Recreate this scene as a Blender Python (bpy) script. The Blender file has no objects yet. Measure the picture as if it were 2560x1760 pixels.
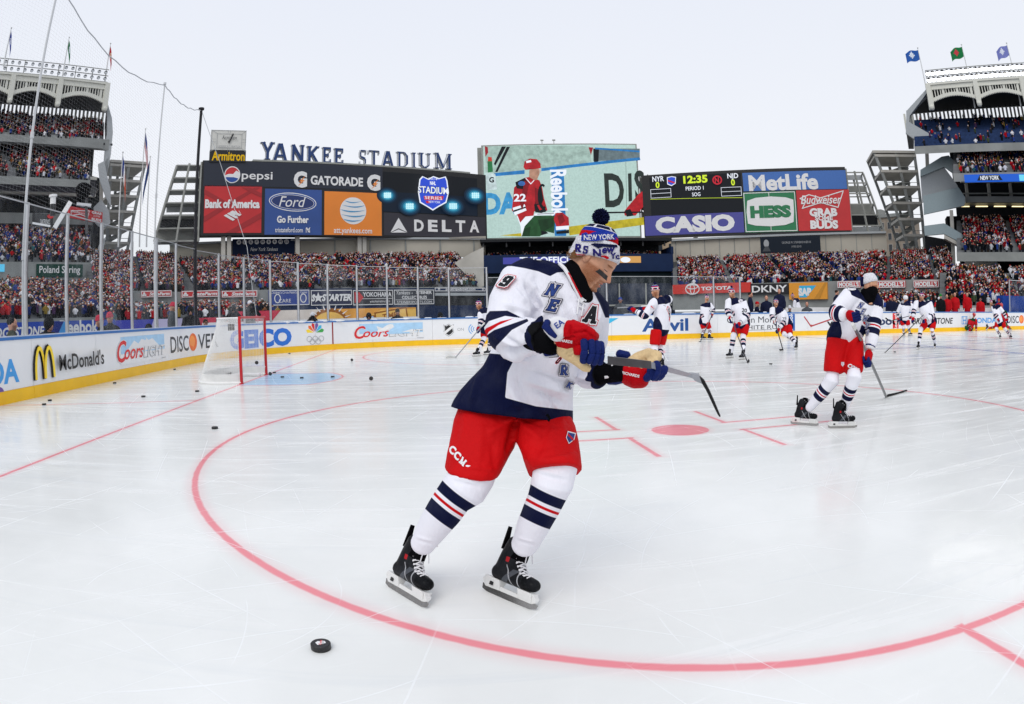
import bpy, bmesh, math, random
import numpy as np
from mathutils import Vector, Matrix, noise
from mathutils.bvhtree import BVHTree
R = math.radians
random.seed(7); rng = np.random.default_rng(7)
SC = bpy.context.scene
COL = SC.collection
# ------------------------------------------------------------------ camera (15 mm-type fisheye at a photographer's hole in the boards)
CAM = np.array([3.6555, -12.7306, 1.1991]); YAW, PIT, ROL = 0.0672, -0.0405, -0.0215
FPX, PCX, PCY = 1615.81 / 1.103, 1190.875 / 1.103, 850.185 / 1.103      # picture units: 2321 wide
def _rot(y, p, r):
 fw = np.array([math.sin(y) * math.cos(p), math.cos(y) * math.cos(p), math.sin(p)])
 rt = np.array([math.cos(y), -math.sin(y), 0.]); up = np.cross(rt, fw)
 c, s = math.cos(r), math.sin(r)
 return np.array([c * rt + s * up, -s * rt + c * up, fw])
MROT = _rot(YAW, PIT, ROL)
cd = bpy.data.cameras.new('camera'); cam = bpy.data.objects.new('camera', cd); COL.objects.link(cam); SC.camera = cam
SC.render.engine = 'CYCLES'
cd.type = 'PANO'; cd.panorama_type = 'FISHEYE_EQUISOLID'
cd.sensor_width = 36; cd.sensor_height = 36 * 1760 / 2560; cd.sensor_fit = 'HORIZONTAL'
cd.fisheye_lens = 36 * 1615.81 / 2560; cd.fisheye_fov = math.pi
cd.shift_x = (1280 - 1190.875) / 2560; cd.shift_y = -(880 - 850.185) / 1760
cd.clip_start = 0.02; cd.clip_end = 3000
_m = Matrix(((*MROT[0], 0), (*MROT[1], 0), (*(-MROT[2]), 0), (0, 0, 0, 1))).transposed()
_m.translation = CAM; cam.matrix_world = _m
# ------------------------------------------------------------------ world, sun, exposure (bright overcast winter day)
SUN_EL, SUN_AZ = 48, 205
w = bpy.data.worlds.new('World'); SC.world = w; w.use_nodes = True
nt = w.node_tree; bg = nt.nodes['Background']
sky = nt.nodes.new('ShaderNodeTexSky'); sky.sky_type = 'NISHITA'; sky.sun_disc = False
sky.sun_elevation = R(SUN_EL); sky.sun_rotation = R(SUN_AZ); sky.dust_density = 4; sky.air_density = 1; sky.ozone_density = 1
tc = nt.nodes.new('ShaderNodeTexCoord'); sep = nt.nodes.new('ShaderNodeSeparateXYZ'); nt.links.new(tc.outputs['Generated'], sep.inputs[0])
rp = nt.nodes.new('ShaderNodeValToRGB'); rp.color_ramp.elements[0].position = 0.0; rp.color_ramp.elements[1].position = 0.7
rp.color_ramp.elements[0].color = (0.945, 0.955, 0.975, 1); rp.color_ramp.elements[1].color = (0.80, 0.845, 0.955, 1)
nz = nt.nodes.new('ShaderNodeTexNoise'); nz.inputs['Scale'].default_value = 1.6; nz.inputs['Detail'].default_value = 4
nt.links.new(tc.outputs['Generated'], nz.inputs['Vector'])
ad = nt.nodes.new('ShaderNodeMath'); ad.operation = 'MULTIPLY_ADD'; ad.inputs[1].default_value = 0.22; nt.links.new(nz.outputs[0], ad.inputs[0])
sb = nt.nodes.new('ShaderNodeMath'); sb.operation = 'SUBTRACT'; sb.inputs[1].default_value = 0.11
nt.links.new(sep.outputs['Z'], sb.inputs[0]); nt.links.new(sb.outputs[0], ad.inputs[2]); nt.links.new(ad.outputs[0], rp.inputs[0])
sc10 = nt.nodes.new('ShaderNodeMixRGB'); sc10.blend_type = 'MULTIPLY'; sc10.inputs[0].default_value = 1; sc10.inputs[2].default_value = (10.4, 10.4, 10.4, 1)
nt.links.new(rp.outputs[0], sc10.inputs[1])
mx = nt.nodes.new('ShaderNodeMixRGB'); mx.inputs[0].default_value = 0.93
nt.links.new(sky.outputs[0], mx.inputs[1]); nt.links.new(sc10.outputs[0], mx.inputs[2]); nt.links.new(mx.outputs[0], bg.inputs['Color'])
bg.inputs['Strength'].default_value = 0.1
sl = bpy.data.lights.new('sun', 'SUN'); so = bpy.data.objects.new('sun', sl); COL.objects.link(so)
sl.energy = 1.15; sl.angle = R(32); sl.color = (1.0, 0.96, 0.9)
_sd = Vector((math.sin(R(SUN_AZ)) * math.cos(R(SUN_EL)), math.cos(R(SUN_AZ)) * math.cos(R(SUN_EL)), math.sin(R(SUN_EL))))
so.rotation_euler = _sd.to_track_quat('Z', 'Y').to_euler(); so.location = (0, -20, 60)
vs = SC.view_settings; vs.view_transform = 'Standard'; vs.look = 'None'; vs.exposure = 0.0; vs.gamma = 1.0
SC.cycles.max_bounces = 8; SC.cycles.transparent_max_bounces = 24; SC.cycles.use_adaptive_sampling = True
SC.cycles.sample_clamp_indirect = 6
# ------------------------------------------------------------------ picture <-> place
def ray(u, v):
 x = u - PCX; y = -(v - PCY); r = math.hypot(x, y) + 1e-9
 th = 2 * math.asin(r / FPX / 2)
 return MROT.T @ np.array([math.sin(th) * x / r, math.sin(th) * y / r, math.cos(th)])
def G(u, v, z=0.):
 d = ray(u, v); return Vector(CAM + d * (z - CAM[2]) / d[2])
def D(u, v, dist):
 d = ray(u, v); return Vector(CAM + d * dist / math.hypot(d[0], d[1]))
def AY(u, v, y):
 d = ray(u, v); return Vector(CAM + d * (y - CAM[1]) / d[1])
def hd(p): return math.hypot(p[0] - CAM[0], p[1] - CAM[1])
def proj(P):
 P = np.atleast_2d(np.asarray(P, float)); d = (P - CAM) @ MROT.T
 th = np.arctan2(np.hypot(d[:, 0], d[:, 1]), d[:, 2]); ph = np.arctan2(d[:, 1], d[:, 0]); r = 2 * FPX * np.sin(th / 2)
 return np.stack([PCX + r * np.cos(ph), PCY - r * np.sin(ph)], 1)
# ------------------------------------------------------------------ objects
def tag(o, label=None, cat=None, group=None, kind=None):
 if label: o['label'] = label
 if cat: o['category'] = cat
 if group: o['group'] = group
 if kind: o['kind'] = kind
 return o
def empty(name, loc=(0, 0, 0), label=None, cat=None, group=None, rz=0):
 o = bpy.data.objects.new(name, None); COL.objects.link(o); o.location = loc; o.rotation_euler.z = rz; o.empty_display_size = .2
 return tag(o, label, cat, group)
def link(name, me, parent=None, world=True):
 o = bpy.data.objects.new(name, me); COL.objects.link(o)
 if parent is not None:
  o.parent = parent
  if world: o.matrix_parent_inverse = parent_inv(parent)
 return o
def parent_inv(p):      # parts keep world coordinates in their meshes
 if p.parent is not None: return Matrix.Identity(4)
 return Matrix.LocRotScale(p.location, p.rotation_euler, p.scale).inverted()
def srgb(h):
 if isinstance(h, str):
  h = h.lstrip('#'); c = [int(h[i:i + 2], 16) / 255 for i in (0, 2, 4)]
  return tuple(x / 12.92 if x < .04045 else ((x + .055) / 1.055) ** 2.4 for x in c)
 return h
# ------------------------------------------------------------------ materials
MATS = {}
def mat(name, col=(.5, .5, .5), rough=.6, metal=0., var=.06, vscale=6., bump=0., bscale=40., coat=0., spec=.5, emit=0.):
 if name in MATS: return MATS[name]
 m = bpy.data.materials.new(name); m.use_nodes = True; n = m.node_tree.nodes; l = m.node_tree.links; b = n['Principled BSDF']
 c = srgb(col)
 b.inputs['Roughness'].default_value = rough; b.inputs['Metallic'].default_value = metal; b.inputs['Coat Weight'].default_value = coat
 b.inputs['Specular IOR Level'].default_value = spec if rough < .5 or spec != .5 else .12
 t = n.new('ShaderNodeTexCoord')
 if var:
  z = n.new('ShaderNodeTexNoise'); z.inputs['Scale'].default_value = vscale; z.inputs['Detail'].default_value = 5
  l.new(t.outputs['Object'], z.inputs['Vector'])
  r = n.new('ShaderNodeValToRGB'); r.color_ramp.elements[0].position = .3; r.color_ramp.elements[1].position = .7
  r.color_ramp.elements[0].color = (*[x * (1 - var) for x in c], 1); r.color_ramp.elements[1].color = (*[min(1, x * (1 + var)) for x in c], 1)
  l.new(z.outputs[0], r.inputs[0]); l.new(r.outputs[0], b.inputs['Base Color'])
  if emit: l.new(r.outputs[0], b.inputs['Emission Color'])
 else:
  b.inputs['Base Color'].default_value = (*c, 1)
  if emit: b.inputs['Emission Color'].default_value = (*c, 1)
 if emit: b.inputs['Emission Strength'].default_value = emit
 if bump:
  z2 = n.new('ShaderNodeTexNoise'); z2.inputs['Scale'].default_value = bscale; z2.inputs['Detail'].default_value = 4
  l.new(t.outputs['Object'], z2.inputs['Vector']); bp = n.new('ShaderNodeBump'); bp.inputs['Strength'].default_value = bump
  bp.inputs['Distance'].default_value = .02; l.new(z2.outputs[0], bp.inputs['Height']); l.new(bp.outputs[0], b.inputs['Normal'])
 MATS[name] = m; return m
def lit(name, col, strength=1.0, var=0., vs_=1.):           # a lit screen or lamp face
 if name in MATS: return MATS[name]
 m = bpy.data.materials.new(name); m.use_nodes = True; b = m.node_tree.nodes['Principled BSDF']; c = srgb(col)
 b.inputs['Base Color'].default_value = (.02, .02, .02, 1); b.inputs['Emission Color'].default_value = (*c, 1)
 b.inputs['Emission Strength'].default_value = strength; b.inputs['Roughness'].default_value = .8; b.inputs['Specular IOR Level'].default_value = .05
 if var:
  N = NT(m); t = N.n.new('ShaderNodeTexCoord'); z = N.noise(t.outputs['Object'], vs_, 5, .65); N.l.new(N.mix(N.step(z, .3, .7), (*[x * (1 - var) for x in c], 1), (*[x * (1 + var) for x in c], 1)), b.inputs['Emission Color'])
 MATS[name] = m; return m
class NT:                                    # tiny node-expression helper
 def __init__(s, m): s.t = m.node_tree; s.n = m.node_tree.nodes; s.l = m.node_tree.links
 def val(s, x, inp):
  if isinstance(x, (int, float)): inp.default_value = x
  elif isinstance(x, (tuple, list)): inp.default_value = x if len(x) == len(inp.default_value) else (*x, 1)
  else: s.l.new(x, inp)
 def m(s, op, a, b=0., c=None, clamp=False):
  k = s.n.new('ShaderNodeMath'); k.operation = op; k.use_clamp = clamp; s.val(a, k.inputs[0]); s.val(b, k.inputs[1])
  if c is not None: s.val(c, k.inputs[2])
  return k.outputs[0]
 def step(s, x, lo, hi):                  # smooth 0..1 as x goes lo..hi
  k = s.n.new('ShaderNodeMapRange'); k.interpolation_type = 'SMOOTHSTEP'; s.val(x, k.inputs['Value'])
  k.inputs['From Min'].default_value = lo; k.inputs['From Max'].default_value = hi; return k.outputs[0]
 def mix(s, f, a, b):
  k = s.n.new('ShaderNodeMixRGB'); s.val(f, k.inputs[0]); s.val(a, k.inputs[1]); s.val(b, k.inputs[2]); return k.outputs[0]
 def noise(s, vec, scale, detail=4, rough=.5, dist=0.):
  k = s.n.new('ShaderNodeTexNoise'); k.inputs['Scale'].default_value = scale; k.inputs['Detail'].default_value = detail
  k.inputs['Roughness'].default_value = rough; k.inputs['Distortion'].default_value = dist
  if vec is not None: s.l.new(vec, k.inputs['Vector'])
  return k.outputs[0]
 def mapping(s, vec, rot=0., scale=(1, 1, 1), loc=(0, 0, 0)):
  k = s.n.new('ShaderNodeMapping'); s.l.new(vec, k.inputs['Vector']); k.inputs['Rotation'].default_value = (0, 0, rot)
  k.inputs['Scale'].default_value = scale; k.inputs['Location'].default_value = loc; return k.outputs[0]
 def attr(s, name, out='Fac'):
  k = s.n.new('ShaderNodeAttribute'); k.attribute_name = name; return k.outputs[out]
# ------------------------------------------------------------------ mesh builder
class MB:
 def __init__(s): s.v = []; s.f = []; s.m = []; s.mats = []
 def mi(s, m):
  if m not in s.mats: s.mats.append(m)
  return s.mats.index(m)
 def add(s, vs, fs, m):
  b = len(s.v); s.v += [tuple(x) for x in vs]; k = s.mi(m)
  for f in fs: s.f.append(tuple(i + b for i in f)); s.m.append(k)
 def quad(s, a, b, c, d, m): s.add((a, b, c, d), ((0, 1, 2, 3),), m)
 def box(s, lo, hi, m, M=None):
  x0, y0, z0 = lo; x1, y1, z1 = hi
  v = [Vector(p) for p in ((x0, y0, z0), (x1, y0, z0), (x1, y1, z0), (x0, y1, z0), (x0, y0, z1), (x1, y0, z1), (x1, y1, z1), (x0, y1, z1))]
  if M is not None: v = [M @ p for p in v]
  s.add(v, ((0, 3, 2, 1), (4, 5, 6, 7), (0, 1, 5, 4), (1, 2, 6, 5), (2, 3, 7, 6), (3, 0, 4, 7)), m)
 def hexa(s, lo4, hi4, m):                # two matching 4-gons
  s.add(list(lo4) + list(hi4), ((0, 3, 2, 1), (4, 5, 6, 7), (0, 1, 5, 4), (1, 2, 6, 5), (2, 3, 7, 6), (3, 0, 4, 7)), m)
 def slab(s, p0, p1, z0, z1, th, m, n=None):   # vertical slab along p0->p1
  p0 = Vector((p0[0], p0[1], 0)); p1 = Vector((p1[0], p1[1], 0)); t = (p1 - p0).normalized(); nn = Vector((-t.y, t.x, 0)) * th
  s.hexa([Vector((q.x, q.y, z0)) for q in (p0, p1, p1 + nn, p0 + nn)], [Vector((q.x, q.y, z1)) for q in (p0, p1, p1 + nn, p0 + nn)], m)
 def bar(s, a, b, w, m, h=None, up=None):
  a = Vector(a); b = Vector(b); t = (b - a).normalized(); u = Vector(up) if up else (Vector((0, 0, 1)) if abs(t.z) < .9 else Vector((1, 0, 0)))
  x = t.cross(u).normalized() * w / 2; y = x.cross(t).normalized() * (h or w) / 2
  s.hexa([a - x - y, a + x - y, a + x + y, a - x + y], [b - x - y, b + x - y, b + x + y, b - x + y], m)
 def tube(s, pts, r, m, n=8, cap=True):
  pts = [Vector(p) for p in pts]; rs = r if isinstance(r, (list, tuple)) else [r] * len(pts)
  vs = []; prev = None
  for i, p in enumerate(pts):
   t = (pts[min(i + 1, len(pts) - 1)] - pts[max(i - 1, 0)]).normalized()
   if prev is None: x = t.orthogonal().normalized()
   else: x = (prev - t * prev.dot(t)).normalized()
   prev = x; y = t.cross(x)
   for k in range(n):
    a = 2 * math.pi * k / n; vs.append(p + (x * math.cos(a) + y * math.sin(a)) * rs[i])
  fs = []
  for i in range(len(pts) - 1):
   for k in range(n): fs.append((i * n + k, i * n + (k + 1) % n, (i + 1) * n + (k + 1) % n, (i + 1) * n + k))
  if cap: fs.append(tuple(range(n))[::-1]); fs.append(tuple((len(pts) - 1) * n + k for k in range(n)))
  s.add(vs, fs, m)
 def loft(s, rings, m, cap=True):
  n = len(rings[0]); vs = [p for r in rings for p in r]; fs = []
  for i in range(len(rings) - 1):
   for k in range(n): fs.append((i * n + k, i * n + (k + 1) % n, (i + 1) * n + (k + 1) % n, (i + 1) * n + k))
  if cap: fs.append(tuple(range(n))[::-1]); fs.append(tuple((len(rings) - 1) * n + k for k in range(n)))
  s.add(vs, fs, m)
 def ball(s, c, r, m, nu=12, nv=8, M=None):
  c = Vector(c); r = r if isinstance(r, (tuple, list)) else (r, r, r); rings = []
  for j in range(1, nv):
   ph = math.pi * j / nv; ring = []
   for i in range(nu):
    th = 2 * math.pi * i / nu; p = Vector((r[0] * math.sin(ph) * math.cos(th), r[1] * math.sin(ph) * math.sin(th), -r[2] * math.cos(ph)))
    ring.append(c + (M @ p if M is not None else p))
   rings.append(ring)
  s.loft(rings, m)
 def mesh(s, name='mesh', smooth=False, fixn=False):
  me = bpy.data.meshes.new(name); me.from_pydata(s.v, [], s.f)
  for m in s.mats: me.materials.append(m)
  me.polygons.foreach_set('material_index', s.m)
  if fixn:
   bm = bmesh.new(); bm.from_mesh(me); bmesh.ops.recalc_face_normals(bm, faces=bm.faces); bm.to_mesh(me); bm.free()
  if smooth: me.polygons.foreach_set('use_smooth', [True] * len(me.polygons))
  me.update(); return me
 def build(s, name, parent=None, smooth=False, fixn=False): return link(name, s.mesh(name, smooth, fixn), parent)
 def split(s, name, parent):              # every separate piece becomes a part of its own
  n = len(s.v); r = list(range(n))
  def find(i):
   while r[i] != i: r[i] = r[r[i]]; i = r[i]
   return i
  for f in s.f:
   for i in f[1:]: r[find(i)] = find(f[0])
  g_ = {}
  for f, m in zip(s.f, s.m): g_.setdefault(find(f[0]), []).append((f, m))
  for fs in g_.values():
   k = MB(); ids = sorted({i for f, _ in fs for i in f}); q = {i: j for j, i in enumerate(ids)}; k.v = [s.v[i] for i in ids]; k.mats = s.mats; k.f = [tuple(q[i] for i in f) for f, _ in fs]; k.m = [m for _, m in fs]; k.build(name, parent)
 def built(s, name, loc, label, cat, group=None, smooth=False, fixn=False):   # a top-level thing whose origin sits at loc
  L = Vector(loc); s.v = [tuple(Vector(p) - L) for p in s.v]; o = link(name, s.mesh(name, smooth, fixn)); o.location = L
  return tag(o, label, cat, group)
# ------------------------------------------------------------------ lettering: the built-in font plus slab letters of my own
_TX = {}
def text2d(st, size=1., bold=0., shear=0., sx=1., align='CENTER', space=1.):
 key = (st, bold, shear, align, space)
 if key not in _TX:
  cu = bpy.data.curves.new('t', 'FONT'); cu.body = st; cu.size = 1; cu.align_x = align; cu.align_y = 'CENTER'; cu.offset = bold; cu.shear = shear
  cu.resolution_u = 3; cu.space_character = space; ob = bpy.data.objects.new('t', cu); COL.objects.link(ob)
  dg = bpy.context.evaluated_depsgraph_get(); me = bpy.data.meshes.new_from_object(ob.evaluated_get(dg))
  n = len(me.vertices); co = np.empty(n * 3); me.vertices.foreach_get('co', co); co = co.reshape(-1, 3)[:, :2]
  fs = [tuple(p.vertices) for p in me.polygons]; bpy.data.objects.remove(ob); bpy.data.curves.remove(cu); bpy.data.meshes.remove(me)
  _TX[key] = (co, fs)
 co, fs = _TX[key]
 return co * np.array([size * sx, size]), fs
SLAB = {  # strokes (x0,y0,x1,y1,width) on a unit-high letter, plus slab feet (x,y,halfwidth)
 'N': (.86, [(.15, 0, .15, 1, .2), (.71, 0, .71, 1, .2), (.12, .98, .74, .02, .24)], [(.15, 0, .16), (.15, 1, .13), (.71, 1, .16)]),
 'E': (.72, [(.17, 0, .17, 1, .22), (.1, .92, .66, .92, .17), (.1, .08, .68, .08, .17), (.1, .52, .5, .52, .16), (.62, .7, .62, 1, .12), (.64, 0, .64, .3, .12), (.48, .38, .48, .66, .1)], [(.17, 0, .17), (.17, 1, .17)]),
 'W': (1.1, [(.12, 1, .33, 0, .2), (.33, 0, .55, .9, .17), (.55, .9, .77, 0, .2), (.77, 0, .98, 1, .17)], [(.12, 1, .17), (.98, 1, .15)]),
 'Y': (.86, [(.14, 1, .43, .45, .2), (.72, 1, .43, .45, .2), (.43, 0, .43, .5, .22)], [(.14, 1, .17), (.72, 1, .17), (.43, 0, .2)]),
 'O': (.76, [(.14, .15, .14, .85, .2), (.62, .15, .62, .85, .2), (.16, .08, .6, .08, .17), (.16, .92, .6, .92, .17)], []),
 'R': (.8, [(.17, 0, .17, 1, .22), (.1, .92, .6, .92, .17), (.1, .48, .6, .48, .16), (.62, .52, .62, .88, .2), (.38, .45, .66, .02, .2)], [(.17, 0, .18), (.68, 0, .14)]),
 'K': (.86, [(.17, 0, .17, 1, .22), (.2, .45, .68, .98, .19), (.34, .56, .7, .02, .2)], [(.17, 0, .18), (.17, 1, .18), (.68, 1, .15), (.7, 0, .15)]),
 'A': (.9, [(.14, 0, .42, 1, .2), (.76, 0, .48, 1, .2), (.25, .32, .65, .32, .15), (.34, .95, .56, .95, .12)], [(.14, 0, .17), (.76, 0, .17)]),
 '1': (.5, [(.25, 0, .25, 1, .22), (.08, .84, .25, .95, .15)], [(.25, 0, .2)]),
 '9': (.68, [(.15, .55, .15, .88, .2), (.55, .12, .55, .88, .2), (.15, .92, .55, .92, .16), (.15, .48, .55, .48, .15), (.13, .08, .55, .08, .16), (.13, .08, .13, .26, .16)], []),
 'S': (.7, [(.15, .56, .15, .86, .15), (.55, .14, .55, .46, .15), (.13, .93, .56, .93, .12), (.16, .56, .56, .45, .16), (.12, .07, .55, .07, .12), (.6, .7, .6, 1, .07), (.1, 0, .1, .3, .07)], []),
 'T': (.84, [(.42, 0, .42, 1, .19), (.04, .95, .8, .95, .1), (.05, .74, .05, .98, .07), (.79, .74, .79, .98, .07)], [(.42, 0, .18)]),
 'D': (.88, [(.18, 0, .18, 1, .19), (.1, .95, .56, .95, .1), (.1, .05, .56, .05, .1), (.54, .96, .74, .74, .12), (.73, .2, .73, .8, .18), (.54, .04, .74, .26, .12)], [(.1, 0, .1), (.1, 1, .1)]),
 'I': (.4, [(.2, 0, .2, 1, .19)], [(.2, 0, .18), (.2, 1, .18)]),
 'U': (.88, [(.18, .16, .18, 1, .19), (.7, .16, .7, 1, .1), (.2, .2, .36, .06, .12), (.68, .2, .5, .06, .12), (.34, .06, .54, .06, .12)], [(.18, 1, .18), (.7, 1, .15)]),
 'M': (1.1, [(.17, 0, .17, 1, .1), (.92, 0, .92, 1, .19), (.17, 1, .54, .05, .18), (.92, 1, .55, .05, .09)], [(.17, 0, .16), (.92, 0, .18), (.12, 1, .12), (.96, 1, .14)])}
def slab_letter(ch, grow=0.):               # list of quads in unit coords
 wd, st, ft = SLAB[ch]; q = []
 for x0, y0, x1, y1, t in st:
  dx, dy = x1 - x0, y1 - y0; L = math.hypot(dx, dy); dx /= L; dy /= L; h = t / 2 + grow; e = grow
  nx, ny = -dy * h, dx * h
  q.append([(x0 - dx * e + nx, y0 - dy * e + ny), (x0 - dx * e - nx, y0 - dy * e - ny), (x1 + dx * e - nx, y1 + dy * e - ny), (x1 + dx * e + nx, y1 + dy * e + ny)])
 for x, y, h in ft:
  a, b = (y, y + .09) if y < .5 else (y - .09, y)
  q.append([(x - h - grow, a - grow), (x + h + grow, a - grow), (x + h + grow, b + grow), (x - h - grow, b + grow)])
 return wd, q
def ell(cx, cy, rx, ry, n=28, a0=0., a1=2 * math.pi): return [(cx + rx * math.cos(a0 + (a1 - a0) * i / n), cy + ry * math.sin(a0 + (a1 - a0) * i / n)) for i in range(n + (a1 - a0 < 6.28))]
class Canvas:
 """flat artwork on a real surface: fn(x, y, h) gives the place of a point h off the surface"""
 def __init__(s, fn, base=.006, stepk=.0012, maxseg=None): s.fn = fn; s.h = base; s.k = stepk; s.mb = MB(); s.maxseg = maxseg
 def up(s): s.h += s.k
 def poly(s, pts, m, up=True):
  if s.maxseg: pts = s._split(pts)
  s.mb.add([s.fn(x, y, s.h) for x, y in pts], [tuple(range(len(pts)))], m)
  if up: s.up()
 def _split(s, pts):
  o = []
  for i, a in enumerate(pts):
   b = pts[(i + 1) % len(pts)]; n = max(1, int(math.hypot(a[0] - b[0], a[1] - b[1]) / s.maxseg))
   o += [(a[0] + (b[0] - a[0]) * k / n, a[1] + (b[1] - a[1]) * k / n) for k in range(n)]
  return o
 def rect(s, x0, y0, x1, y1, m):
  if s.maxseg:
   n = max(1, int(abs(x1 - x0) / s.maxseg) + 1)
   for i in range(n):
    a = x0 + (x1 - x0) * i / n; b = x0 + (x1 - x0) * (i + 1) / n
    s.mb.add([s.fn(x, y, s.h) for x, y in ((a, y0), (b, y0), (b, y1), (a, y1))], [(0, 1, 2, 3)], m)
   s.up()
  else: s.poly([(x0, y0), (x1, y0), (x1, y1), (x0, y1)], m)
 def frame(s, x0, y0, x1, y1, t, m):
  s.rect(x0, y0, x1, y0 + t, m); s.rect(x0, y1 - t, x1, y1, m); s.rect(x0, y0 + t, x0 + t, y1 - t, m); s.rect(x1 - t, y0 + t, x1, y1 - t, m)
 def ell(s, cx, cy, rx, ry, m, n=28, rot=0.):
  c, q = math.cos(rot), math.sin(rot); s.poly([(cx + x * c - y * q, cy + x * q + y * c) for x, y in ell(0, 0, rx, ry, n)], m)
 def ring(s, cx, cy, rx, ry, t, m, n=28, a0=0., a1=2 * math.pi):
  o = ell(cx, cy, rx, ry, n, a0, a1); i = ell(cx, cy, rx - t, ry - t, n, a0, a1); k = len(o); cl = a1 - a0 > 6.28
  s.mb.add([s.fn(x, y, s.h) for x, y in o + i], [(j, (j + 1) % k, k + (j + 1) % k, k + j) for j in range(k if cl else k - 1)], m); s.up()
 def line(s, pts, t, m):
  for a, b in zip(pts, pts[1:]):
   dx, dy = b[0] - a[0], b[1] - a[1]; L = math.hypot(dx, dy) or 1e-6; nx, ny = -dy / L * t / 2, dx / L * t / 2; ex, ey = dx / L * t * .3, dy / L * t * .3
   s.poly([(a[0] + nx - ex, a[1] + ny - ey), (a[0] - nx - ex, a[1] - ny - ey), (b[0] - nx + ex, b[1] - ny + ey), (b[0] + nx + ex, b[1] + ny + ey)], m)
 def text(s, st, cx, cy, size, m, width=None, bold=0., shear=0., rot=0., align='CENTER', sx=1., space=1.):
  co, fs = text2d(st, size, bold, shear, sx, align, space)
  if not len(co): return
  if width: co = co * np.array([width / (co[:, 0].max() - co[:, 0].min()), 1])
  if align == 'CENTER': co = co - np.array([(co[:, 0].max() + co[:, 0].min()) / 2, (co[:, 1].max() + co[:, 1].min()) / 2])
  c, q = math.cos(rot), math.sin(rot); co = co @ np.array([[c, q], [-q, c]]) + np.array([cx, cy])
  s.mb.add([s.fn(x, y, s.h) for x, y in co], fs, m); s.up()
 def slab(s, st, x, y, size, m, grow=0., gap=.12, sx=1.):
  for ch in st:
   if ch == ' ': x += .6 * size * sx; continue
   wd, q = slab_letter(ch, grow)
   for quad in q: s.poly([(x + a * size * sx, y + b * size) for a, b in quad], m)
   x += (wd + gap) * size * sx
  return x
 def build(s, name, parent): return s.mb.build(name, parent) if s.mb.v else None
# ================================================================== materials used widely
WHITE = mat('white_plastic', (.78, .79, .80), .25, var=.03, vscale=2, coat=.3)
INK = mat('black_ink', (.012, .012, .014), .4, var=.1)
YELLOW = mat('yellow_kickplate', srgb('#f5c000'), .3, var=.06, vscale=3)
BLUE_RAIL = mat('blue_rail', srgb('#2f6fb5'), .35)
STEEL = mat('brushed_steel', (.55, .56, .58), .35, metal=.8, var=.1)
DSTEEL = mat('dark_steel', (.06, .06, .065), .4, metal=.3)
AD_NAVY = mat('ad_navy', srgb('#10305f'), .35); AD_RED = mat('ad_red', srgb('#d8232a'), .35); AD_BLUE = mat('ad_blue', srgb('#1f6fd0'), .35)
AD_SKY = mat('ad_sky_blue', srgb('#3f9be0'), .35); AD_PALE = mat('ad_pale_blue', srgb('#a9d0ee'), .4); AD_YEL = mat('ad_yellow', srgb('#ffd92f'), .35)
AD_GREY = mat('ad_grey', srgb('#9a9da0'), .35); AD_ORANGE = mat('ad_orange', srgb('#f0702a'), .35); AD_DGREY = mat('ad_dark_grey', srgb('#3b3f45'), .35)
AD_SILV = mat('ad_silver', srgb('#d5d9de'), .3); AD_GREEN = mat('ad_green', srgb('#3aa54a'), .35); AD_PURP = mat('ad_purple', srgb('#6b4fa0'), .35); AD_CYAN = mat('ad_cyan', srgb('#35b6e0'), .35)
PAPER = mat('sign_white', (.8, .8, .8), .45, var=.03)
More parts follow.
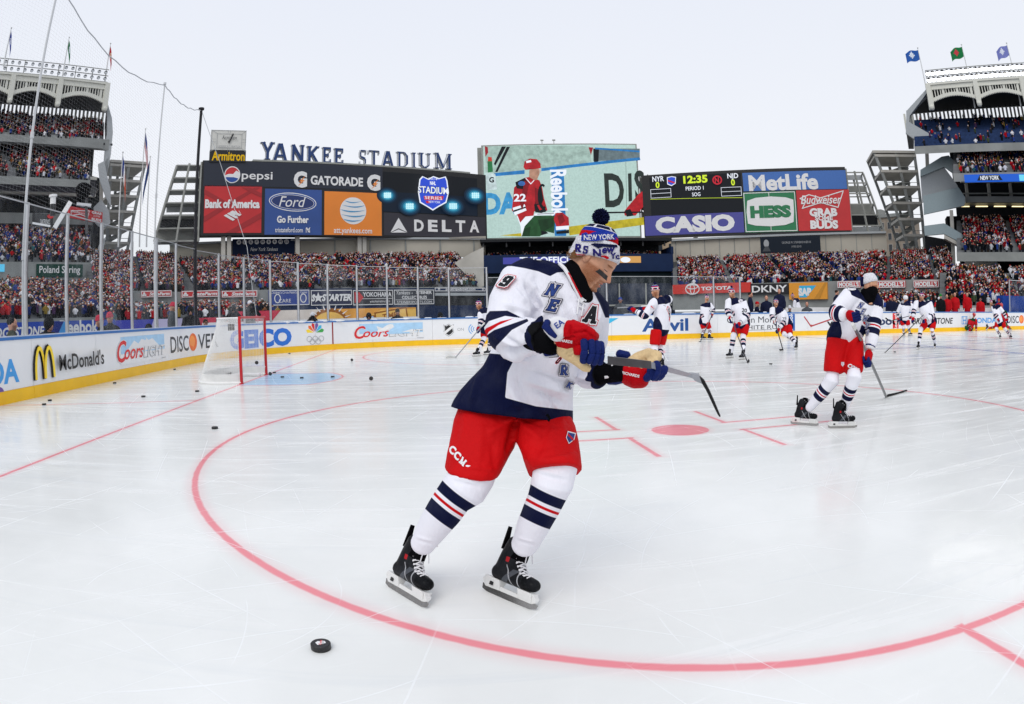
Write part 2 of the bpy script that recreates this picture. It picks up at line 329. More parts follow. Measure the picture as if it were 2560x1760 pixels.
# ================================================================== ground and ice
g = MB(); gm = mat('field_cover', srgb('#6f7377'), .9, var=.3, vscale=.15, bump=.4, bscale=3)
g.quad((-900, -900, -.5), (900, -900, -.5), (900, 900, -.5), (-900, 900, -.5), gm); tag(g.build('ground'), kind='structure')
XE, YS, RC = -3.35, 12.95, 8.53            # end boards, side boards, corner radius
XF = 57.6
def outline(inset=0., n=20):
 p = []
 for cx, cy, a0 in ((XE + RC, -YS + RC, 180), (XF - RC, -YS + RC, 270), (XF - RC, YS - RC, 0), (XE + RC, YS - RC, 90)):
  for i in range(n + 1):
   a = R(a0 + 90 * i / n); p.append((cx + (RC - inset) * math.cos(a), cy + (RC - inset) * math.sin(a)))
 return p
def ice_material():
 m = bpy.data.materials.new('ice'); m.use_nodes = True; N = NT(m); b = N.n['Principled BSDF']
 geo = N.n.new('ShaderNodeNewGeometry'); P = geo.outputs['Position']; s = N.n.new('ShaderNodeSeparateXYZ'); N.l.new(P, s.inputs[0]); X, Y = s.outputs[0], s.outputs[1]
 wob = N.m('MULTIPLY', N.m('SUBTRACT', N.noise(P, 9, 3), .5), .012)
 qx = N.m('ABSOLUTE', N.m('SUBTRACT', X, 6.10)); ya = N.m('ABSOLUTE', Y); qs = N.m('SUBTRACT', ya, 6.71); qy = N.m('ABSOLUTE', qs)
 rr = N.m('SQRT', N.m('ADD', N.m('MULTIPLY', qx, qx), N.m('MULTIPLY', qs, qs)))
 def seg(a, b2, lo, hi):                  # distance-like: |a|=b2 within lo<other<hi
  return N.m('MAXIMUM', N.m('ABSOLUTE', N.m('SUBTRACT', a[0], b2)), N.m('MAXIMUM', N.m('SUBTRACT', lo, a[1]), N.m('SUBTRACT', a[1], hi)))
 hw = .026
 ds = [N.m('SUBTRACT', N.m('ABSOLUTE', N.m('SUBTRACT', rr, 4.545)), hw), N.m('SUBTRACT', rr, .300),
          N.m('SUBTRACT', seg((qy, qx), .229, .60, 1.83), hw), N.m('SUBTRACT', seg((qx, qy), .62, .22, 1.05), hw),
          N.m('SUBTRACT', seg((qx, qy), .515, 4.5, 5.12), hw), N.m('SUBTRACT', N.m('ABSOLUTE', X), hw)]
 tz = N.m('ABSOLUTE', N.m('SUBTRACT', N.m('SUBTRACT', ya, 3.35), N.m('MULTIPLY', X, -.275)))   # trapezoid behind the goal
 ds.append(N.m('SUBTRACT', N.m('MAXIMUM', tz, X), hw * .8))
 cr = N.m('SQRT', N.m('ADD', N.m('MULTIPLY', X, X), N.m('MULTIPLY', Y, Y)))
 cin = N.m('MAXIMUM', N.m('SUBTRACT', cr, 1.80), N.m('MAXIMUM', N.m('SUBTRACT', ya, 1.22), N.m('MULTIPLY', X, -1)))
 ds.append(N.m('SUBTRACT', N.m('ABSOLUTE', N.m('SUBTRACT', cin, .02)), .022))
 d = ds[0]
 for x in ds[1:]: d = N.m('MINIMUM', d, x)
 d = N.m('ADD', d, wob)
 core = N.step(d, .012, -.012); halo = N.step(d, .13, -.01)
 red = N.m('MAXIMUM', N.m('MULTIPLY', core, .74), N.m('MULTIPLY', N.m('MULTIPLY', halo, halo), .17))
 blue = N.step(N.m('ADD', cin, wob), .0, -.03)
 bl = N.m('SUBTRACT', N.m('ABSOLUTE', N.m('SUBTRACT', X, 19.5)), .15); bl2 = N.m('SUBTRACT', N.m('ABSOLUTE', N.m('SUBTRACT', X, 34.7)), .15); rl = N.m('SUBTRACT', N.m('ABSOLUTE', N.m('SUBTRACT', X, 27.13)), .15)
 bline = N.step(N.m('MINIMUM', bl, bl2), .03, -.03); rline = N.step(rl, .03, -.03)
 nz = N.noise(P, .9, 6, .6); st1 = N.noise(N.mapping(P, .12, (.35, 3.2, 1)), 1.6, 6, .62, .6); st2 = N.noise(N.mapping(P, -.5, (.25, 4.5, 1)), 1.3, 5, .6, .4)
 col = N.mix(N.step(nz, .3, .75), (.752, .764, .742), (.825, .834, .812))
 col = N.mix(N.m('MULTIPLY', N.step(st1, .52, .72), .22), col, (.93, .93, .925))
 col = N.mix(N.m('MULTIPLY', N.step(st2, .56, .72), .16), col, (.55, .60, .64))
 art = N.m('MULTIPLY', N.step(N.noise(N.mapping(P, .2, (.18, 1.1, 1)), 1.2, 2), .55, .6), N.m('MULTIPLY', N.step(X, 13.5, 16), N.step(ya, 8, 5)))
 col = N.mix(N.m('MULTIPLY', art, .5), col, (.20, .25, .42))
 col = N.mix(N.m('MULTIPLY', blue, .8), col, (.36, .62, .86)); col = N.mix(N.m('MULTIPLY', bline, .75), col, (.10, .16, .42)); col = N.mix(N.m('MULTIPLY', rline, .7), col, (.72, .08, .12))
 col = N.mix(red, col, (.80, .072, .125))
 cuts = None
 for i, (rot, sc_, dist, th) in enumerate(((.3, .55, 5.5, .9988), (1.2, .42, 9., .9991), (2.3, .7, 8., .9990), (.8, 1.3, 6., .9993), (-.35, .9, 5.5, .9990))):
  wv = N.n.new('ShaderNodeTexWave'); wv.wave_type = 'BANDS'; wv.bands_direction = 'X'; wv.wave_profile = 'SIN'
  wv.inputs['Scale'].default_value = sc_; wv.inputs['Distortion'].default_value = dist; wv.inputs['Detail'].default_value = 1.2; wv.inputs['Detail Scale'].default_value = .28
  N.l.new(N.mapping(P, rot, (1, 1, 1), (i * 7.3, i * 3.1, 0)), wv.inputs['Vector'])
  k = N.m('MULTIPLY', N.step(wv.outputs['Fac'], th, 1.0), N.step(N.noise(N.mapping(P, rot, (1, .3, 1), (i * 5., 0, 0)), 1.1, 3), .50, .66))
  cuts = k if cuts is None else N.m('MAXIMUM', cuts, k)
 for ax, ay, ar in ((2.6, -10.2, .62), (4.9, -9.2, 1.35), (2.2, -9.0, 2.3), (6.4, -10.6, 1.9), (3.6, -11.9, 1.5), (1.2, -10.8, 1.7), (5.2, -12.2, 2.6), (7.6, -8.2, 1.2), (4.4, -7.2, 1.9), (0.2, -8.4, 1.1)):
  dx, dy = N.m('SUBTRACT', X, ax), N.m('SUBTRACT', Y, ay); q = N.m('ABSOLUTE', N.m('SUBTRACT', N.m('SQRT', N.m('ADD', N.m('MULTIPLY', dx, dx), N.m('MULTIPLY', dy, dy))), ar))
  cuts = N.m('MAXIMUM', cuts, N.m('MULTIPLY', N.step(q, .0045, .0015), N.m('MULTIPLY', N.step(N.noise(P, 1.3, 2), .47, .56), .85)))
 snow = N.m('MULTIPLY', N.step(N.noise(P, 60, 2), .66, .74), N.step(N.noise(P, .7, 3), .45, .7))
 over = N.m('MAXIMUM', N.m('MULTIPLY', cuts, .5), N.m('MULTIPLY', snow, .5))
 col = N.mix(over, col, (.90, .92, .93)); N.l.new(col, b.inputs['Base Color'])
 ro = N.m('ADD', N.m('MULTIPLY', N.step(st1, .4, .7), .16), N.m('MULTIPLY', over, .4)); N.l.new(N.m('ADD', ro, .14), b.inputs['Roughness'])
 b.inputs['Specular IOR Level'].default_value = .24; b.inputs['IOR'].default_value = 1.31
 bp = N.n.new('ShaderNodeBump'); bp.inputs['Strength'].default_value = .12; bp.inputs['Distance'].default_value = .01
 h = N.m('ADD', N.m('ADD', N.m('MULTIPLY', st1, .5), N.m('MULTIPLY', N.noise(N.mapping(P, .1, (1, 4, 1)), 14, 4), .25)), N.m('MULTIPLY', cuts, -.6))
 N.l.new(h, bp.inputs['Height']); N.l.new(bp.outputs[0], b.inputs['Normal'])
 return m
ice = MB(); o = outline(.01); ice.add([(x, y, 0) for x, y in o], [tuple(range(len(o)))], ice_material()); tag(ice.build('ice_rink_surface'), kind='structure')
snow = mat('packed_snow', (.75, .77, .79), .8, var=.12, vscale=.6, bump=.5, bscale=5)
dk = MB(); dk.box((XE - 14, -34, -.3), (XF + 14, 34, -.05), mat('deck_grey', srgb('#9a9ea2'), .8, var=.25, vscale=.5)); tag(dk.build('ground_deck'), kind='structure')
# ================================================================== dasher boards: arc-length coordinate s from the near-left end of the end boards
S1 = 13. + (YS - RC); S2 = S1 + RC * math.pi / 2; S3 = S2 + (XF - RC) - (XE + RC)
def bpt(s, z, h=0.):                        # point on the inner face, h = towards the ice
 if s < S1: return Vector((XE + h, -13. + s, z))
 if s < S2:
  a = math.pi - (s - S1) / RC; return Vector((XE + RC + (RC - h) * math.cos(a), YS - RC + (RC - h) * math.sin(a), z))
 return Vector((XE + RC + (s - S2), YS - h, z))
def s_at(u, v):                             # where a picture point meets the boards
 d = ray(u, v); best = None
 t = (XE - CAM[0]) / d[0] if abs(d[0]) > 1e-6 else -1
 if t > 0:
  y = CAM[1] + d[1] * t
  if -13 <= y <= YS - RC: return y + 13.
 t = (YS - CAM[1]) / d[1]; x = CAM[0] + d[0] * t
 if x >= XE + RC: return S2 + x - (XE + RC)
 cx, cy = XE + RC, YS - RC; ox, oy = CAM[0] - cx, CAM[1] - cy; a = d[0] ** 2 + d[1] ** 2; bb = 2 * (ox * d[0] + oy * d[1]); c = ox * ox + oy * oy - RC * RC
 t = (-bb + math.sqrt(bb * bb - 4 * a * c)) / (2 * a); return S1 + RC * (math.pi - math.atan2(oy + d[1] * t, ox + d[0] * t))
BH = 1.07
boards = empty('rink_boards', bpt(S1, 0), 'white advert boards with yellow kickplate and blue rail enclosing the rink', 'rink boards', 'hockey rink')
SMAX = S3
def strip(s0, s1, z0, z1, h, m, mb, step=.45, thick=0.):
 n = max(1, int((s1 - s0) / step)) if s1 > S1 and s0 < S2 else max(1, int((s1 - s0) / 3))
 ss = [s0 + (s1 - s0) * i / n for i in range(n + 1)]
 if not thick:
  mb.add([bpt(s, z, h) for s in ss for z in (z0, z1)], [(2 * i, 2 * i + 2, 2 * i + 3, 2 * i + 1) for i in range(n)], m)
 else:
  mb.loft([[bpt(s, z0, h), bpt(s, z0, h - thick), bpt(s, z1, h - thick), bpt(s, z1, h)] for s in ss], m)
PAN = mat('board_white', (.80, .81, .83), .22, var=.025, vscale=1.2, coat=.25)
s = 0.; cuts_ = []
while s < SMAX - .1:
 e = min(s + 2.44, SMAX); k = MB(); strip(s + .004, e - .004, .215, 1.02, 0, PAN, k, thick=.06); k.build('board_panel', boards)
 k = MB(); strip(s + .003, e - .003, .0, .212, .012, YELLOW, k, thick=.08); k.build('kick_plate', boards); cuts_.append(s); s = e
k = MB(); strip(0, SMAX, 1.022, 1.07, .02, BLUE_RAIL, k, thick=.14); k.build('top_rail', boards)
k = MB(); strip(0, S1 + 6, 1.071, 1.09, -.02, snow, k, thick=.07);
for i in range(60):                          # snow lying on the ledge
 s0 = S1 + 4 + i * .55
 if rng.random() < .6: k.ball(bpt(s0, 1.075, -.05), (rng.uniform(.1, .4), .05, rng.uniform(.015, .05)), snow, 8, 5)
k.build('ledge_snow', boards)['kind'] = 'stuff'
# ---------------- adverts on the boards
def wall_canvas(u0, v0, u1, v1):             # picture span -> (canvas in metres along s, s0, s1)
 s0 = s_at(u0, v0); s1 = s_at(u1, v1); return s0, s1
def bcanvas(): return Canvas(lambda x, y, h: bpt(x, y, h), base=.004, stepk=.0015, maxseg=.3)
def advert(fn, label=None):
 c = bcanvas(); fn(c); o = c.build('advert_lettering', boards)
 if label: o['label'] = label
def coors(c, s0, s1):
 L = s1 - s0; c.poly([(s0 + .12 * L, .50), (s0 + .98 * L, .50), (s0 + .98 * L, .92), (s0 + .12 * L, .92)], AD_PALE)
 c.poly([(s0 + .2 * L, .56), (s0 + .36 * L, .82), (s0 + .44 * L, .74), (s0 + .55 * L, .93), (s0 + .64 * L, .80), (s0 + .72 * L, .84), (s0 + .92 * L, .56)], PAPER)
 c.poly([(s0 + .5 * L, .84), (s0 + .55 * L, .93), (s0 + .60 * L, .84), (s0 + .57 * L, .80), (s0 + .54 * L, .83)], AD_PALE)
 c.rect(s0 + .1 * L, .3, s0 + .99 * L, .54, PAN)
 for g_, m in ((.045, PAPER), (.02, AD_RED)):
  c.text('C', s0 + .13 * L, .60, .66, m, bold=g_, shear=.3); c.text('oors', s0 + .35 * L, .52, .46, m, bold=g_ * .9, shear=.35, width=.36 * L)
 c.text('LIGHT', s0 + .75 * L, .52, .36, AD_GREY, bold=.02, shear=.25, width=.46 * L); c.text('LIGHT', s0 + .755 * L, .53, .36, PAPER, bold=.0, shear=.25, width=.45 * L)
 c.line([(s0 + .9 * L, .32), (s0 + .99 * L, .32)], .012, AD_GREY)
def discover(c, s0, s1, top=.84, bot=.38):
 L = s1 - s0; h = (top - bot) * 1.32; y = (top + bot) / 2
 c.text('DISC', s0 + .2 * L, y, h, AD_DGREY, width=.41 * L, bold=.012); c.text('VER', s0 + .80 * L, y, h, AD_DGREY, width=.38 * L, bold=.012)
 c.ell(s0 + .5 * L, y + .01, .085 * L, h * .42, AD_ORANGE); c.ell(s0 + .485 * L, y + .03, .055 * L, h * .28, mat('ad_light_orange', srgb('#ff9a4a'), .4))
def mcd(c):
 a, b = s_at(75, 825), s_at(118, 820); L = b - a
 for m, t in ((INK, .105), (AD_YEL, .07)):
  for q in (0, 1):
   cx = a + L * (.27 + .46 * q); c.line([(cx + .25 * L * math.cos(t_), .33 + .52 * math.sin(t_)) for t_ in [math.pi * i / 12 for i in range(13)]], t, m)
 a, b = s_at(127, 815), s_at(229, 805); c.text("McDonald's", (a + b) / 2, .55, .40, INK, width=b - a, bold=.02)
def honda_left(c):
 b = s_at(42, 832); c.text('HONDA', b - 1.15, .52, .52, AD_SKY, width=2.3, bold=.035)
def violet_ball(c): a = s_at(6, 890); c.ell(a - .12, .2, .16, .1, AD_PURP)
def geico(c):
 a, b = s_at(521, 776), s_at(661, 765); c.text('GEICO', (a + b) / 2, .57, .78, AD_BLUE, width=b - a, bold=.055)
def nbc(c):
 a = s_at(714, 760); cols = (AD_YEL, AD_ORANGE, AD_RED, AD_PURP, AD_CYAN, AD_GREEN)
 for i, m in enumerate(cols):
  t = R(165 - 30 * i); ex, ey = a + .33 * math.cos(t), .66 + .30 * math.sin(t); w_ = .07
  c.poly([(a + .05 * math.cos(t), .66 + .04 * math.sin(t)), (ex + w_ * math.sin(t), ey - w_ * math.cos(t)), (ex + .08 * math.cos(t), ey + .08 * math.sin(t)), (ex - w_ * math.sin(t), ey + w_ * math.cos(t))], m)
 for i in range(3): c.ring(a - .26 + .26 * i, .44, .12, .105, .016, AD_GREY)
 for i in range(2): c.ring(a - .13 + .26 * i, .34, .12, .105, .016, AD_GREY)
def red_stripe(c):
 q = s_at(754.5, 775); c.rect(q - .03, .215, q + .03, 1.02, mat('board_red_stripe', srgb('#8e1f25'), .4))
def nhl(c):
 a = s_at(1017, 749); k = .17
 for g_, m in ((1.25, AD_GREY), (1.12, PAPER), (1., INK)):
  c.poly([(a + x * k * g_, .60 + y * k * g_) for x, y in ((-1, 1), (-.5, .8), (0, 1.1), (.5, .8), (1, 1), (.85, .2), (1, -.5), (.5, -1), (0, -1.3), (-.5, -1), (-1, -.5), (-.85, .2))], m)
 c.line([(a - .17, .47), (a + .17, .73)], .1, PAPER); c.text('NHL', a, .6, .12, INK, bold=.02, rot=.62, width=.26)
def on_word(c):
 b = s_at(1044, 748); c.text('ON', b, .60, .17, AD_GREY)
def wave_mark(c):
 b = s_at(1072, 746)
 for i in range(3): c.ring(b + .12, .6, .12 + .09 * i, .10 + .075 * i, .03, AD_SKY, 10, R(130), R(230))
 c.text('S', b + .3, .6, .33, AD_NAVY, bold=.03)
def advil(c):
 a, b = s_at(1455, 742), s_at(1560, 738); m = mat('ad_advil_blue', srgb('#1c4f93'), .35); c.text('Advil', (a + b) / 2, .60, .72, m, width=b - a, bold=.028)
def cyan_corner(c):
 a, b = s_at(1368, 728), s_at(1402, 728); c.poly([(a, .92), (b, .92), (a, .58)], AD_CYAN)
def morgan(c):
 a, b = s_at(1655, 720), s_at(1770, 730); c.text('Captain Morgan', (a + b) / 2, .72, .40, AD_DGREY, width=(b - a) * 1.12, sx=.8)
 c.text('WHITE RUM', (a + b) / 2 + .25, .42, .26, AD_DGREY, width=(b - a) * .9); c.line([(a + .7, .3), (b - .5, .3)], .015, AD_DGREY)
def verizon(c):
 a = s_at(1823, 725); b = s_at(1838, 751); d_ = s_at(1896, 728); m = mat('ad_brick_red', srgb('#b5383c'), .4); c.line([(a, .86), (b, .42), (d_, .82)], .06, m); c.poly([(b, .36), (b + .12, .48), (b - .05, .5)], m)
 a, b = s_at(1874, 735), s_at(1960, 735); c.text('verizon', (a + b) / 2, .56, .44, INK, width=b - a, bold=.02)
def facebook(c):
 a, b = s_at(1945, 730), s_at(2052, 726); c.text('facebook', (a + b) / 2, .62, .55, AD_NAVY, width=b - a, bold=.03); c.line([(a + 1, .33), (b - 1.2, .33)], .012, AD_PALE)
def bridge(c):
 a, b = s_at(2068, 725), s_at(2160, 722); c.text('BRIDGESTONE', (a + b) / 2, .58, .44, INK, width=b - a, shear=.2, bold=.02)
def honda(c):
 a, b = s_at(2196, 723), s_at(2252, 722); c.text('HONDA', (a + b) / 2 + .3, .58, .40, AD_SKY, width=(b - a), bold=.03)
 q = s_at(2186, 722); c.frame(q - .28, .38, q + .28, .82, .03, AD_SKY); c.line([(q - .16, .8), (q - .12, .4)], .06, AD_SKY); c.line([(q + .16, .8), (q + .12, .4)], .06, AD_SKY); c.line([(q - .12, .6), (q + .12, .6)], .06, AD_SKY)
def reebok_strip(c, u, m):
 q = s_at(u, 735); c.rect(q - .22, .23, q + .22, 1.0, m); c.text('Reebok', q, .6, .3, PAPER, rot=math.pi / 2, bold=.02)
advert(mcd, 'yellow arches and black lettering'); advert(lambda c: coors(c, s_at(258, 800), s_at(375, 795)), 'red and silver lettering over a snowy mountain')
advert(lambda c: discover(c, s_at(387, 785), s_at(496, 778)), 'grey lettering with an orange ball'); advert(honda_left); advert(geico, 'large blue lettering'); advert(nbc, 'peacock fan above five rings')
advert(lambda c: coors(c, s_at(795, 765), s_at(962, 758))); advert(nhl); advert(advil); advert(morgan); advert(verizon, 'red check mark'); advert(facebook); advert(bridge); advert(honda); [advert(lambda c: reebok_strip(c, u, m), 'narrow upright strip') for u, m in ((1793, mat('ad_reebok_blue', srgb('#2a63b0'), .35)), (2030, AD_RED))]
for f_ in (red_stripe, on_word, wave_mark, cyan_corner, violet_ball): advert(f_)
advert(lambda c: discover(c, s_at(2283, 722), s_at(2345, 720)))
# ---------------- glass and posts
def glass_material():
 m = bpy.data.materials.new('rink_glass'); m.use_nodes = True; N = NT(m); b = N.n['Principled BSDF']; out = N.n['Material Output']
 b.inputs['Base Color'].default_value = (.75, .78, .82, 1); b.inputs['Roughness'].default_value = .35
 geo = N.n.new('ShaderNodeNewGeometry'); tr = N.n.new('ShaderNodeBsdfTransparent'); tr.inputs[0].default_value = (.93, .95, .96, 1)
 gl = N.n.new('ShaderNodeBsdfGlossy'); gl.inputs['Roughness'].default_value = .03
 sm = N.noise(N.mapping(geo.outputs['Position'], 0, (1, 1, .4)), 2.2, 5, .6)
 f = N.m('MULTIPLY', N.step(sm, .42, .8), .13); f = N.m('ADD', f, .015)
 m1 = N.n.new('ShaderNodeMixShader'); N.l.new(f, m1.inputs[0]); N.l.new(tr.outputs[0], m1.inputs[1]); N.l.new(b.outputs[0], m1.inputs[2])
 fr = N.n.new('ShaderNodeLayerWeight'); fr.inputs[0].default_value = .12
 m2 = N.n.new('ShaderNodeMixShader'); N.l.new(N.m('MULTIPLY', fr.outputs['Fresnel'], .55), m2.inputs[0]); N.l.new(m1.outputs[0], m2.inputs[1]); N.l.new(gl.outputs[0], m2.inputs[2])
 N.l.new(m2.outputs[0], out.inputs['Surface']); return m
GLASS = glass_material()
POST_U = [(-75, 720), (72, 770), (174, 760), (260, 750), (336, 742), (398, 735), (446, 730), (495, 722), (552, 715), (614, 705), (679, 700), (748, 695), (821, 690), (894, 690), (969, 690), (1046, 690), (1123, 690), (1218, 690), (1330, 690), (1518, 690), (1786, 690)]
post_s = [s_at(u * .9066, v) for u, v in POST_U]
def ztop(s):
 if s < S1: return 3.38
 if s < S2: return 3.38 - (s - S1) / (S2 - S1) * .32
 return 3.06 if s < s_at(1200, 690) else 2.66
ends = post_s + [s_at(1852 * .9066, 690)]
for i, s in enumerate(ends):
 k = MB(); zt = ztop(s); wd = .075 if i in (3,) else .055
 P0, P1 = bpt(s, 1.072, -.06), bpt(s, zt, -.06); k.bar(P0, P1, wd, STEEL, .05, up=tuple(bpt(s, 0, 1) - bpt(s, 0, 0)))
 k.bar(P0 + (bpt(s + .045, 0) - bpt(s, 0)), bpt(s + .045, zt - .25, -.06), .03, DSTEEL, .03)
 where = 'along the end boards' if s < S1 else 'round the corner boards' if s < S2 else 'along the far side boards'
 k.built('glass_post', P0, 'slim steel upright between panes of rink glass ' + where, 'glass post', 'uprights of the rink glass')
for i in range(len(ends) - 1):
 a, b = ends[i], ends[i + 1]; k = MB(); n = 3; ss = [a + .03 + (b - a - .06) * q / n for q in range(n + 1)]; z1 = min(ztop(a), ztop(b)) - .03
 k.add([bpt(q, z, -.06) for q in ss for z in (1.075, z1)], [(2 * q, 2 * q + 2, 2 * q + 3, 2 * q + 1) for q in range(n)], GLASS)
 where = 'end boards' if b < S1 else 'corner boards' if a < S2 else 'far side boards'
 p = bpt((a + b) / 2, 1.075, -.06); ob = k.built('rink_glass', p, 'clear smudged pane of rink glass standing on the ' + where, 'glass pane', 'panes of the rink glass')
 k = MB(); k.bar(bpt(ss[0], z1 + .012, -.06), bpt(ss[-1], z1 + .012, -.06), .02, STEEL); k.build('top_trim', ob)
# far right glass beyond the benches
for u0, u1 in ((2290, 2400),):
 a, b = s_at(u0, 690), s_at(u1, 690); k = MB(); k.add([bpt(q, z, -.06) for q in (a, b) for z in (1.075, 2.95)], [(0, 2, 3, 1)], GLASS)
 ob = k.built('rink_glass', bpt((a + b) / 2, 1.075), 'clear pane of rink glass past the players benches at the far right', 'glass pane', 'panes of the rink glass')
 k = MB(); k.bar(bpt(a, 1.072, -.06), bpt(a, 2.98, -.06), .06, STEEL); k.bar(bpt(a, 2.97, -.06), bpt(b, 2.97, -.06), .04, STEEL); k.build('post', ob)
# ================================================================== goal
goal = empty('hockey_goal', (0, 0, 0), 'red framed hockey goal with white netting beside the blue crease', 'hockey goal')
GRED = mat('goal_red', srgb('#b8101c'), .35, var=.05); NETW = mat('net_white', (.78, .78, .77), .8, var=.05)
k = MB(); k.tube([(0, -.945, 0), (0, -.945, 1.25), (0, .945, 1.25), (0, .945, 0)], .030, GRED, 12)
k.box((-.035, -.98, 0), (.035, -.91, .02), GRED); k.box((-.035, .91, 0), (.035, .98, .02), GRED); k.build('goal_frame', goal, smooth=False)
zig = MB()
for sy in (-1, 1):
 for i in range(24): z = .05 + i * .05; zig.tube([(-.03, sy * .945 - .03 * sy, z), (-.036, sy * .945 + .034 * sy, z + .02), (-.03, sy * .945 - .03 * sy, z + .045)], .006, NETW, 5)
zig.build('net_lacing', goal)
# plan of the base: a rounded bow behind; net leans out towards the base
def base_pt(t): a = math.pi * t; return Vector((-1.12 * math.sin(a) ** .8 if math.sin(a) > 0 else 0., -.945 * math.cos(a) - .18 * math.sin(2 * a), 0))
def top_pt(t): a = math.pi * t; return Vector((-.50 * min(1, math.sin(a) * 2.2), -.93 * math.cos(a) if abs(math.cos(a)) < .9 else -.93 * math.copysign(1, math.cos(a)), 1.245))
NTT = 110; col_ = []
for i in range(NTT + 1):
 t = i / NTT; b_, t_ = base_pt(t), top_pt(t); col_.append([b_.lerp(t_, j / 12) + Vector((-.06 * math.sin(math.pi * j / 12) * math.sin(math.pi * t), 0, 0)) for j in range(13)])
net = MB()
for c_ in col_: net.tube(c_, .0026, NETW, 4, cap=False)
for j in range(1, 48):
 f = j / 48 * 12; a = int(f); fr = f - a; net.tube([c_[a].lerp(c_[min(a + 1, 12)], fr) for c_ in col_], .0026, NETW, 4, cap=False)
for i in range(0, NTT // 2, 2): net.tube([top_pt(i / NTT), top_pt(1 - i / NTT)], .0026, NETW, 4, cap=False)
for i in range(1, 40): y = -.93 + 1.86 * i / 40; net.tube([(0, y, 1.245), (-.5, y, 1.245)], .0026, NETW, 4, cap=False)
net.build('goal_net', goal)
sk = MB(); nn = 40; pts = [base_pt(i / nn) for i in range(nn + 1)]
sk.tube([p + Vector((0, 0, .02)) for p in pts], .028, NETW, 8)
sk.add([p + Vector((-.002, 0, z)) + (Vector((-p.x * .05, -p.y * .03, 0)) if z > .1 else Vector()) for p in pts for z in (.02, .19)], [(2 * i, 2 * i + 2, 2 * i + 3, 2 * i + 1) for i in range(nn)], NETW)
sk.build('base_skirt', goal)
k = MB(); k.tube([top_pt(i / 40) for i in range(41)], .016, NETW, 8); k.build('top_bar', goal)
k = MB(); pts = [Vector((-.45, 0, 0))] ; k.loft([[Vector((-.62 + .0 * q, y, z)) for y, z in ((-.34 + .05 * q, .02), (.34 - .05 * q, .02), (.34 - .05 * q, .12 - .05 * q), (-.34 + .05 * q, .12 - .05 * q))] for q in (0, 1)], NETW)
k.tube([(-.10, y, .03) if abs(y) > .6 else (-.62 + .5 * (abs(y) / .7) ** 2, y, .05) for y in [-.75 + .1 * i for i in range(16)]], .04, NETW, 8); k.build('centre_pad', goal)
c = Canvas(lambda x, y, h: Vector((-.02 - h, x, y)), .004); c.text('ICNI', .45, 1.17, .07, GRED, bold=.01); c.build('rail_lettering', goal)
BTL = MB(); k = MB()
for i in range(3):
 y = -.28 + .1 * i; k.box((-.46, y, 1.0), (-.40, y + .085, 1.13), mat('pouch_black', (.02, .02, .022), .6));
k.build('bottle_holder', goal)
# ================================================================== pucks
RUB = mat('puck_rubber', (.012, .012, .013), .45, var=.2, vscale=30, bump=.2, bscale=300)
def puck_mesh():
 mb = MB(); n = 28; rr_ = ((.0355, .000), (.0381, .0025), (.0381, .0228), (.0355, .0254)); mb.loft([[Vector((r * math.cos(2 * math.pi * i / n), r * math.sin(2 * math.pi * i / n), z)) for i in range(n)] for r, z in rr_], RUB); return mb.mesh('puck')
PM = puck_mesh()
def puck(p, label, rot=(0, 0, 0)):
 ob = link('hockey_puck', PM); ob.location = p; ob.rotation_euler = rot; return tag(ob, label, 'puck', 'pucks on the ice')
pk = puck(G(728, 1470, .0), 'black puck with a red and silver logo lying nearest to the camera on bare ice', (0, 0, .5))
c = Canvas(lambda x, y, h: Vector((x, y, .0256 + h)), .0003, .0002)
c.poly([(-.016, -.012), (.018, -.010), (.020, .006), (.010, .014), (.004, .010), (-.004, .017), (-.017, .010)], PAPER); c.text('Coors', .001, .003, .014, AD_RED, bold=.03, shear=.3, rot=1.1); c.text('LIGHT', .009, -.003, .009, AD_GREY, bold=.02, rot=1.1)
lg = c.mb.mesh('puck_logo'); ob = link('printed_logo', lg, pk, world=False)
PK = [((487, 972), 'puck lying alone between the goal line and the near faceoff circle'), ((447, 888), 'puck just outside the goal line in front of the netting skirt'), ((325, 900), 'puck behind the goal line nearest the trapezoid line'),
      ((260, 869), 'puck close to the yellow kickplate below the mountain advert'), ((113, 909), 'upper puck of the pair near the end boards'), ((100, 918), 'lower puck of the pair near the end boards'),
      ((640, 855.5), 'puck on the goal line side of the blue crease by the far post'), ((684, 857.5), 'puck in the middle of the blue crease'), ((754, 855), 'puck near the tip of the blue crease'), ((656, 802), 'puck beyond the goal close to the far corner boards'), ((622, 845), 'puck lying flat in the mouth of the goal'),
      ((396, 838), 'puck against the boards left of the goal')]
for (u, v), l in PK:
 v_ = v
 puck(G(u, v_, .0), l, (0, 0, 1))
for (u, v, z), rt, l in (((841, 858, .05), (1.35, 0, .2), 'puck standing on edge right of the crease'), ((797, 816, .04), (1.2, .3, .6), 'puck tilted on edge beyond the crease near the far boards')):
 puck(G(u, v, z), l, rt)
puck(AY(512, 853, -.25), 'puck caught upright in the near side of the netting', (1.45, 0, .5)); puck(AY(582, 822, .45), 'puck stuck high in the back of the netting', (1.45, 0, .1)); puck(AY(612, 848, .2), 'puck tumbling on edge inside the goal', (.9, 0, .7))
puck(G(1747, 826), 'puck on open ice right of the bareheaded player with the helmet', (0, 0, 0)); puck(G(2028, 798.5), 'puck at the blade of the far player reaching with a stick', (0, 0, 0))
